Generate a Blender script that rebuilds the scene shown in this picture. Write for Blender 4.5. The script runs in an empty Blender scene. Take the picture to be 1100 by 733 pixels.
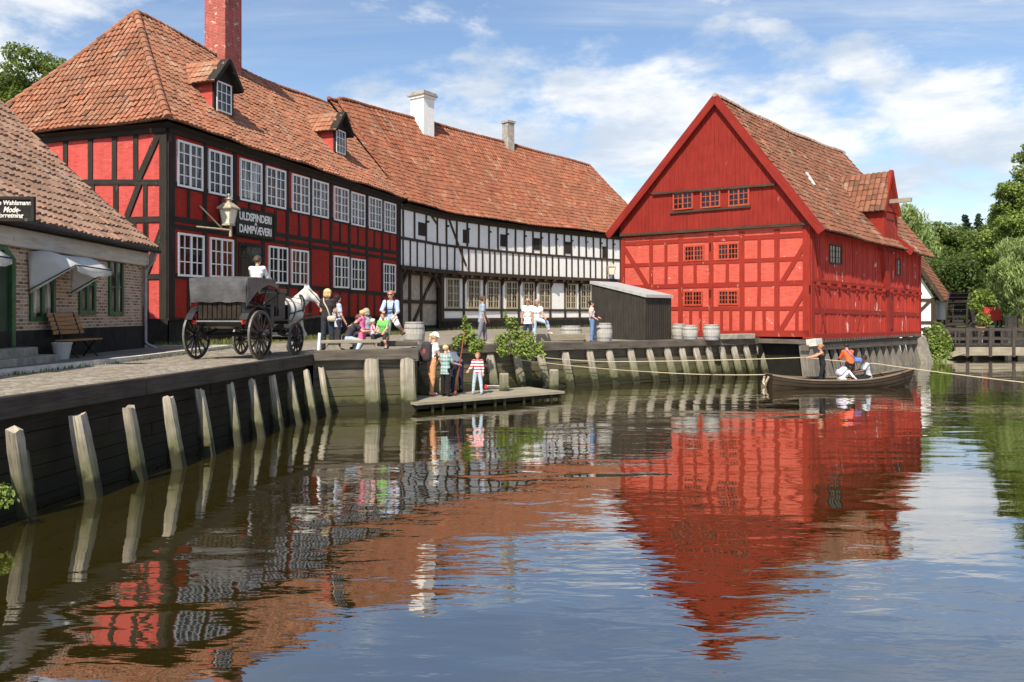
import bpy, bmesh, math, random
import numpy as np
from mathutils import Vector, Matrix
random.seed(7)
R = math.radians
SC = bpy.context.scene
COL = SC.collection
# measured camera: 27 mm lens on a 36 mm film, level, eye 2.85 m over the water (1.2 m over the quay)
F, HZ, CX, CAMZ, QZ = 835.0, 336.0, 550.0, 2.85, 1.65

def on_z(px, py, z):
    D = (CAMZ - z) * F / (py - HZ)
    return Vector(((px - CX) / F * D, D, z))
def at(px, D, z=0.0):
    return Vector(((px - CX) / F * D, D, z))
def zat(py, D):
    return CAMZ + (HZ - py) / F * D

# ---------------------------------------------------------------- objects
ORG = {}
def thing(name, label, cat, loc=(0, 0, 0), group=None, rotz=0.0):
    o = bpy.data.objects.new(name, None); COL.objects.link(o)
    o.empty_display_size = 0.2
    o.location = loc; o.rotation_euler = (0, 0, rotz)
    o['label'] = label; o['category'] = cat
    if group: o['group'] = group
    ORG[o.name] = Vector(loc)
    return o
def tag(o, label, cat, group=None, kind=None):
    o['label'] = label; o['category'] = cat
    if group: o['group'] = group
    if kind: o['kind'] = kind
    return o
def setting(o):
    o['kind'] = 'structure'; return o
def link_mesh(name, me, parent=None, local=False, org=None):
    """link a mesh written in world coordinates (or local ones) as ONE object"""
    o = bpy.data.objects.new(name, me); COL.objects.link(o)
    if parent is not None:
        o.parent = parent
        po = ORG.get(parent.name, Vector((0, 0, 0)))
        ORG[o.name] = po.copy()
        if not local and po.length > 0:
            me.transform(Matrix.Translation(-po))
    else:
        og = Vector(org) if org is not None else Vector((0, 0, 0))
        if org is not None and not local:
            me.transform(Matrix.Translation(-og))
        o.location = og
        ORG[o.name] = og
    return o
def kids(o):
    return [c for c in COL.objects if c.parent == o]
def copy_tree(o, parent=None):
    c = o.copy(); COL.objects.link(c)
    if parent is not None: c.parent = parent
    for ch in list(o.children): copy_tree(ch, c)
    return c

def weld(o, dist=.0008):
    b = bmesh.new(); b.from_mesh(o.data); bmesh.ops.remove_doubles(b, verts=b.verts, dist=dist); bmesh.ops.recalc_face_normals(b, faces=b.faces); b.to_mesh(o.data); b.free()
    o.data.polygons.foreach_set('use_smooth', [True]*len(o.data.polygons))

class MB:
    """collects faces with UVs and builds ONE mesh object"""
    def __init__(s): s.v = []; s.f = []; s.uv = []; s.mi = []; s.m = 0
    def quad(s, a, b, c, d, uv=None):
        i = len(s.v); s.v += [tuple(a), tuple(b), tuple(c), tuple(d)]
        s.f.append((i, i+1, i+2, i+3)); s.mi.append(s.m)
        s.uv += uv or [(0, 0), (1, 0), (1, 1), (0, 1)]
    def poly(s, pts, uv=None):
        i = len(s.v); s.v += [tuple(p) for p in pts]
        s.f.append(tuple(range(i, i+len(pts)))); s.mi.append(s.m)
        s.uv += uv or [(p[0], p[1]) for p in pts]
    def hexa(s, b, t, uo=None):
        """b,t: 4 bottom + 4 top corners; u runs from b to t (the long way)"""
        uo = random.random()*20 if uo is None else uo
        L = (Vector(t[0])-Vector(b[0])).length
        i = len(s.v); s.v += [tuple(p) for p in b] + [tuple(p) for p in t]
        s.f.append((i+3, i+2, i+1, i)); s.uv += [(uo, 0), (uo+.1, 0), (uo+.1, .1), (uo, .1)]
        s.f.append((i+4, i+5, i+6, i+7)); s.uv += [(uo, 0), (uo+.1, 0), (uo+.1, .1), (uo, .1)]
        vo = random.random()*5
        for k in range(4):
            j = (k+1) % 4
            w = (Vector(b[j])-Vector(b[k])).length
            s.f.append((i+k, i+j, i+4+j, i+4+k))
            s.uv += [(uo, vo), (uo, vo+w), (uo+L, vo+w), (uo+L, vo)]; vo += w
        s.mi += [s.m]*6
    def beam(s, p0, p1, w, h, up=(0, 0, 1), w1=None, h1=None):
        p0 = Vector(p0); p1 = Vector(p1); d = (p1-p0).normalized(); up = Vector(up)
        side = d.cross(up)
        if side.length < 1e-4: side = d.cross(Vector((0, 1, 0)))
        side.normalize(); u = side.cross(d).normalized()
        w1 = w if w1 is None else w1; h1 = h if h1 is None else h1
        a = [p0+side*(x*w/2)+u*(y*h/2) for x, y in ((-1, -1), (1, -1), (1, 1), (-1, 1))]
        b = [p1+side*(x*w1/2)+u*(y*h1/2) for x, y in ((-1, -1), (1, -1), (1, 1), (-1, 1))]
        s.hexa(a, b)
    def box(s, c, sz, rz=0.0):
        c = Vector(c); q = Matrix.Rotation(rz, 3, 'Z')
        def P(x, y, z): return c + q @ Vector((x*sz[0]/2, y*sz[1]/2, z*sz[2]/2))
        if sz[2] >= max(sz[0], sz[1]):
            s.hexa([P(-1,-1,-1), P(1,-1,-1), P(1,1,-1), P(-1,1,-1)], [P(-1,-1,1), P(1,-1,1), P(1,1,1), P(-1,1,1)])
        elif sz[0] >= sz[1]:
            s.hexa([P(-1,-1,-1), P(-1,-1,1), P(-1,1,1), P(-1,1,-1)][::-1], [P(1,-1,-1), P(1,-1,1), P(1,1,1), P(1,1,-1)][::-1])
        else:
            s.hexa([P(-1,-1,-1), P(1,-1,-1), P(1,-1,1), P(-1,-1,1)][::-1], [P(-1,1,-1), P(1,1,-1), P(1,1,1), P(-1,1,1)][::-1])
    def tube(s, pts, rad, n=8, closed=False, caps=True, flat=1.0):
        pts = [Vector(p) for p in pts]; m = len(pts)
        rad = [rad]*m if isinstance(rad, (int, float)) else rad
        i0 = len(s.v); prev = None
        L = 0
        Ls = []
        for k, p in enumerate(pts):
            if closed: d = pts[(k+1) % m]-pts[k-1]
            else: d = pts[min(k+1, m-1)]-pts[max(k-1, 0)]
            d.normalize()
            if prev is None:
                a = d.cross(Vector((0, 0, 1)))
                if a.length < 1e-3: a = d.cross(Vector((0, 1, 0)))
                a.normalize()
            else:
                a = (prev - d*prev.dot(d)).normalized()
            prev = a; b = d.cross(a)
            if k: L += (p-pts[k-1]).length
            Ls.append(L)
            for j in range(n):
                t = 2*math.pi*j/n
                s.v.append(tuple(p + a*(rad[k]*math.cos(t)) + b*(rad[k]*flat*math.sin(t))))
        rings = m if closed else m-1
        uo = random.random()*9
        for k in range(rings):
            k2 = (k+1) % m
            for j in range(n):
                j2 = (j+1) % n
                s.f.append((i0+k*n+j, i0+k*n+j2, i0+k2*n+j2, i0+k2*n+j)); s.mi.append(s.m)
                w = rad[k]*6.28
                s.uv += [(uo+Ls[k], w*j/n), (uo+Ls[k], w*(j+1)/n), (uo+Ls[k2], w*(j+1)/n), (uo+Ls[k2], w*j/n)]
        if caps and not closed:
            s.f.append(tuple(i0+j for j in range(n))[::-1]); s.mi.append(s.m); s.uv += [(uo, 0)]*n
            s.f.append(tuple(i0+(m-1)*n+j for j in range(n))); s.mi.append(s.m); s.uv += [(uo, 0)]*n
    def lathe(s, c, prof, n=16, axis=None, xa=None, close=True):
        """prof: (radius, height) pairs along axis from c"""
        c = Vector(c); ax = Vector(axis or (0, 0, 1)).normalized()
        a = ax.cross(Vector((0, 0, 1))) if abs(ax.z) < .9 else ax.cross(Vector((0, 1, 0)))
        a.normalize(); b = ax.cross(a)
        i0 = len(s.v); m = len(prof)
        for r, h in prof:
            for j in range(n):
                t = 2*math.pi*j/n
                s.v.append(tuple(c+ax*h+a*(r*math.cos(t))+b*(r*math.sin(t))))
        for k in range(m-1):
            for j in range(n):
                j2 = (j+1) % n
                s.f.append((i0+k*n+j, i0+k*n+j2, i0+(k+1)*n+j2, i0+(k+1)*n+j)); s.mi.append(s.m)
                s.uv += [(prof[k][1], 6.28*j/n*.3), (prof[k][1], 6.28*(j+1)/n*.3), (prof[k+1][1], 6.28*(j+1)/n*.3), (prof[k+1][1], 6.28*j/n*.3)]
        if close:
            s.f.append(tuple(i0+j for j in range(n))[::-1]); s.mi.append(s.m); s.uv += [(0, 0)]*n
            s.f.append(tuple(i0+(m-1)*n+j for j in range(n))); s.mi.append(s.m); s.uv += [(0, 0)]*n
    def ell(s, c, r, n=8, rot=None):
        c = Vector(c); r = Vector(r) if not isinstance(r, (int, float)) else Vector((r, r, r))
        i0 = len(s.v)
        for i in range(n+1):
            ph = math.pi*i/n
            for j in range(2*n):
                t = math.pi*j/n
                p = Vector((r.x*math.sin(ph)*math.cos(t), r.y*math.sin(ph)*math.sin(t), r.z*math.cos(ph)))
                if rot: p = rot @ p
                s.v.append(tuple(c+p))
        w = 2*n
        for i in range(n):
            for j in range(w):
                j2 = (j+1) % w
                s.f.append((i0+(i+1)*w+j, i0+(i+1)*w+j2, i0+i*w+j2, i0+i*w+j)); s.mi.append(s.m)
                s.uv += [(j/w, i/n)]*4
    def build(s, name, mats, parent=None, local=False, smooth=False, bevel=0.0, org=None):
        me = bpy.data.meshes.new(name)
        me.from_pydata(s.v, [], s.f)
        ul = me.uv_layers.new(name='UVMap')
        ul.data.foreach_set('uv', [c for p in s.uv for c in p])
        mats = mats if isinstance(mats, (list, tuple)) else [mats]
        for m in mats: me.materials.append(m)
        if len(mats) > 1: me.polygons.foreach_set('material_index', s.mi)
        if smooth: me.polygons.foreach_set('use_smooth', [True]*len(s.f))
        me.update()
        o = link_mesh(name, me, parent, local, org)
        if bevel:
            b = o.modifiers.new('bevel', 'BEVEL'); b.width = bevel; b.segments = 1; b.limit_method = 'ANGLE'
        return o

# ---------------------------------------------------------------- facades
class Fac:
    """a wall line on the ground; u runs along it, z up, d outwards (to the right of its direction)"""
    def __init__(s, pts, smooth=False):
        P = [Vector((p[0], p[1])) for p in pts]
        if smooth:
            Q = [P[0]*2-P[1]] + P + [P[-1]*2-P[-2]]; out = []
            for i in range(1, len(Q)-2):
                for k in range(8):
                    t = k/8
                    out.append(.5*((2*Q[i]) + (Q[i+1]-Q[i-1])*t + (2*Q[i-1]-5*Q[i]+4*Q[i+1]-Q[i+2])*t*t + (3*Q[i]-Q[i-1]-3*Q[i+1]+Q[i+2])*t**3))
            P = out + [P[-1]]
        s.P = P; s.U = [0.0]
        for a, b in zip(P, P[1:]): s.U.append(s.U[-1]+(b-a).length)
        s.L = s.U[-1]; s.curved = smooth
        s.N = []
        for i in range(len(P)):
            d = (P[min(i+1, len(P)-1)]-P[max(i-1, 0)]).normalized()
            s.N.append(Vector((d.y, -d.x)))
    def pt(s, u, z, d=0.0):
        i = 0
        while i < len(s.P)-2 and u > s.U[i+1]: i += 1
        t = (u-s.U[i])/(s.U[i+1]-s.U[i])
        p = s.P[i].lerp(s.P[i+1], t); tc = min(1, max(0, t)); n = s.N[i].lerp(s.N[i+1], tc).normalized()
        return Vector((p.x+n.x*d, p.y+n.y*d, z))
    def u(s, px):
        k = (px-CX)/F; best = None
        for i in range(len(s.P)-1):
            a, b = s.P[i], s.P[i+1]; e = b-a
            den = e.x-k*e.y
            if abs(den) < 1e-9: continue
            t = (k*a.y-a.x)/den
            if (t >= -1e-6 or i == 0) and (t <= 1+1e-6 or i == len(s.P)-2):
                return s.U[i]+t*(s.U[i+1]-s.U[i])
        return 0.0
    def uz(s, px, py):
        u = s.u(px); p = s.pt(u, 0)
        return u, CAMZ+(HZ-py)/F*p.y
    def bar(s, mb, u0, z0, u1, z1, w, d0, d1, jit=0.0):
        if jit:
            u0 += random.uniform(-jit, jit); u1 += random.uniform(-jit, jit)
            z0 += random.uniform(-jit, jit)*.5; z1 += random.uniform(-jit, jit)*.5
        L = math.hypot(u1-u0, z1-z0)
        if L < 1e-4: return
        pu, pz = -(z1-z0)/L*w/2, (u1-u0)/L*w/2
        n = max(1, int(abs(u1-u0)/.9)) if s.curved else 1
        uo = random.random()*20
        for k in range(n):
            a, b = k/n, (k+1)/n
            ua, za, ub, zb = u0+(u1-u0)*a, z0+(z1-z0)*a, u0+(u1-u0)*b, z0+(z1-z0)*b
            A = [s.pt(ua-pu, za-pz, d0), s.pt(ua-pu, za-pz, d1), s.pt(ua+pu, za+pz, d1), s.pt(ua+pu, za+pz, d0)]
            B = [s.pt(ub-pu, zb-pz, d0), s.pt(ub-pu, zb-pz, d1), s.pt(ub+pu, zb+pz, d1), s.pt(ub+pu, zb+pz, d0)]
            mb.hexa(A, B, uo+a*L)
    def rect(s, mb, u0, z0, u1, z1, d0, d1):
        zm = (z0+z1)/2
        if abs(u1-u0) >= abs(z1-z0): s.bar(mb, u0, zm, u1, zm, abs(z1-z0), d0, d1)
        else: s.bar(mb, (u0+u1)/2, z0, (u0+u1)/2, z1, abs(u1-u0), d0, d1)
    def pbar(s, mb, x0, y0, x1, y1, w, d0, d1, jit=0.0):
        u0, z0 = s.uz(x0, y0); u1, z1 = s.uz(x1, y1)
        s.bar(mb, u0, z0, u1, z1, w, d0, d1, jit)
    def wall(s, mb, u0, u1, zb, zt, d=0.0, step=1.0):
        """vertical sheet with UV=(u,z) in metres; zb, zt may be functions of u"""
        n = max(1, int(abs(u1-u0)/step))
        fz = lambda q, u: q(u) if callable(q) else q
        for k in range(n):
            a = u0+(u1-u0)*k/n; b = u0+(u1-u0)*(k+1)/n
            mb.quad(s.pt(a, fz(zb, a), d), s.pt(b, fz(zb, b), d), s.pt(b, fz(zt, b), d), s.pt(a, fz(zt, a), d),
                    [(a, fz(zb, a)), (b, fz(zb, b)), (b, fz(zt, b)), (a, fz(zt, a))])

def window(fac, u0, u1, z0, z1, parent, fmat, pmat, cols=4, rows=3, d=0.0, fw=.07, bar=.028, mull=True, proud=.06, label=None, name='window', pane_parent=None):
    """window frame with mullion and glazing bars (a part) and its panes (a sub-part)"""
    mb = MB()
    fac.rect(mb, u0, z0, u0+fw, z1, d-.02, d+proud); fac.rect(mb, u1-fw, z0, u1, z1, d-.02, d+proud)
    fac.rect(mb, u0+fw, z0, u1-fw, z0+fw, d-.02, d+proud-.003); fac.rect(mb, u0+fw, z1-fw, u1-fw, z1, d-.02, d+proud-.003)
    um = (u0+u1)/2
    if mull: fac.rect(mb, um-fw*.55, z0+fw, um+fw*.55, z1-fw, d-.02, d+proud-.006)
    for k in range(1, cols):
        if mull and k*2 == cols: continue
        uu = u0+fw*.4+(u1-u0-fw*.8)*k/cols
        fac.rect(mb, uu-bar/2, z0+fw, uu+bar/2, z1-fw, d, d+proud*.6)
    for k in range(1, rows):
        zz = z0+fw*.4+(z1-z0-fw*.8)*k/rows
        fac.rect(mb, u0+fw, zz-bar/2, u1-fw, zz+bar/2, d, d+proud*.6-.003)
    w = mb.build(name, fmat, parent)
    if label: w['label'] = label
    pm = MB()
    pm.quad(fac.pt(u0+fw*.5, z0+fw*.5, d+.014), fac.pt(u1-fw*.5, z0+fw*.5, d+.014), fac.pt(u1-fw*.5, z1-fw*.5, d+.014), fac.pt(u0+fw*.5, z1-fw*.5, d+.014),
            [(u0, z0), (u1, z0), (u1, z1), (u0, z1)])
    pm.build('pane', pmat, pane_parent or w)
    return w

# ---------------------------------------------------------------- roofs
def tile_sheet(name, fn, a0, a1, slope, mat, parent, tw=.24, rh=.33, amp=.03, lift=.04, ns=5, jit=.012, seed=1, local=False):
    """rows of overlapping pantiles over the surface fn(a, v); a in metres along the eave, v 0..1 up the slope"""
    rnd = random.Random(seed)
    nr = max(2, int(round(slope/rh)))
    mb = MB()
    V, Fc, UV = mb.v, mb.f, mb.uv
    prof = [0.05, .30, .78, 1.0, .85, .30] if ns == 5 else [0.0, 1.0, .4]
    ns = len(prof); gapf = .925 if ns > 3 else .97
    for r in range(nr):
        v0 = r/nr; v1 = min(1.0, (r+1.12)/nr)
        lo, hi = a0(v0), a1(v0); lo2, hi2 = a0(v1), a1(v1)
        if hi-lo < .05: continue
        xs = []
        k = math.floor(lo/tw)
        while k*tw < hi:
            for j in range(ns):
                x = (k+j/(ns-1)*gapf)*tw
                if lo < x < hi: xs.append((x, prof[j], k))
            k += 1
        xs = [(lo, .4, math.floor(lo/tw))] + xs + [(hi, .4, math.floor(hi/tw))]
        base = len(V); jl = {}
        for x, h, k in xs:
            if k not in jl: jl[k] = (rnd.gauss(0, jit), rnd.gauss(0, jit*.6))
            dj, dk = jl[k]
            x2 = min(max(x, lo2), hi2)
            p0 = fn(x, v0); p1 = fn(x2, v1)
            e = .05
            ta = fn(min(x+e, hi), v0)-fn(max(x-e, lo), v0); tv = p1-p0
            n = ta.cross(tv)
            n = n.normalized() if n.length > 1e-9 else Vector((0, 0, 1))
            if n.z < 0: n = -n
            dn = tv.normalized() if tv.length > 1e-6 else Vector((0, 0, 0))
            hh = amp*h
            pb = p0 - dn*(.02+dk)
            V.append(tuple(pb - n*.015)); V.append(tuple(pb + n*(lift+hh+dj))); V.append(tuple(p1 + n*(hh+.004)))
        for i in range(len(xs)-1):
            if xs[i][2] != xs[i+1][2] and ns > 3 and 0 < i < len(xs)-2: continue      # slot left open to draw the shadow line between two tiles
            b = base+i*3; k = xs[i][2]+.5; y = r+.5
            x = xs[i][0]/tw
            Fc.append((b, b+3, b+4, b+1)); UV.extend([(k, y)]*4)
            Fc.append((b+1, b+4, b+5, b+2)); UV.extend([(k, r+.2), (k, r+.2), (k, r+.8), (k, r+.8)])
    mb.mi = [0]*len(Fc); mb.m = 1
    # near-black sheet under the tiles, shows as shadow lines in the slots
    nb = 60
    for i in range(nb):
        for j in range(4):
            def q(i, j):
                v = j/4; a = a0(v)+(a1(v)-a0(v))*i/nb
                return fn(a, v)-Vector((0, 0, .06))
            if (q(i, j)-q(i+1, j)).length < 1e-4 and (q(i, j+1)-q(i+1, j+1)).length < 1e-4: continue
            mb.quad(q(i, j), q(i+1, j), q(i+1, j+1), q(i, j+1), [(-3.5, -3.5)]*4)
    return mb.build(name, [mat, M['shade_black']], parent, local)

def ridge_tiles(name, line, mat, parent, r=.13, seg=.36, lift=.03):
    """overlapping half-round cap tiles along a line of points"""
    mb = MB(); pts = [Vector(p) for p in line]
    cum = [0]
    for a, b in zip(pts, pts[1:]): cum.append(cum[-1]+(b-a).length)
    def P(s):
        i = 0
        while i < len(pts)-2 and s > cum[i+1]: i += 1
        t = (s-cum[i])/max(1e-6, cum[i+1]-cum[i]); return pts[i].lerp(pts[i+1], t)
    n = max(1, int(cum[-1]/seg)); k = 0
    for k in range(n):
        a = P(cum[-1]*k/n); b = P(min(cum[-1], cum[-1]*(k+1.15)/n))
        d = (b-a).normalized(); sd = d.cross(Vector((0, 0, 1))).normalized(); up = sd.cross(d)
        j = random.uniform(-.012, .012)
        i0 = len(mb.v); m = 7
        for p, rr, l in ((a, r*1.1, lift+.02+j), (b, r*.92, lift)):
            for q in range(m):
                t = math.pi*(q/(m-1))*1.15-.075*math.pi
                mb.v.append(tuple(p+sd*(rr*math.cos(t))+up*(rr*math.sin(t)-.02+l)))
        for q in range(m-1):
            mb.f.append((i0+q, i0+q+1, i0+m+q+1, i0+m+q)); mb.mi.append(0); mb.uv += [(k*3.0+.5, 77.3), (k*3.0+.5, 77.3), (k*3.0+.5, 77.8), (k*3.0+.5, 77.8)]
        mb.f.append(tuple(i0+q for q in range(m))); mb.mi.append(0); mb.uv += [(k*3.0+.5, 77.5)]*m
    return mb.build(name, mat, parent)

def text_mesh(body, size, xs=1.0, extrude=.006, shear=0.0, spacing=1.0, bold=0.0):
    cu = bpy.data.curves.new('lettering', 'FONT'); cu.body = body; cu.size = size; cu.extrude = extrude
    cu.align_x = 'CENTER'; cu.align_y = 'CENTER'; cu.shear = shear; cu.space_character = spacing; cu.offset = bold
    o = bpy.data.objects.new('lettering', cu); COL.objects.link(o)
    bpy.context.view_layer.update()
    dg = bpy.context.evaluated_depsgraph_get()
    me = bpy.data.meshes.new_from_object(o.evaluated_get(dg))
    bpy.data.objects.remove(o); bpy.data.curves.remove(cu)
    me.transform(Matrix.Diagonal((xs, 1, 1, 1)))
    return me
# ---------------------------------------------------------------- materials
class NT:
    def __init__(s, name):
        s.mat = bpy.data.materials.new(name); s.mat.use_nodes = True
        s.t = s.mat.node_tree; s.t.nodes.clear()
        s.out = s.n('ShaderNodeOutputMaterial'); s.b = s.n('ShaderNodeBsdfPrincipled')
        s.l(s.b.outputs[0], s.out.inputs['Surface'])
        s.b.inputs['Specular IOR Level'].default_value = .25
    def n(s, typ, **kw):
        x = s.t.nodes.new(typ)
        for k, v in kw.items():
            if k in x.inputs: x.inputs[k].default_value = v
            else: setattr(x, k, v)
        return x
    def l(s, a, b): s.t.links.new(a, b)
    def coord(s, kind='Object', scale=(1, 1, 1), rot=(0, 0, 0)):
        c = s.n('ShaderNodeTexCoord'); m = s.n('ShaderNodeMapping')
        m.inputs['Scale'].default_value = scale; m.inputs['Rotation'].default_value = rot
        s.l(c.outputs[kind], m.inputs['Vector']); return m.outputs[0]
    def noise(s, vec, scale, detail=4, rough=.55, dist=0.0):
        x = s.n('ShaderNodeTexNoise', Scale=scale, Detail=detail, Roughness=rough, Distortion=dist)
        if vec is not None: s.l(vec, x.inputs['Vector'])
        return x.outputs['Fac']
    def ramp(s, fac, stops, interp='LINEAR'):
        r = s.n('ShaderNodeValToRGB'); r.color_ramp.interpolation = interp
        e = r.color_ramp.elements
        while len(e) < len(stops): e.new(.5)
        for k, (p, c) in zip(e, stops):
            k.position = p; k.color = (c if hasattr(c, '__len__') else (c, c, c)) + ((1,) if not hasattr(c, '__len__') or len(c) == 3 else ()) if hasattr(c, '__len__') else (c, c, c, 1)
        s.l(fac, r.inputs[0]); return r.outputs[0]
    def mix(s, fac, a, b, mode='MIX'):
        m = s.n('ShaderNodeMix', data_type='RGBA', blend_type=mode)
        for sock, v in ((m.inputs['Factor'], fac), (m.inputs[6], a), (m.inputs[7], b)):
            if isinstance(v, (int, float)): sock.default_value = v
            elif isinstance(v, tuple): sock.default_value = v if len(v) == 4 else v+(1,)
            else: s.l(v, sock)
        return m.outputs[2]
    def math(s, op, a, b=0.0):
        m = s.n('ShaderNodeMath', operation=op)
        for sock, v in ((m.inputs[0], a), (m.inputs[1], b)):
            if isinstance(v, (int, float)): sock.default_value = v
            else: s.l(v, sock)
        return m.outputs[0]
    def bump(s, h, strength=.3, dist=.02, prev=None):
        b = s.n('ShaderNodeBump', Strength=strength, Distance=dist); s.l(h, b.inputs['Height'])
        if prev is not None: s.l(prev, b.inputs['Normal'])
        return b.outputs[0]
    def set(s, color=None, rough=None, normal=None, metal=None, spec=None):
        for key, v in (('Base Color', color), ('Roughness', rough), ('Normal', normal), ('Metallic', metal), ('Specular IOR Level', spec)):
            if v is None: continue
            k = s.b.inputs[key]
            if isinstance(v, (int, float)): k.default_value = v
            elif isinstance(v, tuple): k.default_value = v if len(v) == 4 else v+(1,)
            else: s.l(v, k)
        return s.mat

M = {}
def mul(c, k): return tuple(min(1, x*k) for x in c)

def wood(name, dark, light, sx=1.2, sy=22, rough=.8, bump=.5, chips=None, moss=None, streak=.5, ct=.655, cs=4.0):
    """grain runs along u of the UV map"""
    n = NT(name)
    v = n.coord('UV', (sx, sy, 1)); o = n.coord('Object', (1, 1, 1))
    g = n.noise(v, 1.0, 6, .65, .4); b = n.noise(o, 1.6, 4)
    f = n.math('ADD', n.math('MULTIPLY', g, .65), n.math('MULTIPLY', b, .35))
    c = n.ramp(f, [(.32, dark), (.66, light)])
    cr = n.noise(n.coord('UV', (.5, 60, 1)), 1.0, 3, .6)
    c = n.mix(n.ramp(cr, [(.30, 1.0), (.38, 0.0)]), c, mul(dark, .35))
    if chips is not None:
        ch = n.noise(n.coord('Object', (1, 1, .28)), cs, 6, .66)
        c = n.mix(n.ramp(ch, [(ct, 0.0), (ct+.03, .85)]), c, chips)
    if moss is not None:
        sep = n.n('ShaderNodeSeparateXYZ'); geo = n.n('ShaderNodeNewGeometry'); n.l(geo.outputs['Position'], sep.inputs[0])
        hgt = n.math('ADD', sep.outputs['Z'], n.math('MULTIPLY', n.noise(o, 4.0, 5), -.5))
        c = n.mix(n.ramp(hgt, [(.0, .95), (.2, 0.75), (.85, .0)]), c, moss)
        c = n.mix(n.ramp(hgt, [(-.05, .8), (.14, .0)]), c, (.018, .016, .010))
    return n.set(c, rough, n.bump(g, bump, .012))

def plain(name, col, rough=.6, var=.25, scale=6, metal=0.0, bump=0.0, spec=None):
    n = NT(name); o = n.coord('Object')
    f = n.noise(o, scale, 5, .6)
    c = n.ramp(f, [(.3, mul(col, 1-var)), (.7, mul(col, 1+var))])
    return n.set(c, rough, n.bump(f, bump, .01) if bump else None, metal, spec)

def brickwork(name, cols, mortar, bw=.24, bh=.075, msize=.012, painted=False, bump=.6, chips=None, stain=.35, ct=.635):
    n = NT(name); uv = n.coord('UV')
    wob = n.noise(n.coord('Object'), 3.0, 3)
    b = n.n('ShaderNodeTexBrick', Scale=1.0)
    b.inputs['Brick Width'].default_value = bw; b.inputs['Row Height'].default_value = bh
    b.inputs['Mortar Size'].default_value = msize; b.inputs['Mortar Smooth'].default_value = .25
    b.inputs['Color1'].default_value = (0, 0, 0, 1); b.inputs['Color2'].default_value = (1, 1, 1, 1); b.inputs['Mortar'].default_value = (.5, .5, .5, 1)
    n.l(uv, b.inputs['Vector'])
    c = n.ramp(b.outputs['Color'], [(i/(len(cols)-1), q) for i, q in enumerate(cols)])
    big = n.noise(n.coord('Object', (.8, .8, 1.6)), 1.1, 5, .65)
    fine = n.noise(n.coord('Object'), 28.0, 4, .7)
    c = n.mix(b.outputs['Fac'], c, mortar)
    c = n.mix(stain, c, n.ramp(big, [(.3, .45), (.7, 1.0)]), 'MULTIPLY')
    stk = n.noise(n.coord('Object', (2.6, 2.6, .35)), 1.6, 5, .65)
    c = n.mix(stain, c, n.ramp(stk, [(.34, .5), (.62, 1.0)]), 'MULTIPLY')
    c = n.mix(.3, c, n.ramp(fine, [(.3, .55), (.65, 1.0)]), 'MULTIPLY')
    if chips is not None:
        ch = n.noise(n.coord('Object', (1, 1, 1.4)), 2.6, 8, .74)
        c = n.mix(n.ramp(ch, [(ct, 0.0), (ct+.025, .9)]), c, chips)
    hgt = n.math('SUBTRACT', n.math('MULTIPLY', fine, .5), b.outputs['Fac'])
    return n.set(c, .85, n.bump(hgt, bump, .012))

def tiles(name, stops, dirt, dfac=.5, lichen=(.42, .40, .30), lf=.72):
    n = NT(name); uv = n.coord('UV')
    fl = n.n('ShaderNodeVectorMath', operation='FLOOR'); n.l(uv, fl.inputs[0])
    w = n.n('ShaderNodeTexWhiteNoise', noise_dimensions='2D'); n.l(fl.outputs[0], w.inputs['Vector'])
    c = n.ramp(w.outputs['Value'], stops)
    o = n.coord('Object')
    big = n.noise(o, .55, 6, .65); mid = n.noise(o, 3.2, 6, .7); fine = n.noise(o, 17, 4, .7)
    c = n.mix(n.ramp(big, [(.38, dfac), (.66, 0.0)]), c, dirt)
    c = n.mix(n.ramp(mid, [(.52, 0.0), (.72, .7)]), c, dirt)
    pat = n.noise(n.coord('Object', (1, 1, .8)), .9, 7, .72)
    c = n.mix(n.ramp(pat, [(.56, 0.0), (.72, .55)]), c, lichen)
    c = n.mix(n.ramp(fine, [(lf-.08, 0.0), (lf+.06, .55)]), c, lichen)
    return n.set(c, .82, n.bump(fine, .35, .015))

def leafmat(name, cols, trans=.35):
    n = NT(name); uv = n.coord('UV')
    w = n.n('ShaderNodeTexWhiteNoise', noise_dimensions='2D'); n.l(uv, w.inputs['Vector'])
    big = n.noise(n.coord('Object'), .45, 4, .6)
    f = n.math('ADD', n.math('MULTIPLY', w.outputs['Value'], .55), n.math('MULTIPLY', big, .5))
    c = n.ramp(f, [(.15, cols[0]), (.5, cols[1]), (.88, cols[2])])
    n.set(c, .55, None, None, .3)
    t = n.n('ShaderNodeBsdfTranslucent'); n.l(n.mix(.5, c, (.25, .32, .03), 'MIX'), t.inputs['Color'])
    ms = n.n('ShaderNodeMixShader'); ms.inputs[0].default_value = trans
    n.l(n.b.outputs[0], ms.inputs[1]); n.l(t.outputs[0], ms.inputs[2]); n.l(ms.outputs[0], n.out.inputs['Surface'])
    return n.mat

def glass(name, tint, curtain_or_glint=None, cf=.5):
    """old dark window glass, a little wavy, with curtains or painted sky reflections as patches"""
    n = NT(name); o = n.coord('Object')
    f = n.noise(o, 1.3, 3)
    c = n.ramp(f, [(.35, tint), (.7, mul(tint, 2.2))])
    if curtain_or_glint is not None:
        g = n.noise(n.coord('Object', (6, 6, .35)), 1.0, 3)
        c = n.mix(n.ramp(g, [(cf, 0.0), (cf+.06, .9)]), c, curtain_or_glint)
    wv = n.noise(o, 2.2, 2)
    return n.set(c, .06, n.bump(wv, .12, .02), None, .5)

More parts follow.
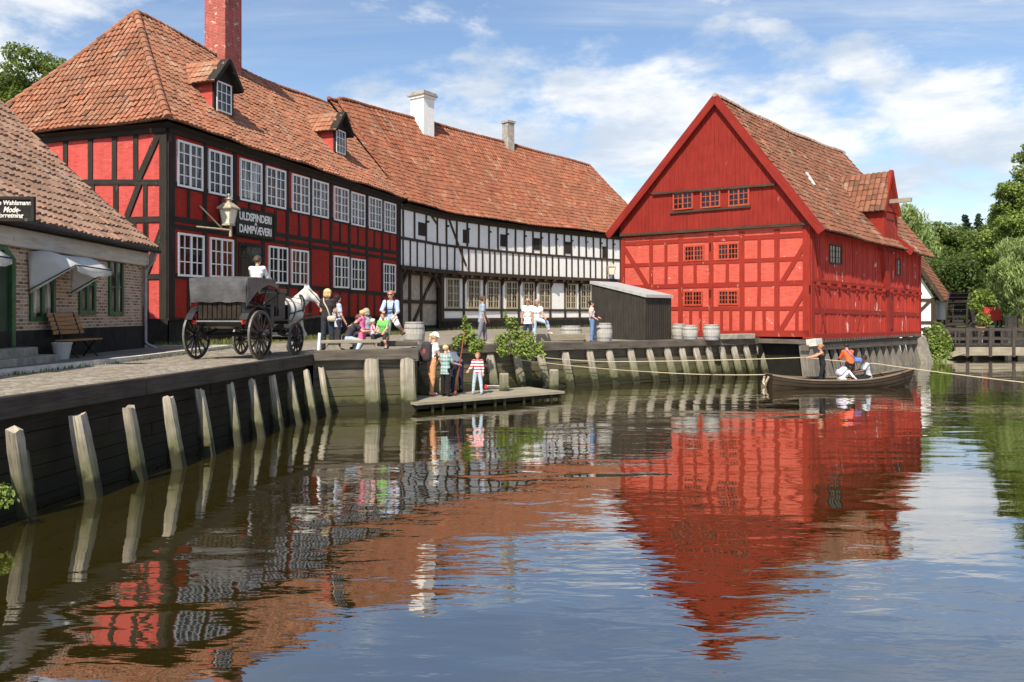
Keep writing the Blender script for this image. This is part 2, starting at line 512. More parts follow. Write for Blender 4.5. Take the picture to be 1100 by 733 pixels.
M['black_timber'] = wood('black_timber', (.011, .009, .007), (.042, .034, .027), chips=(.16, .13, .10))
M['brown_timber'] = wood('brown_timber', (.022, .014, .009), (.085, .058, .038), chips=(.25, .22, .18))
M['shade_black'] = plain('shade_black', (.010, .009, .007), .95, .4, 3)  # near-black that stands in for shade in gaps and openings
M['prop_timber'] = wood('prop_timber', (.06, .052, .042), (.24, .215, .18))
M['red_timber'] = wood('red_timber', (.20, .016, .009), (.30, .028, .016), chips=(.46, .27, .20))
M['sunlit_side_board'] = wood('sunlit_side_board', (.28, .022, .013), (.46, .048, .029), sx=.9, sy=14, chips=(.68, .54, .48), ct=.63, cs=1.9)  # gable board red made lighter, grazing sunlight put into the colour
M['red_board'] = wood('red_board', (.165, .011, .007), (.275, .024, .015), sx=.9, sy=14, chips=(.42, .20, .15), ct=.70)
M['grey_timber'] = wood('grey_timber', (.13, .112, .085), (.47, .42, .33), moss=(.062, .070, .020))
M['dark_plank'] = wood('dark_plank', (.007, .0052, .0035), (.036, .027, .017), moss=(.022, .021, .008))
M['mid_plank'] = wood('mid_plank', (.045, .037, .026), (.17, .145, .105), moss=(.085, .085, .03))
M['cap_timber'] = wood('cap_timber', (.04, .033, .026), (.15, .125, .10))
M['cap_edge'] = wood('cap_edge', (.020, .016, .012), (.085, .068, .054))
M['deck_timber'] = wood('deck_timber', (.16, .135, .095), (.36, .32, .24))
M['shed_timber'] = wood('shed_timber', (.022, .019, .015), (.062, .054, .044))
M['bridge_timber'] = wood('bridge_timber', (.026, .021, .017), (.085, .072, .062))
M['pale_boards'] = wood('pale_boards', (.34, .34, .33), (.68, .68, .66))
M['ridge_pale'] = plain('ridge_pale', (.36, .24, .17), .9, .5, 5, bump=.6)
M['barrel_timber'] = wood('barrel_timber', (.22, .205, .18), (.50, .48, .43))
M['bench_timber'] = wood('bench_timber', (.22, .115, .05), (.42, .24, .12))
M['boat_timber'] = wood('boat_timber', (.014, .009, .006), (.055, .036, .022), sx=1.0, sy=10)
M['boat_trim'] = wood('boat_trim', (.10, .075, .05), (.26, .21, .15))
M['stick'] = wood('stick', (.16, .04, .02), (.30, .10, .05))
M['bark'] = wood('bark', (.03, .022, .015), (.11, .085, .06), sx=2, sy=8)

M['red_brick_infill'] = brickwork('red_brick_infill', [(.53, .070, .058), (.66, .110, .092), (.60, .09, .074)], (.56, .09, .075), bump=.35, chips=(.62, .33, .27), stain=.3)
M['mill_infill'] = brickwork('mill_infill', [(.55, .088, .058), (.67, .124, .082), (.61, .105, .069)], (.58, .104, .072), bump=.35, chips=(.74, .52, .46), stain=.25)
M['shaded_infill'] = brickwork('shaded_infill', [(.34, .024, .014), (.43, .034, .020), (.38, .029, .017)], (.35, .028, .018), bump=.3, chips=None, stain=.3)  # darker copy of the house red, shade of the front put into it
M['brick'] = brickwork('brick', [(.24, .115, .065), (.50, .29, .17), (.58, .40, .26), (.42, .20, .11), (.20, .10, .07), (.55, .36, .22)], (.60, .54, .44), bw=.235, bh=.085, msize=.016, bump=.9)
M['stack_brick'] = brickwork('stack_brick', [(.42, .06, .045), (.55, .10, .075), (.46, .08, .06)], (.55, .28, .23), bump=.6, chips=(.64, .48, .42), stain=.6, ct=.585)
M['plinth'] = plain('plinth', (.022, .019, .016), .9, .5, 3, bump=.6)
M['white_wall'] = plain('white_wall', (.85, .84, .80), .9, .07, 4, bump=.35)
M['shaded_panel'] = plain('shaded_panel', (.40, .35, .28), .9, .25, 3, bump=.4)  # white panel tone lowered, shade under the jetty put into the colour
M['grey_render'] = plain('grey_render', (.34, .31, .27), .9, .35, 3, bump=.6)
M['fascia_white'] = wood('fascia_white', (.36, .32, .26), (.62, .58, .50), chips=(.20, .15, .10))
M['white_paint'] = plain('white_paint', (.80, .80, .78), .45, .05, 8)
M['cream_paint'] = plain('cream_paint', (.42, .375, .27), .5, .12, 6)
M['orange_frame'] = plain('orange_frame', (.40, .062, .030), .55, .2, 6)
M['green_paint'] = plain('green_paint', (.035, .095, .035), .4, .25, 5)
M['dark_green'] = plain('dark_green', (.012, .035, .016), .45, .3, 3)
M['glass_dark'] = glass('glass_dark', (.014, .013, .013), (.26, .24, .20), .56)
M['glass_red'] = glass('glass_red', (.016, .011, .009), (.20, .04, .02), .50)
M['glass_painted_sky'] = glass('glass_painted_sky', (.03, .033, .036), (.42, .42, .40), .50)  # pale patches are sky reflections painted into the pane
M['glass_black'] = glass('glass_black', (.007, .006, .006))
M['glass_amber'] = glass('glass_amber', (.03, .02, .012), (.20, .12, .065), .56)
M['lamp_glass'] = plain('lamp_glass', (.72, .68, .56), .3, .08, 4)
M['lamp_metal'] = plain('lamp_metal', (.40, .35, .25), .5, .25, 8)
M['iron'] = plain('iron', (.018, .017, .016), .5, .4, 9, metal=.4)
M['zinc'] = plain('zinc', (.30, .31, .32), .45, .2, 5, metal=.5)
M['roof_metal'] = plain('roof_metal', (.40, .41, .40), .5, .15, 4)
M['stone'] = plain('stone', (.25, .23, .19), .9, .35, 4, bump=.8)
M['stone_pale'] = plain('stone_pale', (.55, .52, .46), .9, .3, 5, bump=.8)
M['terracotta'] = plain('terracotta', (.48, .19, .09), .8, .2, 6)
M['pot_grey'] = plain('pot_grey', (.42, .41, .39), .8, .15, 5)
M['sign_black'] = plain('sign_black', (.018, .018, .016), .5, .4, 6)
M['sign_white'] = plain('sign_white', (.78, .76, .70), .6, .05, 6)
M['rope'] = plain('rope', (.48, .41, .28), .9, .25, 30, bump=.5)
M['leather'] = plain('leather', (.085, .085, .088), .34, .45, 2.2, bump=.2, spec=.5)
M['coach_black'] = plain('coach_black', (.016, .015, .014), .35, .35, 5, spec=.5)
M['coach_wood'] = plain('coach_wood', (.030, .022, .016), .5, .4, 5)
M['wheel_rim'] = plain('wheel_rim', (.16, .16, .155), .4, .3, 7, metal=.3)
M['red_lens'] = plain('red_lens', (.75, .05, .03), .25, .1, 6)
M['cart_red'] = plain('cart_red', (.45, .04, .03), .6, .2, 5)
M['toy_white'] = plain('toy_white', (.82, .82, .80), .4, .04, 6)

M['tile_red_house'] = tiles('tile_red_house', [(0, (0.2432, 0.0875, 0.0462)), (0.2, (0.342, 0.133, 0.0734)), (0.5, (0.4028, 0.1645, 0.0938)), (0.75, (0.3116, 0.1155, 0.0626)), (0.93, (0.4408, 0.217, 0.136)), (1, (0.152, 0.07, 0.0442))], (0.171, 0.0945, 0.0558), .5)
M['tile_white_house'] = tiles('tile_white_house', [(0, (0.2028, 0.0616, 0.0297)), (0.25, (0.2964, 0.0945, 0.0475)), (0.55, (0.3588, 0.1246, 0.066)), (0.8, (0.2574, 0.0805, 0.0396)), (0.95, (0.39, 0.161, 0.0924)), (1, (0.1482, 0.0595, 0.0363))], (0.171, 0.0765, 0.045), .55)
M['tile_mill'] = tiles('tile_mill', [(0, (0.1554, 0.0558, 0.031)), (0.3, (0.2368, 0.0898, 0.0502)), (0.6, (0.2886, 0.1142, 0.066)), (0.85, (0.1998, 0.0734, 0.0409)), (1, (0.111, 0.0544, 0.0343))], (0.126, 0.0702, 0.0432), .6)
M['tile_brick_house'] = tiles('tile_brick_house', [(0, (0.2236, 0.1176, 0.072)), (0.3, (0.344, 0.1974, 0.132)), (0.6, (0.4042, 0.2436, 0.168)), (0.85, (0.2924, 0.1596, 0.104)), (1, (0.1892, 0.1176, 0.088))], (0.171, 0.1125, 0.081), .55, (.46, .43, .35), .66)

# the ground
def cobbles():
    n = NT('cobbles'); o = n.coord('Object')
    wob = n.noise(o, 2.0, 2)
    vo = n.n('ShaderNodeTexVoronoi', Scale=6.5); n.l(o, vo.inputs['Vector'])
    ve = n.n('ShaderNodeTexVoronoi', Scale=6.5, feature='DISTANCE_TO_EDGE'); n.l(o, ve.inputs['Vector'])
    c = n.ramp(vo.outputs['Color'], [(.1, (.17, .145, .115)), (.5, (.27, .235, .19)), (.9, (.37, .33, .28))])
    c = n.mix(n.ramp(ve.outputs['Distance'], [(.0, .75), (.09, .0)]), c, (.105, .09, .06))
    big = n.noise(o, .35, 5, .65)
    c = n.mix(n.ramp(big, [(.35, .6), (.6, 0.0)]), c, (.19, .16, .115))
    gr = n.noise(o, .8, 6, .7)
    c = n.mix(n.ramp(gr, [(.60, 0.0), (.70, .6)]), c, (.17, .165, .06))
    return n.set(c, .9, n.bump(ve.outputs['Distance'], .7, .05))
M['cobbles'] = cobbles()
def paving():
    n = NT('paving'); o = n.coord('Object', (1, 1, 1), (0, 0, .07))
    b = n.n('ShaderNodeTexBrick', Scale=1.0); n.l(o, b.inputs['Vector'])
    b.inputs['Brick Width'].default_value = .9; b.inputs['Row Height'].default_value = .5; b.inputs['Mortar Size'].default_value = .02
    b.inputs['Color1'].default_value = (.16, .14, .11, 1); b.inputs['Color2'].default_value = (.24, .215, .18, 1); b.inputs['Mortar'].default_value = (.10, .09, .05, 1)
    c = n.mix(n.ramp(n.noise(o, 2.0, 6, .7), [(.45, 0.0), (.7, .6)]), b.outputs['Color'], (.14, .12, .08))
    return n.set(c, .9, n.bump(b.outputs['Fac'], -.5, .02))
M['paving'] = paving()
M['earth_grass'] = plain('earth_grass', (.16, .155, .065), .95, .45, 5, bump=.8)
M['far_grass'] = plain('far_grass', (.06, .085, .02), .95, .35, .6)

def water():
    n = NT('water')
    o = n.coord('Object', (.55, 1.5, 1)); o2 = n.coord('Object', (.9, 2.6, 1), (0, 0, .25))
    a = n.noise(o, .42, 2, .5, .3); b = n.noise(o2, 1.5, 3, .5, .3); c = n.noise(n.coord('Object', (1.2, 3.4, 1), (0, 0, -.15)), 4.2, 2, .5)
    patch = n.ramp(n.noise(n.coord('Object', (.5, 1, 1)), .16, 3, .5), [(.40, .25), (.62, 1.0)])
    n1 = n.bump(a, .9, .034); n2 = n.bump(n.math('MULTIPLY', b, patch), .9, .0092, n1); n3 = n.bump(n.math('MULTIPLY', c, patch), .9, .0004, n2)
    tint = n.ramp(n.noise(n.coord('Object'), .25, 3), [(.35, (.017, .0125, .0015)), (.65, (.027, .021, .003))])
    n.set(tint, .015, n3, None, .5)
    n.b.inputs['IOR'].default_value = 2.6
    n.b.inputs['Coat Weight'].default_value = .8; n.b.inputs['Coat IOR'].default_value = 2.4; n.b.inputs['Coat Roughness'].default_value = .012; n.l(n3, n.b.inputs['Coat Normal'])
    return n.mat
M['water'] = water()
M['leaf_mid'] = leafmat('leaf_mid', [(0.0394, 0.07, 0.0147), (0.1075, 0.161, 0.0323), (0.215, 0.266, 0.0617)])
M['leaf_dark'] = leafmat('leaf_dark', [(0.0251, 0.049, 0.0132), (0.0627, 0.1008, 0.025), (0.1165, 0.161, 0.0412)])
M['leaf_willow'] = leafmat('leaf_willow', [(0.1419, 0.2061, 0.0629), (0.2709, 0.3591, 0.1187), (0.4, 0.4921, 0.1955)])
M['leaf_bright'] = leafmat('leaf_bright', [(0.0896, 0.133, 0.0235), (0.1971, 0.28, 0.0559), (0.3405, 0.406, 0.1029)])
M['leaf_conifer'] = leafmat('leaf_conifer', [(0.0084, 0.0224, 0.0112), (0.0196, 0.042, 0.0182), (0.0392, 0.07, 0.0308)], .15)
M['grass_blade'] = leafmat('grass_blade', [(.05, .075, .015), (.12, .14, .035), (.24, .22, .09)])
CL = {}
def cloth(key, col, var=.12, rough=.85):
    if key not in CL:
        n = NT('cloth_'+key); o = n.coord('Object')
        f = n.noise(n.coord('Object', (1, 1, .45)), 11, 5, .62, .6); g = n.noise(o, 60, 2)
        c = n.ramp(f, [(.3, mul(col, 1-var)), (.7, mul(col, 1+var))])
        h = n.math('ADD', f, n.math('MULTIPLY', g, .2))
        CL[key] = n.set(c, rough, n.bump(h, .8, .05))
    return CL[key]
def awning_cloth():
    n = NT('awning_cloth'); f = n.noise(n.coord('Object'), 3.5, 4)
    c = n.ramp(f, [(.3, (.74, .74, .72)), (.7, (.84, .83, .80))]); n.set(c, .85)
    t = n.n('ShaderNodeBsdfTranslucent'); n.l(c, t.inputs['Color']); ms = n.n('ShaderNodeMixShader'); ms.inputs[0].default_value = .45
    n.l(n.b.outputs[0], ms.inputs[1]); n.l(t.outputs[0], ms.inputs[2]); n.l(ms.outputs[0], n.out.inputs['Surface']); return n.mat
M['awning_cloth'] = awning_cloth()
def stripes(key, a, b, scale, axis='Z'):
    n = NT('cloth_'+key); o = n.coord('Object')
    sp = n.n('ShaderNodeSeparateXYZ'); n.l(o, sp.inputs[0])
    w = n.math('FRACT', n.math('MULTIPLY', sp.outputs[axis], scale))
    c = n.ramp(w, [(0, a), (.5, b)], 'CONSTANT')
    return n.set(c, .85)
def plaid(key, a, b, c3, scale):
    n = NT('cloth_'+key); o = n.coord('Object')
    sp = n.n('ShaderNodeSeparateXYZ'); n.l(o, sp.inputs[0])
    w = n.math('FRACT', n.math('MULTIPLY', sp.outputs['Z'], scale)); q = n.math('FRACT', n.math('MULTIPLY', n.math('ADD', sp.outputs['X'], sp.outputs['Y']), scale))
    c = n.mix(n.ramp(w, [(0, 0.0), (.55, .6)], 'CONSTANT'), a, b); c = n.mix(n.ramp(q, [(0, 0.0), (.6, .55)], 'CONSTANT'), c, c3)
    return n.set(c, .85)
def skinmat(key, col):
    n = NT('skin_'+key); f = n.noise(n.coord('Object'), 7, 3)
    c = n.ramp(f, [(.3, mul(col, .88)), (.7, mul(col, 1.08))])
    n.b.inputs['Subsurface Weight'].default_value = .08; n.b.inputs['Subsurface Radius'].default_value = (.02, .008, .004)
    return n.set(c, .5)
M['skin'] = skinmat('fair', (.62, .34, .24)); M['skin_tan'] = skinmat('tan', (.48, .24, .15)); M['skin_brown'] = skinmat('brown', (.16, .075, .045))
M['eye'] = plain('eye', (.02, .016, .014), .2, .2, 6); M['lip'] = plain('lip', (.40, .13, .11), .5, .1, 6)
M['hair_blond'] = plain('hair_blond', (.55, .40, .19), .55, .35, 40, bump=.5); M['hair_brown'] = plain('hair_brown', (.10, .055, .028), .5, .4, 40, bump=.5)
M['hair_dark'] = plain('hair_dark', (.022, .016, .012), .5, .4, 40, bump=.5); M['hair_grey'] = plain('hair_grey', (.36, .31, .25), .6, .3, 40, bump=.5)
M['hair_ginger'] = plain('hair_ginger', (.34, .15, .05), .5, .4, 40, bump=.5)
M['horse_coat'] = plain('horse_coat', (.60, .58, .53), .75, .22, 7.0, bump=.3); M['horse_dark'] = plain('horse_dark', (.10, .085, .075), .7, .3, 6)
M['horse_hair'] = plain('horse_hair', (.60, .57, .50), .7, .2, 25, bump=.5)
# ---------------------------------------------------------------- setting: water, ground
def sheet(name, pts, z, mat):
    bm = bmesh.new()
    vs = [bm.verts.new((p[0], p[1], z)) for p in pts]
    f = bm.faces.new(vs)
    if f.normal.z < 0: f.normal_flip()
    bmesh.ops.triangulate(bm, faces=[f])
    me = bpy.data.meshes.new(name); bm.to_mesh(me); bm.free(); me.materials.append(mat)
    return setting(link_mesh(name, me))
sheet('water', [(-1500, -1500), (1500, -1500), (1500, 1500), (-1500, 1500)], 0, M['water'])
EDGE = [(-14.7, -44), (-7.08, 10.2), (-5.62, 22.0), (-2.75, 22.85), (-3.1, 26.7), (11.5, 35.75)]
bank = [(20.9, 46.6), (25.6, 51.5), (29, 58), (34, 62), (200, 66)]
sheet('ground', EDGE + bank + [(1500, 70), (1500, 1500), (-1500, 1500), (-1500, -44)], QZ, M['cobbles'])
# bank face from the ground down into the water under and beyond the mill
mb = MB()
for a, b in zip([EDGE[-1]] + bank, bank + [(1500, 70)]):
    mb.quad((a[0], a[1], -.3), (b[0], b[1], -.3), (b[0], b[1], QZ), (a[0], a[1], QZ))
setting(mb.build('bank', M['plinth']))
sheet('grass_bank', [(30, 58.6), (34.2, 62.4), (200, 66.4), (200, 130), (60, 140), (39, 85), (31, 66)], QZ+.008, M['far_grass'])
sheet('meadow', [(-140, 60), (-60, 90), (-10, 95), (60, 140), (220, 135), (700, 300), (700, 900), (-700, 900), (-700, 60)], QZ+.004, M['far_grass'])

# ---------------------------------------------------------------- red half-timbered house
fA = Fac([(-12.85, 29.0), (-6.75, 47.0)])
uA = (fA.P[1]-fA.P[0]).normalized(); nA = fA.N[0]
WA = 10.0
cA = fA.P[0]; lA = cA - nA*WA
fAe = Fac([lA, cA])                                   # the end wall that faces the sun
LA = fA.L
house = thing('red_house', 'red half-timbered two-storey house with black timbers, white windows and a brick-red chimney', 'house', (cA.x, cA.y, QZ))
EZ0, EZ1, RZ = 9.95, 9.72, 16.0
eA = lambda u: EZ0+(EZ1-EZ0)*u/LA
mb = MB()
fA.wall(mb, 0, LA, 2.6, lambda u: eA(u)-.05); house_wall = mb.build('wall', M['shaded_infill'], house)
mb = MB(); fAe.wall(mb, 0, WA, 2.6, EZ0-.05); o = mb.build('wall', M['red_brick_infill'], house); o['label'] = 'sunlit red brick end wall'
mb = MB()
back = [lA, lA+uA*LA, fA.P[1]]
for a, b in ((back[1], back[0]), (back[2], back[1])):
    mb.quad((a.x, a.y, QZ), (b.x, b.y, QZ), (b.x, b.y, EZ1-.05), (a.x, a.y, EZ1-.05))
mb.build('rear_wall', M['shaded_infill'], house)
mb = MB(); fA.wall(mb, 0, LA, QZ-.3, 2.62, .06); fAe.wall(mb, 0, WA+.06, QZ-.3, 2.62, .06)
fA.rect(mb, -.06, 2.56, LA, 2.64, -.02, .12)
mb.build('plinth', M['plinth'], house)
up = [(189.6,217,149,199),(223.2,248.5,159.2,207),(257,280.5,169,214.6),(285.1,306.2,177.8,220.6),(313,331.5,186,227),(334.8,352,192.2,231.5),(358,373.8,199.6,236.5),(376.5,391.3,206.4,242),(395.7,409.3,211.4,246),(412.2,424.6,216.8,249.6)]
lo = [(190.1,218.3,248.2,295.2),(224.5,250,253.4,296),(287.8,308.3,263.2,304),(312.2,330.7,267.3,306),(358,374.1,274.6,309.4),(376.5,391.8,278.2,312.3),(411.2,424.3,284.2,315.6)]
zu0 = sum(fA.uz(a, d)[1] for a, b, c, d in up)/10; zu1 = sum(fA.uz(a, c)[1] for a, b, c, d in up)/10
zl0 = sum(fA.uz(a, d)[1] for a, b, c, d in lo)/7; zl1 = sum(fA.uz(a, c)[1] for a, b, c, d in lo)/7
for a, b, c, d in up:
    t = fA.u(a)/LA
    z0, z1 = fA.uz(a, d)[1]*.6+zu0*.4, fA.uz(a, c)[1]*.6+zu1*.4
    window(fA, fA.u(a), fA.u(b), z0, z1, house, M['white_paint'], M[random.choice(['glass_dark', 'glass_painted_sky', 'glass_black', 'glass_red'])], 4, 4, fw=.085, bar=.04, proud=.07)
for a, b, c, d in lo:
    z0, z1 = fA.uz(a, d)[1]*.6+zl0*.4, fA.uz(a, c)[1]*.6+zl1*.4
    window(fA, fA.u(a), fA.u(b), z0, z1, house, M['white_paint'], M[random.choice(['glass_red', 'glass_red', 'glass_dark', 'glass_black'])], 4, 3, fw=.085, bar=.04, proud=.07)
# timbers
mb = MB()
J = .02
fA.bar(mb, .16, 2.6, .16, EZ0-.1, .33, -.02, .05)
posts = [219.8, 252.2, 282.3, 308.6, 333, 355.4, 374.9, 393.8, 410.2, 427]
for x in posts:
    u = fA.u(x); fA.bar(mb, u, 2.6, u, eA(u)-.1, .21, -.02, .04, J)
fA.bar(mb, LA-.12, 2.6, LA-.12, EZ1-.1, .24, -.02, .05)
rz = [(197, 251.5, .2), (234.5, 272, .2), (242.5, 279, .17), (296, 317.5, .2)]
RA = []
for y0, y1, w in rz:
    za, zb = fA.uz(183, y0)[1], fA.uz(426, y1)[1]; RA.append((za, zb))
    us = [0.0]+[fA.u(x) for x in posts]+[LA]
    for a, b in zip(us, us[1:]):
        fA.bar(mb, a, za+(zb-za)*a/LA, b, za+(zb-za)*b/LA, w, -.02, .034, J*.6)
fA.bar(mb, 0, EZ0-.22, LA, EZ1-.22, .30, -.02, .10)
us = [0.2]+[fA.u(x) for x in posts]+[LA]
for i, (a, b) in enumerate(zip(us, us[1:])):
    m = (a+b)/2; t = m/LA
    f = lambda k: RA[k][0]+(RA[k][1]-RA[k][0])*t
    fA.bar(mb, m, f(1), m, f(0), .15, -.02, .03, J)
    fA.bar(mb, m, 2.62, m, f(3), .15, -.02, .03, J)
u0, z0 = fA.uz(150+395*.273, 130+490*.273); u1, z1 = fA.uz(150+480*.273, 130+500*.273)
fA.rect(mb, u0-.12, 2.4, u0, z0, -.02, .05); fA.rect(mb, u1, 2.4, u1+.12, z0, -.02, .05); fA.rect(mb, u0-.12, z0, u1+.12, z0+.14, -.02, .05)
# end wall
for X in (30, 165, 260, 357, 452, 535): 
    x = X*.2728
    u = fAe.u(x)
    fAe.bar(mb, u, fAe.uz(x, 197)[1], u, EZ0-.1, .23, -.02, .04, J)
for X, w in ((348, .2), (435, .25), (545, .2)):
    u = fAe.u(X*.2865); fAe.bar(mb, u, 2.6, u, fAe.uz(X*.2865, 197)[1], w, -.02, .04, J)
for X in (505, 620-70): 
    u = fAe.u(X*.2865); fAe.bar(mb, u, 2.6, u, fAe.uz(170, 236)[1], .2, -.02, .04, J)
for k in range(1, 5):
    u = k*.95; fAe.bar(mb, u, 2.6, u, EZ0-.1, .22, -.02, .04, J)
fAe.bar(mb, WA-.17, 2.6, WA-.17, EZ0-.1, .34, -.02, .055)
for y0, y1, w in ((196, 196.5, .2), (238, 236, .22), (299, 297, .2)):
    za, zb = fAe.uz(20, y0)[1], fAe.uz(172, y1)[1]
    ua, ub = fAe.u(20), fAe.u(172)
    fAe.bar(mb, 0, za-(zb-za)*ua/(ub-ua), WA, zb, w, -.02, .045, J)
fAe.bar(mb, 0, EZ0-.2, WA, EZ0-.2, .34, -.02, .12)
fAe.pbar(mb, 173.5, 139, 149, 194, .26, -.02, .062); fAe.pbar(mb, 150.5, 198, 137, 233, .24, -.02, .062)
fAe.pbar(mb, 174.5, 248, 154, 303, .26, -.02, .062)
mb.build('timber_frame', M['black_timber'], house)
# iron anchors, corner marks
mb = MB()
dr = mb
fA.rect(dr, u0, 2.3, u1, z0, .0, .02)
door = dr.build('door', M['glass_black'], house); door['label'] = 'dark open doorway under the signboard'
mb = MB()
fA.rect(mb, u0+.02, 2.3, u0+.55, z0-.55, .022, .06); fA.rect(mb, u0+.02, z0-.5, u1-.02, z0-.42, .022, .05)
mb.build('door_leaf', M['brown_timber'], door)
mb = MB()
for k, (d0, h) in enumerate(((1.0, 2.3), (.72, 2.08), (.44, 1.87))):
    fA.rect(mb, u0-.3, QZ-.1, u1+.3, h-.01*k, .06, .36+.3*k)
mb.build('door_steps', M['stone'], house)
# roof: hipped at the sunlit end, running on into the white house
OV = .42
nA3 = Vector((nA.x, nA.y, 0)); uA3 = Vector((uA.x, uA.y, 0))
E0 = Vector((cA.x, cA.y, EZ0))+nA3*OV-uA3*OV-Vector((0, 0, .12))
LT = LA+OV+.05; HIP = 3.6+OV; HW = WA/2+OV
def ridgeA(a):
    t = a/LT; p = E0 + uA3*a - nA3*HW; p.z = RZ - .42*math.sin(math.pi*min(1, max(0, (t-.22)/.8)))**2 - .15*t
    return p
def fnA(a, v):
    p = E0 + uA3*a + Vector((0, 0, (EZ1-EZ0)*a/LT)); q = p.lerp(ridgeA(a), v)
    q.z += .035*math.sin(a*.9+v*3)+.02*math.sin(a*2.3-v*5)-.10*math.sin(math.pi*v)
    if v < .18: q.z += .22*(1-v/.18)**2*.6
    return q
SLA = (ridgeA(8)-E0-uA3*8).length
roofA = tile_sheet('roof', fnA, lambda v: HIP*v, lambda v: LT, SLA, M['tile_red_house'], house, .25, .36, .058, .046, seed=3, jit=.014)
eE = E0 - nA3*(2*HW)
def fnE(a, v):
    p = eE + nA3*a; top = ridgeA(HIP)
    s = a/(2*HW); q = p + uA3*(HIP*v); q.z = p.z + (top.z-p.z)*v - .10*math.sin(math.pi*v) + .03*math.sin(a*1.3)
    if v < .18: q.z += .22*(1-v/.18)**2*.6
    return q
tile_sheet('roof', fnE, lambda v: HW*v, lambda v: 2*HW-HW*v, math.hypot(HIP, RZ-EZ0), M['tile_red_house'], house, .25, .36, .060, .048, seed=4, jit=.015)
def fnAb(a, v):
    p = E0 + uA3*a - nA3*(2*HW) + Vector((0, 0, (EZ1-EZ0)*a/LT)); return p.lerp(ridgeA(a), v)
tile_sheet('roof', fnAb, lambda v: HIP*v, lambda v: LT, SLA, M['tile_red_house'], house, .5, .7, .03, .04, ns=3, seed=5)
ridge_tiles('ridge_tiles', [fnA(HIP*v, v) for v in [i/24 for i in range(25)]], M['tile_red_house'], roofA, .15, .4)
ridge_tiles('ridge_tiles', [ridgeA(HIP+(LT-HIP)*i/30) for i in range(31)], M['tile_red_house'], roofA, .13, .4)
ridge_tiles('ridge_tiles', [fnE(HW*v, v) for v in [i/20 for i in range(21)]], M['tile_red_house'], roofA, .13, .4)
# boarded eaves
mb = MB()
for k in range(24):
    a0, a1 = LT*k/24, LT*(k+1)/24
    p, q = E0+uA3*a0, E0+uA3*a1; p.z += (EZ1-EZ0)*a0/LT; q.z += (EZ1-EZ0)*a1/LT
    mb.quad(p-nA3*.04+Vector((0,0,.03)), q-nA3*.04+Vector((0,0,.03)), q-nA3*(OV+.02)-Vector((0,0,.12)), p-nA3*(OV+.02)-Vector((0,0,.12)))
mb.quad(eE+uA3*.04+Vector((0,0,.03)), E0+uA3*.04-nA3*.04+Vector((0,0,.03)), E0+uA3*OV-nA3*OV-Vector((0,0,.12)), eE+uA3*OV-Vector((0,0,.12)))
mb.build('eaves', M['black_timber'], house)
# chimney on the ridge
def chimney(parent, base, ang, w, d, ztop, zbot, mat, corb=.06, name='chimney', steps=2, flue=None, cap=None):
    mb = MB()
    c, s = math.cos(ang), math.sin(ang)
    def ring(w, d, z): return [Vector((base.x+c*x*w/2-s*y*d/2, base.y+s*x*w/2+c*y*d/2, z)) for x, y in ((-1,-1),(1,-1),(1,1),(-1,1))]
    def tubebox(w, d, z0, z1):
        nonlocal mb
        a, b = ring(w, d, z0), ring(w, d, z1)
        off = 0
        for k in range(4):
            j = (k+1) % 4; L = w if k % 2 == 0 else d
            mb.quad(a[k], a[j], b[j], b[k], [(off, z0), (off+L, z0), (off+L, z1), (off, z1)]); off += L
        mb.quad(*b, uv=[(0, 0), (w, 0), (w, d), (0, d)]); mb.quad(*a[::-1], uv=[(0, 0), (w, 0), (w, d), (0, d)])
    tubebox(w, d, zbot, ztop)
    if cap:
        m0 = mb; tubebox(w+corb*2, d+corb*2, ztop-.36, ztop-.18); mb = MB()
        for wd, z0, z1 in ((corb*4, ztop-.18, ztop-.03), (corb*2.6, ztop-.03, ztop+.10)): tubebox(w+wd, d+wd, z0, z1)
        mc = mb; mb = m0
    for k in range(0 if cap else steps): tubebox(w+corb*2*(k+1), d+corb*2*(k+1), ztop-.18*(steps-k)+.003*k, ztop-.18*(steps-k-1)+.003)
    o = mb.build(name, mat, parent)
    if cap: mc.build('chimney_cap', cap, parent)
    if flue:
        m2 = MB(); tubebox_ = None
        m2.box((base.x, base.y, ztop+.12), (w*.6, d*.6, .24), ang); m2.build('chimney_pot', flue, o)
    return o
pA = None
for i in range(200):                                  # where the ridge passes the measured column
    a = HIP+(LT-HIP)*i/200; p = ridgeA(a)
    if CX+F*p.x/p.y > 239: pA = p; break
chimney(roofA, pA-uA3*.0, math.atan2(uA.y, uA.x), 1.25, 1.25, pA.z+4.2, pA.z-1.6, M['stack_brick'])
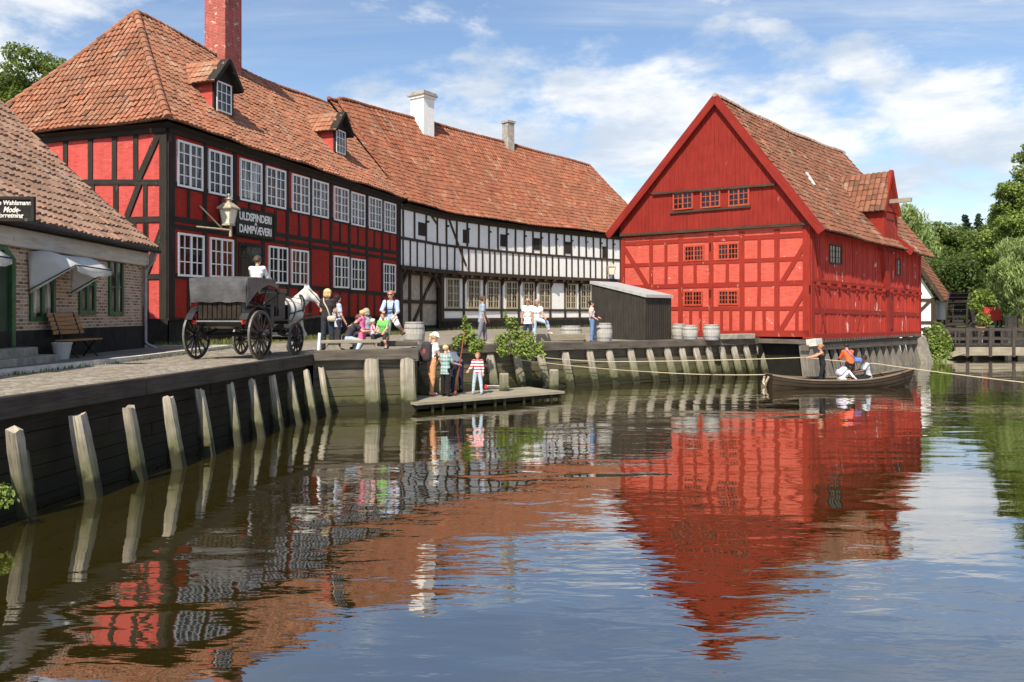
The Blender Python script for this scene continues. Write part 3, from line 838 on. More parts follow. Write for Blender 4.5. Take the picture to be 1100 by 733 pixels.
# dormers
def dormer(par, px, py0, py1, wide, tiles_m, depth=3.2):
    """front face stands on the roof at the measured column; py0, py1: window top and bottom"""
    # walk along a fixed height up the front slope to the measured sill
    best = None
    for i in range(10, 190):
        for v in (.25, .3, .35, .4, .45, .5, .55, .6):
            a = LT*i/190
            if a < HIP*v: continue
            q = fnA(a, v); x = CX+F*q.x/q.y; y = HZ-F*(q.z-CAMZ)/q.y
            e = abs(x-px)+abs(y-py1)*1.2
            if best is None or e < best[0]: best = (e, a, v)
    _, a, v = best; c = fnA(a, v); D = c.y
    zt = zat(py0, D); zb = c.z-.1
    hw = wide/2
    org = Vector((c.x, c.y))+nA*.15
    f = Fac([org-uA*hw, org+uA*hw])
    mb = MB(); f.wall(mb, 0, wide, zb-.5, zt+.05); 
    mb.poly([f.pt(0, zt+.05), f.pt(wide, zt+.05), f.pt(hw, zt+hw*1.25)])
    d = mb.build('dormer', M['black_timber'], par)
    mb = MB()
    for u in (0, wide):
        p0, p1 = f.pt(u, zb-.6), f.pt(u, zt+.02); q0, q1 = p0-nA3*depth, p1-nA3*depth
        mb.quad(p0, q0, q1, p1, [(0, 0), (depth, 0), (depth, 1.4), (0, 1.4)])
    mb.build('cheek', M['red_brick_infill'], d)
    mb = MB()
    f.bar(mb, .07, zb-.3, .07, zt+.05, .15, -.06, .03); f.bar(mb, wide-.07, zb-.3, wide-.07, zt+.05, .15, -.06, .03)
    f.bar(mb, -.25, zt-.18, hw, zt+hw*1.3+.12, .16, -.1, .36); f.bar(mb, wide+.25, zt-.18, hw, zt+hw*1.3+.12, .16, -.1, .355)
    mb.build('bargeboard', M['black_timber'], d)
    window(f, .15, wide-.15, zb+.05, zt-.03, d, M['white_paint'], M['glass_dark'], 3, 3, d=.012, fw=.06, bar=.035, mull=False, proud=.05, pane_parent=d)
    apex = f.pt(hw, zt+hw*1.3+.16)+nA3*.32
    for sgn in (-1, 1):
        ev = f.pt(hw+sgn*(hw+.27), zt-.2)+nA3*.32
        lo_, hi_ = (ev, apex)
        def fn(aa, v, ev=ev, sgn=sgn): 
            return (ev-nA3*aa).lerp(apex-nA3*aa, v)
        tile_sheet('dormer_roof', fn, lambda v: 0, lambda v: depth, (apex-ev).length, tiles_m, d, .235, .33, .032, .04, seed=8)
    return d
dormer(house, 237.5, 89, 119, 1.25, M['tile_red_house'])
dormer(house, 363, 140, 163, 1.25, M['tile_red_house'])

# ---------------------------------------------------------------- white half-timbered house, gently curved
fW = Fac([(-6.75, 47.0), (-5.55, 49.9), (-4.36, 52.6), (.42, 58.9), (6.6, 64.8), (12.9, 70.2)], smooth=True)
LW = fW.L
white = thing('white_house', 'long curved half-timbered house with white panels, black timbers and a red tiled roof', 'house', (fW.P[0].x, fW.P[0].y, QZ))
ZJ, ZM, ZE = 5.62, 7.38, 9.25
zx = lambda X: 420+X*.2727
zy = lambda Y: 190+Y*.2727
uPor = fW.u(zx(205))                                     # porch end
mb = MB()
fW.wall(mb, 0, LW, ZJ, ZE+.2, 0, .6); fW.wall(mb, uPor, LW, 2.3, ZJ+.02, -.28, .6)
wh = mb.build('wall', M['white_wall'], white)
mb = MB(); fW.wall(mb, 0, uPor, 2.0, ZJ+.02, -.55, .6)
o = mb.build('wall', M['shaded_panel'], white); o['label'] = 'panels recessed under the jetty, toned down in colour for shade'
mb = MB(); fW.wall(mb, uPor-.2, LW, QZ-.3, 2.32, -.2, .6)
fW.wall(mb, 0, uPor, QZ-.3, 2.02, -.45, .6)
mb.quad(fW.pt(uPor, 2, -.6), fW.pt(uPor, 2, -.2), fW.pt(uPor, ZJ, -.2), fW.pt(uPor, ZJ, -.6))
mb.build('plinth', M['plinth'], white)
up_x = [47,92,138,182,218,258,300,345,385,420,455,490,525,558,590,622,650,682,710,740,768,797,825,850,875,903]
lo_x = [47,75,103,135,165,193,220,250,280,305,333,360,388,408,432,455,480,503,525,547,570,590,612,635,660,690,712,737,760,785,805,830,850,875,903]
mb = MB()
for X in up_x:
    u = fW.u(zx(X)); fW.bar(mb, u, ZM, u, ZE, .175, -.02, .045, J)
for X in lo_x:
    u = fW.u(zx(X)); fW.bar(mb, u, ZJ, u, ZM, .145, -.02, .04, J)
for k in range(1, 12):
    u = fW.u(zx(903))+k*.95
    if u < LW: fW.bar(mb, u, ZJ, u, ZE, .2, -.02, .05)
fW.bar(mb, 0, ZM, LW, ZM, .17, -.02, .055); fW.bar(mb, 0, ZE, LW, ZE, .24, -.02, .09)
fW.bar(mb, 0, ZJ-.02, LW, ZJ-.02, .26, -.25, .13); fW.bar(mb, 0, ZJ-.3, LW, ZJ-.3, .2, -.3, -.12)
fW.pbar(mb, zx(225), zy(160), zx(295), zy(352), .15, -.02, .06)
fW.pbar(mb, zx(150), zy(140), zx(182), zy(190), .12, -.02, .06)
# jetty joist ends and brackets, both storeys
nb = int(LW/1.05)
for k in range(nb+1):
    u = .3+k*1.05; 
    if u > LW: break
    fW.rect(mb, u-.1, ZJ-.32, u+.1, ZJ-.14, -.3, .17)
for X in up_x[2::2]:
    u = fW.u(zx(X)); fW.rect(mb, u-.06, ZE-.62, u+.06, ZE-.50, .04, .22)
# ground floor posts
for X in (205, 298, 378, 446, 513, 578, 637, 695, 752, 808, 860):
    u = fW.u(zx(X)); fW.bar(mb, u, 2.3, u, ZJ-.2, .2, -.3, -.22, J)
    A = fW.pt(u, ZJ-.75, -.23); B = fW.pt(u, ZJ-.22, .08); mb.beam(A, B, .13, .13)
u2 = fW.u(zx(860)); 
zr = fW.uz(zx(400), zy(525))[1]
fW.bar(mb, uPor, zr, LW, zr, .18, -.3, -.21); fW.bar(mb, uPor, 2.36, LW, 2.36, .2, -.3, -.2)
# porch
for X in (47, 102, 148):
    u = fW.u(zx(X)); fW.bar(mb, u, 2.0, u, ZJ, .26, -.57, -.47)
fW.bar(mb, 0, fW.uz(zx(100), zy(492))[1], uPor, fW.uz(zx(100), zy(492))[1], .22, -.57, -.465)
fW.pbar(mb, zx(117), zy(570), zx(192), zy(400), .22, -.57, -.455)
fW.bar(mb, .15, QZ, .15, ZJ, .34, -.3, -.0); fW.bar(mb, uPor, QZ+.6, uPor, ZJ, .3, -.3, 0)
A = fW.pt(.3, ZJ-1.1, -.15); B = fW.pt(1.2, ZJ-.1, -.15); mb.beam(A, B, .2, .16)
A = fW.pt(uPor-.1, ZJ-1.2, -.15); B = fW.pt(uPor-1.1, ZJ-.1, -.15); mb.beam(A, B, .2, .16)
mb.build('timber_frame', M['brown_timber'], white)
gw = [(230,282,397,517),(313,362,401,518),(390,438,405,520),(462,509,410,521),(530,574,408,520),(592,636,414,520),(696,738,420,523),(755,797,426,526)]
zg1 = sum(fW.uz(zx(a), zy(c))[1] for a, b, c, d in gw)/8; zg0 = sum(fW.uz(zx(a), zy(d))[1] for a, b, c, d in gw)/8
for a, b, c, d in gw:
    window(fW, fW.u(zx(a)), fW.u(zx(b)), zg0, zg1, white, M['cream_paint'], M['glass_amber'], 4, 4, d=-.275, fw=.13, bar=.05, proud=.06)
for a, b, c, d in [(107,133,178,235),(283,307,208,263),(430,454,226,276),(562,585,241,289),(686,709,256,304),(832,850,275,320)]:
    m2 = MB(); u0_, z1_ = fW.uz(zx(a), zy(c)); u1_, z0_ = fW.uz(zx(b), zy(d))
    fW.rect(m2, u0_, z0_, u1_, z1_, 0, .04); m2.build('hatch', M['black_timber'], white)
# roof
OW = .5
def eaveW(a): return fW.pt(a, ZE+.22, OW)
def ridgeW(a):
    p = fW.pt(a, RZ+.30-.12*a/LW, -5.2); p.z = min(max(zat(106.5+(CX+F*p.x/p.y-365)*70.5/263, p.y), RZ-.4), RZ+1.6)+.03*math.sin(a*.8) if CX+F*p.x/p.y > 362 else p.z; return p
def fnW(a, v):
    q = eaveW(a).lerp(ridgeW(a), v); q.z += .04*math.sin(a*.7+v*4)-.12*math.sin(math.pi*v)
    if v < .15: q.z += .12*(1-v/.15)**2
    return q
tile_w = .25
HW2 = 3.4
roofW = tile_sheet('roof', fnW, lambda v: 0.0, lambda v: LW+.4-HW2*v, 8.6, M['tile_white_house'], white, .27, .37, .058, .046, seed=9)
pe0 = eaveW(LW+.4); pr = ridgeW(LW+.4-HW2)
nW = fW.N[-1]; pe1 = pe0 - Vector((nW.x, nW.y, 0))*11.4
def fnWe(a, v):
    L = (pe1-pe0).length; p = pe0.lerp(pe1, a/L); top = pr; base = pe0.lerp(pe1, .5)
    return p + (top-base)*v
LWe = (pe1-pe0).length
tile_sheet('roof', fnWe, lambda v: LWe/2*v, lambda v: LWe-LWe/2*v, 8, M['tile_white_house'], white, .5, .5, .03, .04, ns=3, seed=10)
def fnWb(a, v):
    p = fW.pt(a, ZE+.22, -10.9); return p.lerp(ridgeW(a), v)
tile_sheet('roof', fnWb, lambda v: 0.0, lambda v: LW+.4-HW2*v, 8.6, M['tile_white_house'], white, .6, .7, .03, .04, ns=3, seed=11)
ridge_tiles('ridge_tiles', [ridgeW((LW+.4-HW2)*i/40) for i in range(41)], M['tile_white_house'], roofW, .15, .42)
ridge_tiles('ridge_tiles', [fnW(LW+.4-HW2*v, v) for v in [i/20 for i in range(21)]], M['tile_white_house'], roofW, .13, .42)
mb = MB()
for k in range(30):
    a, b = LW*k/30, LW*(k+1)/30
    mb.quad(fW.pt(a, ZE+.2, OW-.04), fW.pt(b, ZE+.2, OW-.04), fW.pt(b, ZE+.08, .0), fW.pt(a, ZE+.08, .0))
mb.build('eaves', M['black_timber'], white)
mb = MB()
P_ = [fW.pt(0, 0, -10.4), fW.pt(LW/2, 0, -10.4), fW.pt(LW, 0, -10.4), fW.pt(LW, 0, 0)]
for a, b in zip(P_, P_[1:]): mb.quad((b.x, b.y, QZ), (a.x, a.y, QZ), (a.x, a.y, ZE), (b.x, b.y, ZE))
mb.build('rear_wall', M['white_wall'], white)
def ridge_at(fn, L, px):
    for i in range(400):
        p = fn(L*i/400)
        if CX+F*p.x/p.y > px: return p, fn(L*i/400+.5)-fn(L*i/400-.5)
p, t = ridge_at(ridgeW, LW, 449.5)
s_ = p.y/F
sideW = Vector((t.y, -t.x, 0)).normalized()
chimney(roofW, p+sideW*.35, math.atan2(t.y, t.x), 1.15, 1.3, zat(103, p.y), p.z-2.4, M['white_wall'], .10, cap=M['grey_render'])['label'] = 'whitewashed square chimney'
p, t = ridge_at(ridgeW, LW, 543.5)
cm = chimney(roofW, p+sideW*.2, math.atan2(t.y, t.x), .72, .72, zat(131, p.y), p.z-1.5, M['grey_render'], .08, steps=1); cm['label'] = 'small weathered grey chimney'
# little gable where the two roofs meet
p = ridgeW(.9); mb = MB()
a = p+sideW*.55-Vector((0,0,.75)); b = p-sideW*.5-Vector((0,0,.7)); top = p+Vector((0, 0, .42))
mb.poly([a, b, top]); mb.poly([b+uA3*.6, a+uA3*.6, top+uA3*.5]); mb.quad(a, top, top+uA3*.5, a+uA3*.6); mb.quad(top, b, b+uA3*.6, top+uA3*.5)
mb.build('roof_upstand', M['grey_render'], roofW)

# ---------------------------------------------------------------- red mill warehouse
mL, mC, mF = Vector((5.70, 40.55)), Vector((13.12, 34.2)), Vector((23.35, 44.5))
mB = mF+(mL-mC)
fG = Fac([mL, mC]); fS = Fac([mC, mF])
mill = thing('red_mill', 'tall red timber-framed watermill warehouse with a boarded gable standing over the water', 'mill', (mC.x, mC.y, QZ))
gx = lambda X: 640+X*.2456
gy = lambda Y: 230+Y*.2456
hx = lambda X: 640+X*.2864
hy = lambda Y: 90+Y*.2864
GL, SL = fG.L, fS.L
ZB0 = 1.80; ZG = 6.62                                   # sole plate, wall top at the gable
zS = lambda u: 6.62-(.42)*u/SL
mb = MB(); fG.wall(mb, 0, GL, ZB0, ZG+.1); mb.build('wall', M['mill_infill'], mill)
# the side wall is boards over timber
mb = MB()
nbd = 84
for k in range(nbd):
    a, b = SL*k/nbd, SL*(k+1)/nbd
    dj = random.uniform(.0, .05); vz = random.uniform(-.03, .03)
    fS.rect(mb, a+.017, ZB0+.02-.10*a/SL+vz, b-.017, 4.20-.22*a/SL, -.03, .012+dj)
    dj = random.uniform(.0, .05)
    fS.rect(mb, a+.015, 4.22-.22*a/SL, b-.015, zS(a)+.3, -.03, .012+dj)
mb.build('board_cladding', M['sunlit_side_board'], mill)['label'] = 'peeling red boards of the riverside wall'
mb = MB(); fS.wall(mb, 0, SL, ZB0-.1, lambda u: zS(u)+.3, -.035); mb.build('board_gap_shade', M['shade_black'], mill)  # near-black sheet, paints the shade seen in the gaps between boards
mb = MB()
mb.quad((mF.x, mF.y, QZ), (mB.x, mB.y, QZ), (mB.x, mB.y, 6.6), (mF.x, mF.y, 6.6)); mb.quad((mB.x, mB.y, QZ), (mL.x, mL.y, QZ), (mL.x, mL.y, 6.6), (mB.x, mB.y, 6.6))
mb.build('rear_wall', M['red_timber'], mill)
tim = MB()
gposts = [(243, .2), (372, .24), (505, .24), (640, .24), (793, .24)]
for X, w in gposts:
    u = fG.u(gx(X)); fG.bar(tim, u, ZB0, u, ZG, w, -.02, .035, .015)
fG.bar(tim, .12, ZB0, .12, ZG, .24, -.02, .05); fG.bar(tim, GL-.15, ZB0-.1, GL-.15, ZG+.1, .32, -.02, .06)
def grail(y0, y1, w, x0=118, x1=935, d=.03):
    fG.pbar(tim, gx(x0), gy(y0), gx(x1), gy(y1), w, -.02, d, .01)
grail(131, 90, .2); grail(226, 193, .18); grail(322, 300, .22); grail(414, 413, .18); grail(523, 523, .28, d=.06)
grail(83, 40, .12, 105, 940, .04)
for X, (ya, yb) in ((308, (128, 225)), (308, (225, 320)), (435, (220, 320)), (575, (215, 315)), (715, (105, 205)), (715, (205, 310)), (715, (305, 412))):
    u = fG.u(gx(X)); fG.bar(tim, u, fG.uz(gx(X), gy(yb))[1], u, fG.uz(gx(X), gy(ya))[1], .16, -.02, .028, .015)
for X in (180, 240, 300, 415, 458, 550, 592, 690, 737, 880):
    u = fG.u(gx(X)); fG.bar(tim, u, ZB0+.1, u, fG.uz(gx(X), gy(413))[1], .15, -.02, .028, .015)
for q in ((128, 152, 232, 322), (930, 108, 815, 300), (925, 322, 805, 515)):
    fG.pbar(tim, gx(q[0]), gy(q[1]), gx(q[2]), gy(q[3]), .2, -.02, .045)
# side: sole plate, joist row, posts, struts
fS.bar(tim, 0, ZB0-.02, SL, ZB0-.14, .26, -.02, .09)
fS.bar(tim, 0, 4.28, SL, 4.04, .14, .0, .09); fS.bar(tim, 0, 4.05, SL, 3.82, .12, .0, .07)
for k in range(13):
    u = .55+k*(SL-.9)/12; z = 4.16-.24*u/SL
    fS.rect(tim, u-.07, z-.09, u+.07, z+.08, .0, .22); fS.bar(tim, u+.01, z-.30, u, z-.10, .06, .0, .10)
fS.bar(tim, 0, 2.95, SL, 2.72, .22, .0, .065)
for t in (.0, .64, 1.0):
    u = min(max(t*SL, .16), SL-.14); w = .5 if t == .64 else .3
    fS.bar(tim, u, ZB0-.1, u, 4.2 if t == .64 else zS(u)+.1, w, -.01, .10 if t == .64 else .075)
for a, b, z0_, z1_ in ((.35, 1.15, 6.35, 4.4), (6.9, 9.6-.7, 6.2, 4.3)):
    pass
ud = .60*SL
fS.bar(tim, ud-.30, 6.25, ud+.25, 4.05, .46, .03, .24); fS.bar(tim, ud-.55, 6.15, ud+.45, 6.08, .24, .03, .20)
fS.bar(tim, .32, 6.2, 1.0, 4.3, .2, .03, .10); fS.bar(tim, .4, 4.0, 1.5, 2.0, .12, .03, .08); 
for u in (.9, 5.2, 9.8, 11.5):
    fS.bar(tim, u, 2.0, u+.35, 2.85, .1, .03, .075); 
fS.bar(tim, 0, zS(0)+.12, SL, zS(SL)+.12, .2, -.02, .10)
tim.build('timber_frame', M['red_timber'], mill)
# iron anchors
mb = MB()
for X, Y in ((502, 145), (502, 348), (938, 330)):
    u, z = fG.uz(gx(X), gy(Y)); fG.rect(mb, u-.03, z-.18, u+.03, z+.18, .03, .07)
mb.build('wall_anchor', M['iron'], mill)
for (a, b, c, d) in [(388,475,140,205),(535,627,130,199),(385,468,337,401),(537,625,334,398)]:
    u0_, z1_ = fG.uz(gx(a), gy(c)); u1_, z0_ = fG.uz(gx(b), gy(d))
    window(fG, u0_, u1_, z0_, z1_, mill, M['orange_frame'], M['glass_black'], 6, 3, fw=.075, bar=.035, proud=.055)
# boarded gable
uap = fG.u(772); zap = fG.uz(772, 106)[1]
Dap = fG.pt(uap, 0).y
uL_, zL_ = fG.uz(657, 252); uR_, zR_ = fG.uz(886, 247)
slopeL = (zap-zL_)/(uap-uL_); slopeR = (zap-zR_)/(uR_-uap)
mb = MB()
nbd = 46
zl0, zl1 = fG.uz(hx(103), hy(566))[1], fG.uz(hx(800), hy(522))[1]
zt0, zt1 = fG.uz(hx(220), hy(415))[1], fG.uz(hx(680), hy(380))[1]
ua, ub = fG.u(hx(103)), fG.u(hx(800)); ua2, ub2 = fG.u(hx(220)), fG.u(hx(680))
zlow = lambda u: zl0+(zl1-zl0)*(u-ua)/(ub-ua)
zmid = lambda u: zt0+(zt1-zt0)*(u-ua2)/(ub2-ua2)
for k in range(nbd):
    a, b = GL*k/nbd, GL*(k+1)/nbd
    for lo_f, hi_f, d in ((zlow, zmid, .10), (zmid, lambda u: 99, .16)):
        dj = random.uniform(0, .015)
        def top(u): return min(hi_f(u), zap-.1-(slopeL*(uap-u) if u < uap else slopeR*(u-uap)))
        a_, b_ = a+.004, b-.004
        za, zb_ = lo_f(a_), lo_f(b_)
        if top(a_) < za and top(b_) < zb_: continue
        ta, tb = max(top(a_), za), max(top(b_), zb_)
        mb.hexa([fG.pt(a_, za, -.02), fG.pt(a_, za, d+dj), fG.pt(b_, zb_, d+dj), fG.pt(b_, zb_, -.02)],
                [fG.pt(a_, ta, -.02), fG.pt(a_, ta, d+dj), fG.pt(b_, tb, d+dj), fG.pt(b_, tb, -.02)])
mb.build('gable_boarding', M['red_board'], mill)
mb = MB(); fG.poly = None
mb.poly([fG.pt(0, ZG, -.03), fG.pt(GL, ZG, -.03), fG.pt(uap, zap-.15, -.03)])
mb.build('gable_backing', M['red_timber'], mill)
mb = MB()
fG.bar(mb, ua-.1, zlow(ua)-.05, ub+.15, zlow(ub)-.05, .12, .0, .2); fG.bar(mb, ua2, zmid(ua2), ub2, zmid(ub2), .10, .0, .24)
u0_, z0_ = fG.uz(hx(285), hy(486)); u1_, z1_ = fG.uz(hx(585), hy(461)); fG.bar(mb, u0_, z0_, u1_, z1_, .10, .0, .2)
mb.build('gable_ledge', M['brown_timber'], mill)
for a, b, c, d in [(295,370,411,470),(398,473,404,463),(502,581,394,456)]:
    u0_, z1_ = fG.uz(hx(a), hy(c)); u1_, z0_ = fG.uz(hx(b), hy(d))
    window(fG, u0_, u1_, z0_, z1_, mill, M['orange_frame'], M['glass_black'], 4, 3, d=.118, fw=.07, bar=.035, proud=.06)
for u0_, u1_ in ((1.9, 3.3), (10.4, 11.2)):
    window(fS, u0_, u1_, 5.15-.03*u0_, 6.05-.03*u0_, mill, M['brown_timber'], M['glass_amber'], 4 if u1_-u0_ > 1 else 2, 3, d=.03, fw=.07, bar=.03, proud=.05, mull=u1_-u0_ > 1)
# hatch doors on the side
mb = MB(); fS.rect(mb, ud+.55, 2.0, ud+1.35, 4.0, .03, .085); mb.build('hatch', M['red_board'], mill)
# roof
OG, OS = .38, .62
g3 = Vector((fG.N[0].x, fG.N[0].y, 0)); s3 = Vector((fS.N[0].x, fS.N[0].y, 0)); ug = (mC-mL).normalized(); us_ = (mF-mC).normalized()
ug3 = Vector((ug.x, ug.y, 0)); us3 = Vector((us_.x, us_.y, 0))
APF = fG.pt(uap, zap, 0)
LR = SL+OG+.35
APB = APF + (Vector((mF.x, mF.y, 0))-Vector((mC.x, mC.y, 0))); APB.z = zap-.50
def mridge(a):
    t = (a-OG)/SL; p = APF.lerp(APB, t); p.z += .0-.16*math.sin(math.pi*min(1, max(0, t))*1.0) + .03*math.sin(a*1.4); return p
wr = (uR_-GL)
def meaveR(a):
    t = (a-OG)/SL; p = fG.pt(uR_, zR_, 0) + (Vector((mF.x-mC.x, mF.y-mC.y, 0)))*t; p.z = zR_-.42*t; return p
def meaveL(a):
    t = (a-OG)/SL; p = fG.pt(uL_, zL_, 0) + (Vector((mF.x-mC.x, mF.y-mC.y, 0)))*t; p.z = zL_-.42*t; return p
def fnM(a, v):
    q = meaveR(a).lerp(mridge(a), v); q.z += .035*math.sin(a*.8+v*4)-.06*math.sin(math.pi*v); return q
def fnMl(a, v): return meaveL(a).lerp(mridge(a), v)
SLM = (mridge(3)-meaveR(3)).length
roofM = tile_sheet('roof', fnM, lambda v: 0.05, lambda v: LR, SLM, M['tile_mill'], mill, .25, .34, .050, .045, seed=12, jit=.012)
tile_sheet('roof', fnMl, lambda v: 0.05, lambda v: LR, SLM, M['tile_mill'], mill, .235, .3, .03, .04, ns=3, seed=13)
ridge_tiles('ridge_tiles', [mridge(LR*i/30) for i in range(31)], M['ridge_pale'], roofM, .14, .4)
mb = MB()
fG.bar(mb, uL_, zL_-.12, uap, zap-.06, .36, OG-.06, OG+.04); fG.bar(mb, uR_, zR_-.12, uap, zap-.06, .36, OG-.063, OG+.037)
for v0_ in (0.0,):
    mb.beam(fG.pt(uL_, zL_-.16, OG), fG.pt(uap, zap-.16, OG), .1, .12)
mb.build('bargeboard', M['red_board'], mill)
mb = MB()                                              # soffit boards under the gable overhang
for A, B in (((uL_, zL_), (uap, zap)), ((uR_, zR_), (uap, zap))):
    mb.quad(fG.pt(A[0], A[1]-.1, OG), fG.pt(B[0], B[1]-.1, OG), fG.pt(B[0], B[1]-.1, -.0), fG.pt(A[0], A[1]-.1, -.0))
for k in range(12):
    a, b = OG+SL*k/12, OG+SL*(k+1)/12
    p, q = meaveR(a), meaveR(b); mb.quad(p-Vector((0,0,.07)), q-Vector((0,0,.07)), q-s3*.75+Vector((0,0,.25)), p-s3*.75+Vector((0,0,.25)))
mb.build('eaves', M['red_timber'], mill)
# hoist dormer over the river side
def hoist():
    uc = ud+.15; w = 1.9; f0 = fS.pt(uc-w/2, 0, .30); f1 = fS.pt(uc+w/2, 0, .30)
    f = Fac([(f0.x, f0.y), (f1.x, f1.y)])
    zb, ze, za = 6.15, 8.15, 10.0; dep = 3.6
    m = MB(); f.wall(m, 0, w, zb-.1, ze); m.poly([f.pt(0, ze), f.pt(w, ze), f.pt(w/2, za)])
    d = m.build('hoist_dormer', M['red_board'], mill)
    m = MB()
    for u in (0, w):
        p0, p1 = f.pt(u, zb-.1), f.pt(u, ze); m.quad(p0, p0-s3*dep, p1-s3*dep, p1)
    m.build('cheek', M['red_timber'], d)
    m = MB()
    f.bar(m, -.12, ze-.2, w/2, za+.18, .22, .0, .16); f.bar(m, w+.12, ze-.2, w/2, za+.18, .22, .0, .155)
    f.bar(m, .1, zb-.2, .1, ze, .2, 0, .06); f.bar(m, w-.1, zb-.2, w-.1, ze, .2, 0, .06); f.bar(m, -.05, ze, w+.05, ze, .2, 0, .08)
    f.rect(m, .3, zb, w-.3, ze-.15, .0, .05)
    m.build('dormer_frame', M['red_timber'], d)
    m = MB(); A = f.pt(w/2, ze+.45, -1); B = f.pt(w/2, ze+.45, 1.05); m.beam(A, B, .2, .2); m.build('hoist_beam', M['deck_timber'], d)
    m = MB()
    for z in (zb+.45, zb+1.5): f.rect(m, .35, z-.03, w-.5, z+.03, .05, .07)
    m.build('hinge', M['iron'], d)
    ap = f.pt(w/2, za+.16, .16)
    for sg in (-1, 1):
        ev = f.pt(w/2+sg*(w/2+.22), ze-.12, .16)
        def fn(a, v, ev=ev): return (ev-s3*a).lerp(ap-s3*a, v)
        tile_sheet('dormer_roof', fn, lambda v: 0, lambda v: dep+.9*v, (ap-ev).length, M['tile_mill'], d, .27, .36, .065, .035, seed=15)
    # flared boards where the roof is cut below the hatch
    m = MB()
    pp = f.pt(w+.05, zb+.5, .02); m.beam(pp, f.pt(w+.75, zb-.1, .55), .05, .4)
    m.build('flashing', M['red_board'], d)
hoist()
mb = MB()
a = 4.2; p = fnM(a, .42); q = fnM(a+.35, .53); mb.beam(p+Vector((0,0,.12)), q+Vector((0,0,.12)), .2, .03); mb.build('roof_pale_strip', M['roof_metal'], mill)  # pale strip laid on the roof slope
# underpinning over the water
sub = MB()
fS.bar(sub, -.1, ZB0-.33, SL, ZB0-.43, .12, -.3, -.05)
for k in range(44):
    u = .15+k*(SL-.3)/43; fS.rect(sub, u-.07, ZB0-.28, u+.07, ZB0-.14, -.3, .12)
fS.bar(sub, -.2, ZB0-.5, SL+.1, ZB0-.62, .24, -.35, .02)
sub.build('sill_beam', M['cap_timber'], mill)
for k in range(15):
    m = MB(); u = 1.05+k*(SL-1.4)/14; z1_ = ZB0-.6-.1*u/SL
    A = fS.pt(u-.05, z1_, -.2); B = fS.pt(u+.05, -.3, .12); m.beam(A, B, .22, .2, tuple(s3), .46, .2)
    m.build('support_post', M['prop_timber'], mill)
mb = MB()
A = fS.pt(.25, ZB0-.3, -.2); mb.beam(A, fS.pt(.3, -.3, 0), .62, .6, tuple(s3), .66, .6)
mb.build('corner_post', M['prop_timber'], mill)
mb = MB(); mb.beam(fS.pt(.15, ZB0-.1, .1), fS.pt(.15, ZB0-.42, .14), .62, .45, tuple(s3)); mb.build('corner_stone', M['stone_pale'], mill)
mb = MB(); mb.beam(fS.pt(SL-.15, ZB0-.35, -.1), fS.pt(SL+.15, -.3, .1), .6, .7, tuple(s3), .95, .95); mb.build('end_pier', M['stone'], mill)
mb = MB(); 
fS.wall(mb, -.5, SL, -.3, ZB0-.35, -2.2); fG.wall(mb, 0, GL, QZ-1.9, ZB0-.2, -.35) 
mb.build('underside_shade', M['shade_black'], mill)  # near-black sheets stand in for the shade beneath the mill
mb = MB(); mb.beam(fG.pt(GL*.6, ZB0-.24, -.05), fG.pt(GL+.1, ZB0-.24, -.05), .3, .2); mb.beam(fG.pt(0, ZB0-.2, .0), fG.pt(GL*.75, ZB0-.2, .0), .14, .16); mb.build('sill_beam', M['cap_timber'], mill)

# ---------------------------------------------------------------- shed
sh = [Vector((3.75, 36.2)), Vector((5.72, 33.4)), Vector((7.12, 34.9))]; sh.append(sh[0]+sh[2]-sh[1])
shed = thing('shed', 'low black board shed with a pale sloping roof against the red mill', 'shed', (sh[1].x, sh[1].y, QZ))
mb = MB()
for i in range(4):
    a, b = sh[i], sh[(i+1) % 4]; f = Fac([a, b]); zt = [4.15, 3.5, 3.5, 4.15]
    n = int(f.L/.17)
    for k in range(n):
        u0_, u1_ = f.L*k/n, f.L*(k+1)/n
        z = zt[i]+(zt[(i+1) % 4]-zt[i])*(k+.5)/n
        f.rect(mb, u0_+.004, QZ-.05, u1_-.004, z, -.03, random.uniform(0, .012))
        f.rect(mb, u0_-.02, QZ-.05, u0_+.02, z, .0, .025)
mb.build('wall', M['shed_timber'], shed)
mb = MB(); c = (sh[0]+sh[2])/2
q = [(c+(p-c)*1.07) for p in sh]; zz = [4.2, 3.5, 3.5, 4.2]
mb.hexa([(p.x, p.y, z+.0) for p, z in zip(q, zz)], [(p.x, p.y, z+.13) for p, z in zip(q, zz)])
mb.build('roof', M['roof_metal'], shed)

# ---------------------------------------------------------------- brick shop house at the left
dB = Vector((-.0695, .9976)); pB = Vector((-11.6, 24.4))
fB = Fac([pB-dB*13.5, pB]); LB = fB.L; nB3 = Vector((fB.N[0].x, fB.N[0].y, 0)); uB3 = Vector((dB.x, dB.y, 0))
shop = thing('brick_house', 'low yellow-brick shop house with green windows and a mossy pantiled roof', 'house', (pB.x, pB.y, QZ))
mb = MB(); fB.wall(mb, 0, LB, 2.3, 4.95)
pe = Fac([pB, pB-Vector((fB.N[0].x, fB.N[0].y))*9]); pe.wall(mb, 0, 9, 2.3, 4.95, 0)
mb.poly([pe.pt(0, 4.95), pe.pt(9, 4.95), pe.pt(4.5, 9.5)], [(0, 4.95), (9, 4.95), (4.5, 9.5)])
mb.build('wall', M['brick'], shop)
mb = MB(); fB.wall(mb, 0, LB, QZ-.2, 2.42, .05); pe.wall(mb, -.05, 9, QZ-.2, 2.42, .05); fB.rect(mb, 0, 2.38, LB+.05, 2.44, -.02, .055); mb.build('plinth', M['plinth'], shop)
mb = MB(); fB.bar(mb, 0, 4.52, LB+.1, 4.52, .42, .0, .16); mb.build('fascia', M['fascia_white'], shop, bevel=.02)
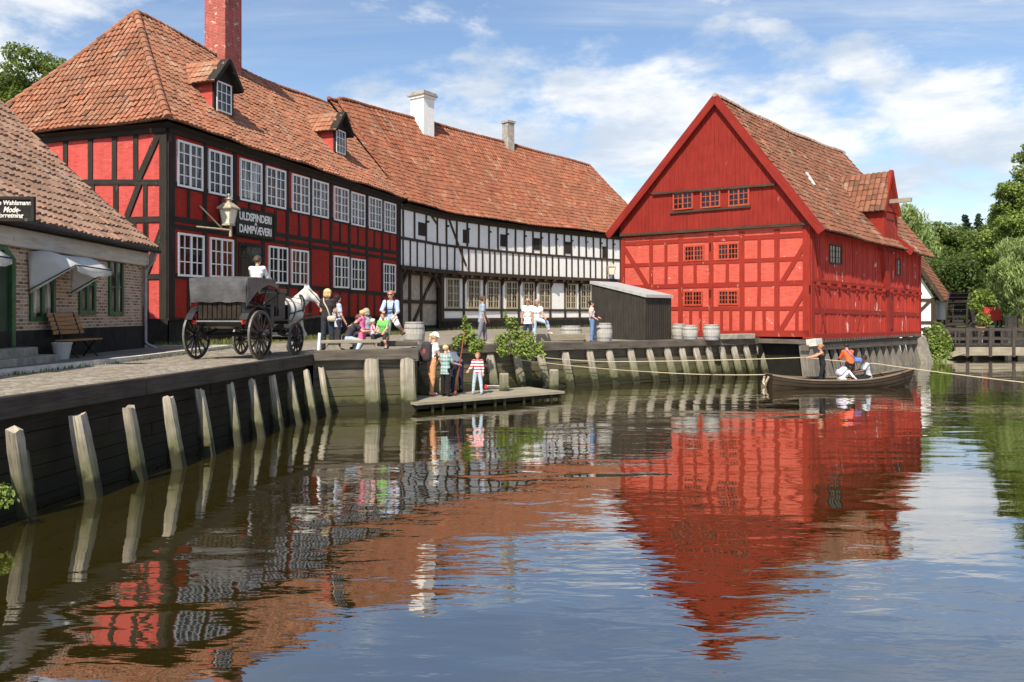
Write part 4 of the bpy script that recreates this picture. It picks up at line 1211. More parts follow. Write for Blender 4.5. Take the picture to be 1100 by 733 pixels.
def shop_window(a, b, c, d, cols, rows, mat, label=None):
    u0_, z1_ = fB.uz(a, c); u1_, z0_ = fB.uz(b, d)
    return window(fB, u0_, u1_, z0_, z1_, shop, mat, M['glass_dark'], cols, rows, d=.0, fw=.11, bar=.05, proud=.05, label=label, mull=cols == 2)
shop_window(31, 58, 275, 345, 2, 1, M['green_paint'], 'wide shop window under the white awning')
shop_window(84, 101.5, 272, 338, 2, 2, M['green_paint']); shop_window(116, 131.5, 277, 339, 2, 2, M['green_paint'])
u1_ = fB.u(12); u0_ = u1_-1.25
mb = MB(); fB.rect(mb, u0_, 2.1, u1_, 4.15, .0, .03); dd = mb.build('door', M['dark_green'], shop)
mb = MB(); fB.rect(mb, u0_-.02, 2.1, u0_+.12, 4.2, .0, .09); fB.rect(mb, u1_-.12, 2.1, u1_+.02, 4.05, .0, .09); fB.bar(mb, u1_-.05, 4.0, u1_-.45, 4.3, .14, .0, .092); fB.rect(mb, u0_, 4.2, u1_-.35, 4.32, .0, .088)
mb.build('door_frame', M['green_paint'], dd)
mb = MB(); fB.rect(mb, u0_-.4, QZ, u1_+.25, 2.08, .0, .45); fB.rect(mb, u0_-.6, QZ, u1_+.5, 1.9, .0, .8); mb.build('door_steps', M['stone'], shop, bevel=.02)
def fnB(a, v):
    e = fB.pt(a, 4.86, .36); r = fB.pt(a, 9.5, -4.5); q = e.lerp(r, v); q.z += .03*math.sin(a*1.1+v*5)-.09*math.sin(math.pi*v); return q
roofB = tile_sheet('roof', fnB, lambda v: 0.0, lambda v: LB+.16, 6.6, M['tile_brick_house'], shop, .25, .34, .060, .046, seed=21, jit=.012)
def fnBb(a, v): return fB.pt(a, 4.86, -9.3).lerp(fB.pt(a, 9.5, -4.5), v)
tile_sheet('roof', fnBb, lambda v: 0.0, lambda v: LB+.16, 6.6, M['tile_brick_house'], shop, .5, .6, .03, .04, ns=3, seed=22)
ridge_tiles('ridge_tiles', [fB.pt(LB*i/20, 9.5, -4.5) for i in range(21)], M['tile_brick_house'], roofB, .14, .4)
mb = MB()
mb.quad(fnB(LB+.12, 0)-Vector((0,0,.16)), fnB(LB+.12, 1)-Vector((0,0,.16)), fnB(LB+.12, 1), fnB(LB+.12, 0)); mb.quad(fB.pt(0, 4.8, .3), fB.pt(LB+.1, 4.8, .3), fB.pt(LB+.1, 4.72, 0), fB.pt(0, 4.72, 0))
mb.build('eaves', M['brown_timber'], shop)
mb = MB()
mb.tube([fB.pt(LB*k/6+.15, 4.80-.02*k/6, .46) for k in range(7)], .07, 8)
mb.build('gutter', M['iron'], shop)
mb = MB()
mb.tube([fB.pt(LB-.1, 4.76, .44), fB.pt(LB-.04, 4.5, .38), fB.pt(LB-.03, 4.2, .12), fB.pt(LB-.02, 3.9, .1), fB.pt(LB-.02, 1.95, .1), fB.pt(LB-.02, 1.85, .16), fB.pt(LB+.05, 1.72, .42)], .05, 8)
mb.build('downpipe', M['zinc'], shop)
# awnings over the shop windows
def awning(label, uw0, uw1, uo0, uo1, sag=1.0):
    a = thing('awning', label, 'awning', fB.pt((uw0+uw1)/2, 4.2, 0))
    z_t, z_o, z_b = 4.24, 3.95, 3.28; d = .98
    m = MB()
    n = 8
    def T(s, v):
        p = fB.pt(uw0+(uw1-uw0)*s, z_t, .05).lerp(fB.pt(uo0+(uo1-uo0)*s, z_o, d), v); p.z += -.10*math.sin(math.pi*s)*v*sag+.15*math.sin(math.pi*v)+.012*math.sin(9*s+2*v)*v; return p
    for i in range(n):
        for j in range(n):
            m.quad(T(i/n, j/n), T((i+1)/n, j/n), T((i+1)/n, (j+1)/n), T(i/n, (j+1)/n))
    for i in range(n):
        p, q = T(i/n, 1), T((i+1)/n, 1); w0 = Vector((0, 0, .13+.02*math.sin(i*2.1))); w1 = Vector((0, 0, .13+.02*math.sin(i*2.1+2.1))); m.quad(p-w0, q-w1, q, p)
    for s, uw in ((0, uw0), (1, uw1)):
        low = fB.pt(uw+.06, z_b, .06); 
        for j in range(n):
            e0, e1 = T(s, j/n), T(s, (j+1)/n)
            for k in range(4):
                m.quad(low.lerp(e0, k/4), low.lerp(e1, k/4), low.lerp(e1, (k+1)/4), low.lerp(e0, (k+1)/4))
    c = m.build('cloth', M['awning_cloth'], a)
    weld(c)
    md = c.modifiers.new('thick', 'SOLIDIFY'); md.thickness = .002
    m = MB(); m.tube([T(0, 1), T(1, 1)], .018, 6)
    for s in (0, 1): m.tube([fB.pt((uw0, uw1)[s], 3.35, .05), T(s, .98)], .014, 6)
    m.build('awning_frame', M['iron'], a)
uw = fB.u(27.5)
awning('white canvas awning billowing over the shop window above the wooden bench', uw, uw+1.95, uw+.35, uw+2.15)
awning('white canvas awning at the left edge beyond the green shop door', uw-4.3, uw-2.75, uw-4.1, uw-2.32)

# ---------------------------------------------------------------- timber-framed watermill beyond
wm0 = Vector((24.4, 54.6)); wm1 = Vector((30.0, 55.2)); wmd = Vector((.545, .838))
wmh = thing('white_mill_house', 'small white timber-framed mill house behind the water wheel', 'house', (wm1.x, wm1.y, QZ))
fM0 = Fac([wm0, wm1]); fM1 = Fac([wm1, wm1+wmd*11]); ga = 3.1
mb = MB(); fM0.wall(mb, 0, fM0.L, QZ-1.6, 3.9); mb.poly([fM0.pt(0, 3.9), fM0.pt(fM0.L, 3.9), fM0.pt(fM0.L*.45, 8.3)])
mb.build('wall', M['white_wall'], wmh)
mb = MB()
for k in range(44): fM1.rect(mb, k*.25+.01, QZ-1.5, k*.25+.24, 3.9, -.02, random.uniform(0, .03))
mb.build('board_cladding', M['pale_boards'], wmh)
mb = MB()
for u in (.1, 1.4, 2.7, 4.1, fM0.L-.15): fM0.bar(mb, u, QZ-1.5, u, 3.9, .24, -.02, .06)
for z in (3.75, 2.15): fM0.bar(mb, 0, z, fM0.L, z, .2, -.02, .07)
fM0.bar(mb, 3.9, 2.4, 5.3, 3.7, .2, -.02, .065); fM1.bar(mb, 0, 3.85, 11, 3.85, .2, -.02, .06); fM1.bar(mb, .1, 0, .1, 3.85, .2, -.02, .06)
mb.build('timber_frame', M['brown_timber'], wmh)
w3 = Vector((wmd.x, wmd.y, 0))
apx = fM0.pt(fM0.L*.45, 8.35, .4)
evr = fM0.pt(fM0.L+.35, 3.75, .4); evl = fM0.pt(-.35, 3.75, .4)
for ev in (evr, evl):
    def fn(a, v, ev=ev): return (ev+w3*a).lerp(apx+w3*a, v)
    tile_sheet('roof', fn, lambda v: 0, lambda v: 11.5, (apx-ev).length, M['tile_mill'], wmh, .28, .36, .03, .05, ns=3, seed=31)
mb = MB(); fM0.bar(mb, fM0.L+.38, 3.65, fM0.L*.45, 8.3, .3, .36, .44); fM0.bar(mb, -.38, 3.65, fM0.L*.45, 8.3, .3, .36, .44); mb.build('bargeboard', M['brown_timber'], wmh)
# wheel
wc = Vector((32.1, 55.6, 2.15)); ax = Vector((.80, -.60, 0)).normalized()
whl = thing('water_wheel', 'dark wooden water wheel beside the white mill house', 'water wheel', (wc.x, wc.y, 0))
a_ = Vector((-ax.y, ax.x, 0)); Rw = 2.2
def wp(t, r, s): return wc + a_*(r*math.cos(t)) + Vector((0, 0, r*math.sin(t))) + ax*s
for s in (-.62, .62):
    m = MB(); N = 32
    for k in range(N):
        t0, t1 = 2*math.pi*k/N, 2*math.pi*(k+1)/N
        m.hexa([wp(t0, Rw-.34, s-.05), wp(t0, Rw-.34, s+.05), wp(t0, Rw, s+.05), wp(t0, Rw, s-.05)], [wp(t1, Rw-.34, s-.05), wp(t1, Rw-.34, s+.05), wp(t1, Rw, s+.05), wp(t1, Rw, s-.05)])
    m.build('wheel_rim', M['black_timber'], whl)
for k in range(24):
    t = 2*math.pi*k/24; m = MB()
    m.hexa([wp(t, Rw-.36, -.58), wp(t+.02, Rw-.36, -.58), wp(t+.1, Rw-.02, -.58), wp(t+.08, Rw-.02, -.58)], [wp(t, Rw-.36, .58), wp(t+.02, Rw-.36, .58), wp(t+.1, Rw-.02, .58), wp(t+.08, Rw-.02, .58)])
    m.build('paddle', M['black_timber'], whl)
m = MB()
for s in (-.62, .62):
    for k in range(4):
        t = math.pi*k/4+.2; m.beam(wp(t, -Rw+.2, s+.06), wp(t, Rw-.2, s+.06), .14, .1, tuple(ax))
m.build('spokes', M['black_timber'], whl)
m = MB(); m.tube([wc-ax*1.8, wc+ax*1.0], .2, 10); m.build('axle', M['black_timber'], whl)
# ---------------------------------------------------------------- figures: one continuous skin from blended limbs
def surfnet(f, org, h):
    s = f < 0
    nx, ny, nz = f.shape
    cnt = np.zeros((nx-1, ny-1, nz-1), int)
    offs = [(i, j, k) for i in (0, 1) for j in (0, 1) for k in (0, 1)]
    sl = lambda A, o: A[o[0]:nx-1+o[0], o[1]:ny-1+o[1], o[2]:nz-1+o[2]]
    for o in offs: cnt += sl(s, o)
    act = (cnt > 0) & (cnt < 8)
    idx = -np.ones(act.shape, int); ids = np.argwhere(act); idx[act] = np.arange(len(ids))
    acc = np.zeros((len(ids), 3)); num = np.zeros(len(ids))
    c = {o: f[ids[:, 0]+o[0], ids[:, 1]+o[1], ids[:, 2]+o[2]] for o in offs}
    for o in offs:
        for ax in range(3):
            if o[ax] == 0:
                p = list(o); p[ax] = 1; p = tuple(p)
                a, b = c[o], c[p]; m = (a < 0) != (b < 0)
                t = np.where(m, a/np.where(m, a-b, 1), 0)
                pos = np.array(o, float)[None, :].repeat(len(ids), 0); pos[:, ax] += t
                acc += pos*m[:, None]; num += m
    v = (ids + acc/np.maximum(num, 1)[:, None])*h + np.array(org)
    faces = []
    for ax in range(3):
        a1, a2 = [(1, 2), (2, 0), (0, 1)][ax]
        sa = np.take(s, range(0, s.shape[ax]-1), ax); sb = np.take(s, range(1, s.shape[ax]), ax)
        e = np.argwhere(sa != sb)
        e = e[(e[:, a1] > 0) & (e[:, a2] > 0) & (e[:, a1] < f.shape[a1]-1) & (e[:, a2] < f.shape[a2]-1)]
        if not len(e): continue
        def I(d1, d2):
            q = e.copy(); q[:, a1] -= d1; q[:, a2] -= d2; return idx[q[:, 0], q[:, 1], q[:, 2]]
        Q = np.stack([I(1, 1), I(0, 1), I(0, 0), I(1, 0)], 1)
        ins = s[e[:, 0], e[:, 1], e[:, 2]]
        Q[~ins] = Q[~ins][:, ::-1]
        faces.append(Q)
    Fq = np.concatenate(faces); Fq = Fq[(Fq >= 0).all(1)]
    return v, Fq

def blend_mesh(prims, h, k=.03, clips=(), pad=.06):
    """prims: (p0, p1, r0, r1) tapered limbs; clips: (point, normal) half-spaces cut away on the normal's side"""
    A = np.array([p[0] for p in prims], float); B = np.array([p[1] for p in prims], float)
    Rr = np.array([[p[2], p[3]] for p in prims], float)
    rm = Rr.max(1)[:, None]
    lo = np.minimum(A, B)-rm; hi = np.maximum(A, B)+rm
    lo = lo.min(0)-pad; hi = hi.max(0)+pad
    n = np.ceil((hi-lo)/h).astype(int)+1
    g = np.meshgrid(*[lo[i]+np.arange(n[i])*h for i in range(3)], indexing='ij')
    X = np.stack(g, -1)
    f = None
    for a, b, (r0, r1) in zip(A, B, Rr):
        ba = b-a; L2 = max(1e-9, ba.dot(ba))
        t = np.clip(((X-a)@ba)/L2, 0, 1)
        d = np.sqrt(((X-a-t[..., None]*ba)**2).sum(-1)) - (r0+(r1-r0)*t)
        if f is None: f = d
        else:
            hh = np.clip(.5+.5*(d-f)/k, 0, 1); f = d*(1-hh)+f*hh - k*hh*(1-hh)
    for p, nrm in clips:
        f = np.maximum(f, (X-np.array(p))@np.array(nrm))
    return surfnet(f, lo, h)

def np_mesh(name, parts, mats):
    """parts: list of (verts, quads, material index)"""
    vs, fs, mi = [], [], []; o = 0
    for v, q, m in parts:
        vs.append(np.asarray(v, float)); 
        for f in (q.tolist() if hasattr(q, 'tolist') else q): fs.append([i+o for i in f])
        mi += [m]*len(q); o += len(v)
    me = bpy.data.meshes.new(name)
    me.from_pydata(np.concatenate(vs).tolist(), [], fs)
    for m in mats: me.materials.append(m)
    me.polygons.foreach_set('material_index', mi)
    me.polygons.foreach_set('use_smooth', [True]*len(fs))
    me.update(); return me

def V3(*a): return np.array(a, float)
def rx(v, a):      # tilt forward (towards +y) by a degrees about x
    a = R(a); return V3(v[0], v[1]*math.cos(a)+v[2]*math.sin(a), -v[1]*math.sin(a)+v[2]*math.cos(a))

def person(label, loc, yaw, h=1.7, pose=None, skin='skin', top=None, sleeve=.45, hem=-.08, legs=None, leglen='long', skirt=False,
           hair=None, hairlen='short', cap=None, shoes=None, female=False, child=False, res=None, neck_low=.0, group=None, cat='person', glasses=False, straps=None):
    p = dict(lean=0, tilt=0, head=0, turn=0, pz=None, legL=(0, 3, 0), legR=(0, 3, 0), armL=(5, 8, 12, 4), armR=(5, 8, 12, 4), kneel=None)
    p.update(pose or {})
    s = h/1.75; hs = 1.0
    if child: hs = 1.0+.28*max(0, min(1, (1.5-h)/.5))
    res = res or .0145*max(.75, s)
    lean, tilt = p['lean'], p['tilt']
    t = rx(V3(math.sin(R(tilt)), 0, math.cos(R(tilt))), lean)
    fwd = rx(V3(0, 1, 0), lean)
    sw = (.155 if female else .175)*s; hw = (.092 if female else .088)*s
    def leg(side, a, b, k):
        th = V3(side*math.sin(R(b)), math.sin(R(a))*math.cos(R(b)), -math.cos(R(a))*math.cos(R(b)))
        sh = V3(side*math.sin(R(b))*.6, math.sin(R(a-k)), -math.cos(R(a-k))); sh /= np.linalg.norm(sh)
        return th, sh
    LEG = {}
    lows = []
    for nm, side in (('L', -1), ('R', 1)):
        th, sh = leg(side, *p['leg'+nm]); LEG[nm] = (side, th, sh); lows.append(-.02*s+th[2]*.42*s+sh[2]*.41*s)
    pz = p['pz'] if p['pz'] is not None else -min(lows)+.085*s
    P = V3(0, 0, pz)
    J = {}
    for nm, (side, th, sh) in LEG.items():
        hip = P+V3(side*hw, 0, -.02*s); kn = hip+th*.42*s; an = kn+sh*.41*s
        ft = np.array([0, 1, 0], float) if abs(sh[2]) > .5 else V3(0, .5, -.85)
        if p.get('toe'+nm): ft = np.array(p['toe'+nm], float)
        J['hip'+nm], J['knee'+nm], J['ank'+nm], J['toe'+nm] = hip, kn, an, an+ft/np.linalg.norm(ft)*.15*s+V3(0, 0, -.045*s if abs(sh[2]) > .5 else 0)
    J['chest'] = P+t*.26*s; J['neck'] = P+t*.515*s; 
    hd = rx(V3(math.sin(R(tilt*.6)), 0, math.cos(R(tilt*.6))), lean*.75+p['head']*.5)
    J['head'] = J['neck']+hd*(.155*s*(.7+.3*hs))+V3(0, .015, 0)*s
    hf = rx(V3(math.sin(R(p['turn'])), math.cos(R(p['turn'])), 0), lean*.6+p['head'])
    right = V3(1, 0, 0)
    for nm, side in (('L', -1), ('R', 1)):
        a, b, fa, fb = p['arm'+nm]
        sho = P+t*.455*s+right*side*sw
        u = V3(side*math.sin(R(b)), math.sin(R(a))*math.cos(R(b)), -math.cos(R(a))*math.cos(R(b)))
        fo = V3(side*math.sin(R(fb)), math.sin(R(fa))*math.cos(R(fb)), -math.cos(R(fa))*math.cos(R(fb)))
        el = sho+u*.285*s; wr = el+fo*.245*s
        J['sho'+nm], J['elb'+nm], J['wri'+nm], J['hdir'+nm] = sho, el, wr, fo
    hr = s*hs
    def torso(e=0.0, waist=1.0):
        q = []
        bw = 1.0 if not female else .92
        for sd in (-1, 1):
            a = P+right*sd*.062*s; b = P+t*.16*s+right*sd*.05*s*bw; c = P+t*.33*s+right*sd*.068*s*bw; d = P+t*.44*s+right*sd*.095*s*bw
            q += [(a, b, .094*s+e, .082*s*bw+e), (b, c, .082*s*bw+e, .092*s+e), (c, d, .092*s+e, .062*s+e)]
            if female: q.append((P+t*.33*s+right*sd*.06*s+fwd*.055*s, P+t*.31*s+right*sd*.06*s+fwd*.07*s, .05*s+e, .045*s+e))
        q.append((P+t*.30*s-fwd*.015*s, P+t*.42*s-fwd*.02*s, .09*s+e, .07*s+e))
        return q
    def arm(nm, e=0.0, frac=2.0):
        sho, el, wr = J['sho'+nm], J['elb'+nm], J['wri'+nm]
        q = [(P+t*.44*s+right*(-1 if nm == 'L' else 1)*.1*s, sho, .06*s+e, .052*s+e)]
        f1 = min(1, frac); q.append((sho, sho+(el-sho)*f1, .050*s+e*1.3, (.050-.012*f1)*s+e*1.3))
        if frac > 1: f2 = frac-1; q.append((el, el+(wr-el)*f2, .039*s+e, (.039-.013*f2)*s+e))
        return q
    def lg(nm, e=0.0, frac=2.0):
        hp, kn, an = J['hip'+nm], J['knee'+nm], J['ank'+nm]
        f1 = min(1, frac); q = [(hp, hp+(kn-hp)*f1, .086*s+e, (.086-.030*f1)*s+e*1.4)]
        if frac > 1:
            f2 = frac-1; mid = kn+(an-kn)*.35*min(1, f2/.35)
            q += [(kn, mid, .054*s+e*1.4, .054*s+e*1.2), (mid, kn+(an-kn)*f2, .052*s+e*1.2, (.052-.016*f2)*s+e*1.6)]
        return q
    # ---- body
    B = torso()+arm('L')+arm('R')+lg('L')+lg('R')
    H = J['head']
    B += [(J['neck']-t*.05*s, J['neck']+hd*.06*s, .054*s, .047*s), (H+hd*.02*hr-hf*.012*hr, H+hd*.045*hr-hf*.005*hr, .088*hr, .088*hr),
          (H-hd*.055*hr+hf*.030*hr, H-hd*.03*hr+hf*.02*hr, .056*hr, .068*hr), (H-hd*.015*hr+hf*.088*hr, H+hd*.012*hr+hf*.078*hr, .013*hr, .009*hr)]
    hrt = np.cross(hf, hd); 
    for sd in (-1, 1): B.append((H+hrt*sd*.084*hr-hf*.01*hr, H+hrt*sd*.086*hr-hf*.015*hr+hd*.02*hr, .018*hr, .018*hr))
    for nm in 'LR':
        w, f = J['wri'+nm], J['hdir'+nm]
        B.append((w, w+f*.075*s, .024*s, .027*s)); B.append((J['ank'+nm], J['toe'+nm], .040*s, .034*s))
    v, q = blend_mesh(B, res, .028*s)
    parts = [(v, q, 0)]
    ex = MB()
    for nm, sd in (('L', -1), ('R', 1)):
        w, f = Vector(J['wri'+nm]), Vector(J['hdir'+nm])
        side = f.cross(Vector((0, 1, 0))); 
        if side.length < .2: side = f.cross(Vector((1, 0, 0)))
        side.normalize(); dn = f.cross(side).normalized()
        for i, (L, o) in enumerate(((.068, -.026), (.078, -.009), (.073, .009), (.058, .026))):
            b = w+f*.082*s+side*o*s; m = b+f*L*.5*s+dn*.010*s; e = b+f*L*.9*s+dn*.030*s
            ex.tube([b-f*.02*s, b, m, e], [.0105*s, .0105*s, .0095*s, .007*s], 6)
        b = w+f*.03*s-side*.022*s; ex.tube([b, b-side*.03*s+f*.025*s+dn*.01*s, b-side*.032*s+f*.06*s+dn*.025*s], [.013*s, .011*s, .008*s], 6)
    parts.append((ex.v, ex.f, 0))
    fc = MB()
    Hv, hdv, hfv, hrv = Vector(H), Vector(hd), Vector(hf), Vector(hrt)
    for sd in (-1, 1): fc.ell(Hv+hdv*.022*hr+hfv*.079*hr+hrv*(sd*.034*hr), .0125*hr, 5)
    parts.append((fc.v, fc.f, 1))
    lp = MB(); lp.tube([Hv-hdv*.052*hr+hfv*.080*hr-hrv*.024*hr, Hv-hdv*.054*hr+hfv*.088*hr, Hv-hdv*.052*hr+hfv*.080*hr+hrv*.024*hr], [.005*hr, .009*hr, .005*hr], 6)
    parts.append((lp.v, lp.f, 2))
    root = thing('person', label, cat, loc, group, R(yaw))
    def add(name, parts, mats):
        me = np_mesh(name, parts, mats); o = bpy.data.objects.new(name, me); COL.objects.link(o); o.parent = root; ORG[o.name] = Vector((0, 0, 0)); return o
    add('body', parts, [M[skin], M['eye'], M['lip']])
    if legs is not None:
        e = .014*s
        if skirt:
            km = (J['kneeL']+J['kneeR'])/2; hp = P-V3(0, 0, .02)
            q = [(P+t*.1*s+right*sd*.05*s, P+right*sd*.06*s, .085*s+e, .105*s+e) for sd in (-1, 1)]
            q += [(P+right*sd*.06*s, J['knee'+nm], .11*s+e, .09*s+e) for nm, sd in (('L', -1), ('R', 1))]
            v, f = blend_mesh(q, res, .06*s, [(P+t*.12*s, t)])
        else:
            fr = {'long': 1.93, 'short': .92, 'knee': 1.12, 'crop': 1.7}[leglen]
            q = [(P+right*sd*.062*s, P+t*.12*s+right*sd*.052*s, .094*s+e, .085*s+e) for sd in (-1, 1)]+lg('L', e, fr)+lg('R', e, fr)
            v, f = blend_mesh(q, res, .022*s, [(P+t*.13*s, t)])
        add('skirt' if skirt else ('shorts' if leglen in ('short', 'knee') else 'trousers'), [(v, f, 0)], [legs])
    if top is not None:
        e = .017*s
        q = torso(e)
        if sleeve > 0: q += arm('L', e, sleeve)+arm('R', e, sleeve)
        if hem < -.1:
            q += [(P+right*sd*.062*s, P-t*(-hem)*s+right*sd*.066*s, .094*s+e, .105*s+e) for sd in (-1, 1)]
        cl = [(P+t*hem*s, -t), (J['neck']+t*(.012-neck_low*1.6)*s, t)]
        v, f = blend_mesh(q, res, .028*s, cl)
        o = add('shirt', [(v, f, 0)], [top])
    if shoes is not None:
        for nm in 'LR':
            a, b = J['ank'+nm], J['toe'+nm]; d = b-a; d = d/np.linalg.norm(d)
            v, f = blend_mesh([(a-d*.03*s-V3(0, 0, .02)*s, b, .048*s, .040*s)], res*.8, .02)
            add('shoe', [(v, f, 0)], [shoes])
    if hair is not None:
        c = H+hd*.035*hr-hf*.014*hr
        q = [(c-hf*.01*hr, c+hf*.018*hr, .103*hr, .097*hr)]
        if hairlen in ('bob', 'long'):
            L = .10 if hairlen == 'bob' else .22
            for sd in (-1, 1): q.append((c+hrt*sd*.055*hr-hf*.03*hr, c+hrt*sd*.065*hr-hf*.045*hr-hd*L*hr, .055*hr, .045*hr))
            q.append((c-hf*.06*hr, c-hf*.075*hr-hd*L*hr, .06*hr, .05*hr))
        if hairlen == 'bun': q.append((c-hf*.09*hr+hd*.03*hr, c-hf*.11*hr+hd*.03*hr, .045*hr, .04*hr))
        if hairlen == 'tail': q += [(c-hf*.09*hr, c-hf*.13*hr-hd*.05*hr, .03*hr, .035*hr), (c-hf*.13*hr-hd*.05*hr, c-hf*.12*hr-hd*.20*hr, .035*hr, .018*hr)]
        nf = hf*.86-hd*.52; nf = nf/np.linalg.norm(nf)
        v, f = blend_mesh(q, res*.75, .03*hr, [(H+hf*.050*hr+hd*.035*hr, nf)] + ([(H-hd*.045*hr, -hd)] if hairlen == 'short' else []))
        v = v + (np.sin(v*70)[:, [1, 2, 0]])*.003*hr
        add('hair', [(v, f, 0)], [hair])
    if cap is not None:
        mat, kind = cap; c = H+hd*.05*hr
        q = [(c-hf*.01*hr, c+hf*.012*hr, .110*hr, .106*hr)]
        if kind == 'peak': q += [(c+hf*.10*hr+hrt*sd*.03*hr, c+hf*.155*hr+hrt*sd*.025*hr-hd*.012*hr, .016*hr, .010*hr) for sd in (-1, 0, 1)]
        if kind == 'brim': q += [(c+(hf*math.cos(a)+hrt*math.sin(a))*.09*hr, c+(hf*math.cos(a)+hrt*math.sin(a))*.16*hr-hd*.02*hr, .02*hr, .012*hr) for a in [i*math.pi/6 for i in range(12)]]
        v, f = blend_mesh(q, res*.75, .03*hr, [(c-hd*.03*hr, -hd)])
        add('cap' if kind != 'brim' else 'hat', [(v, f, 0)], [mat])
    if glasses:
        m = MB()
        for sd in (-1, 1): m.ell(Hv+hdv*.022*hr+hfv*.092*hr+hrv*(sd*.034*hr), (.03*hr, .012*hr, .022*hr), 5)
        m.tube([Hv+hdv*.028*hr+hrv*(-.09*hr), Hv+hdv*.028*hr+hfv*.094*hr-hrv*.045*hr, Hv+hdv*.028*hr+hfv*.094*hr+hrv*.045*hr, Hv+hdv*.028*hr+hrv*(.09*hr)], .006*hr, 5)
        o = m.build('sunglasses', M['sign_black'], root, local=True, smooth=True)
    # world positions of joints for things the figure holds
    rot = Matrix.Rotation(R(yaw), 3, 'Z')
    W = {k: Vector(loc)+rot @ Vector(v) for k, v in J.items() if not k.startswith('hdir')}
    W['fwd'] = rot @ Vector(fwd); W['right'] = rot @ Vector((1, 0, 0)); W['t'] = rot @ Vector(t); W['P'] = Vector(loc)+rot @ Vector(P); W['s'] = s
    return root, W

def soft(name, prims, h, k, mat, label, cat, clips=(), org=None, group=None):
    """a soft lump (bag, cloth) as its own thing, in world coordinates"""
    v, f = blend_mesh([(tuple(a), tuple(b), r0, r1) for a, b, r0, r1 in prims], h, k, clips)
    me = np_mesh(name, [(v, f, 0)], [mat])
    o = link_mesh(name, me, None, False, org if org is not None else prims[0][0])
    return tag(o, label, cat, group) if label else o

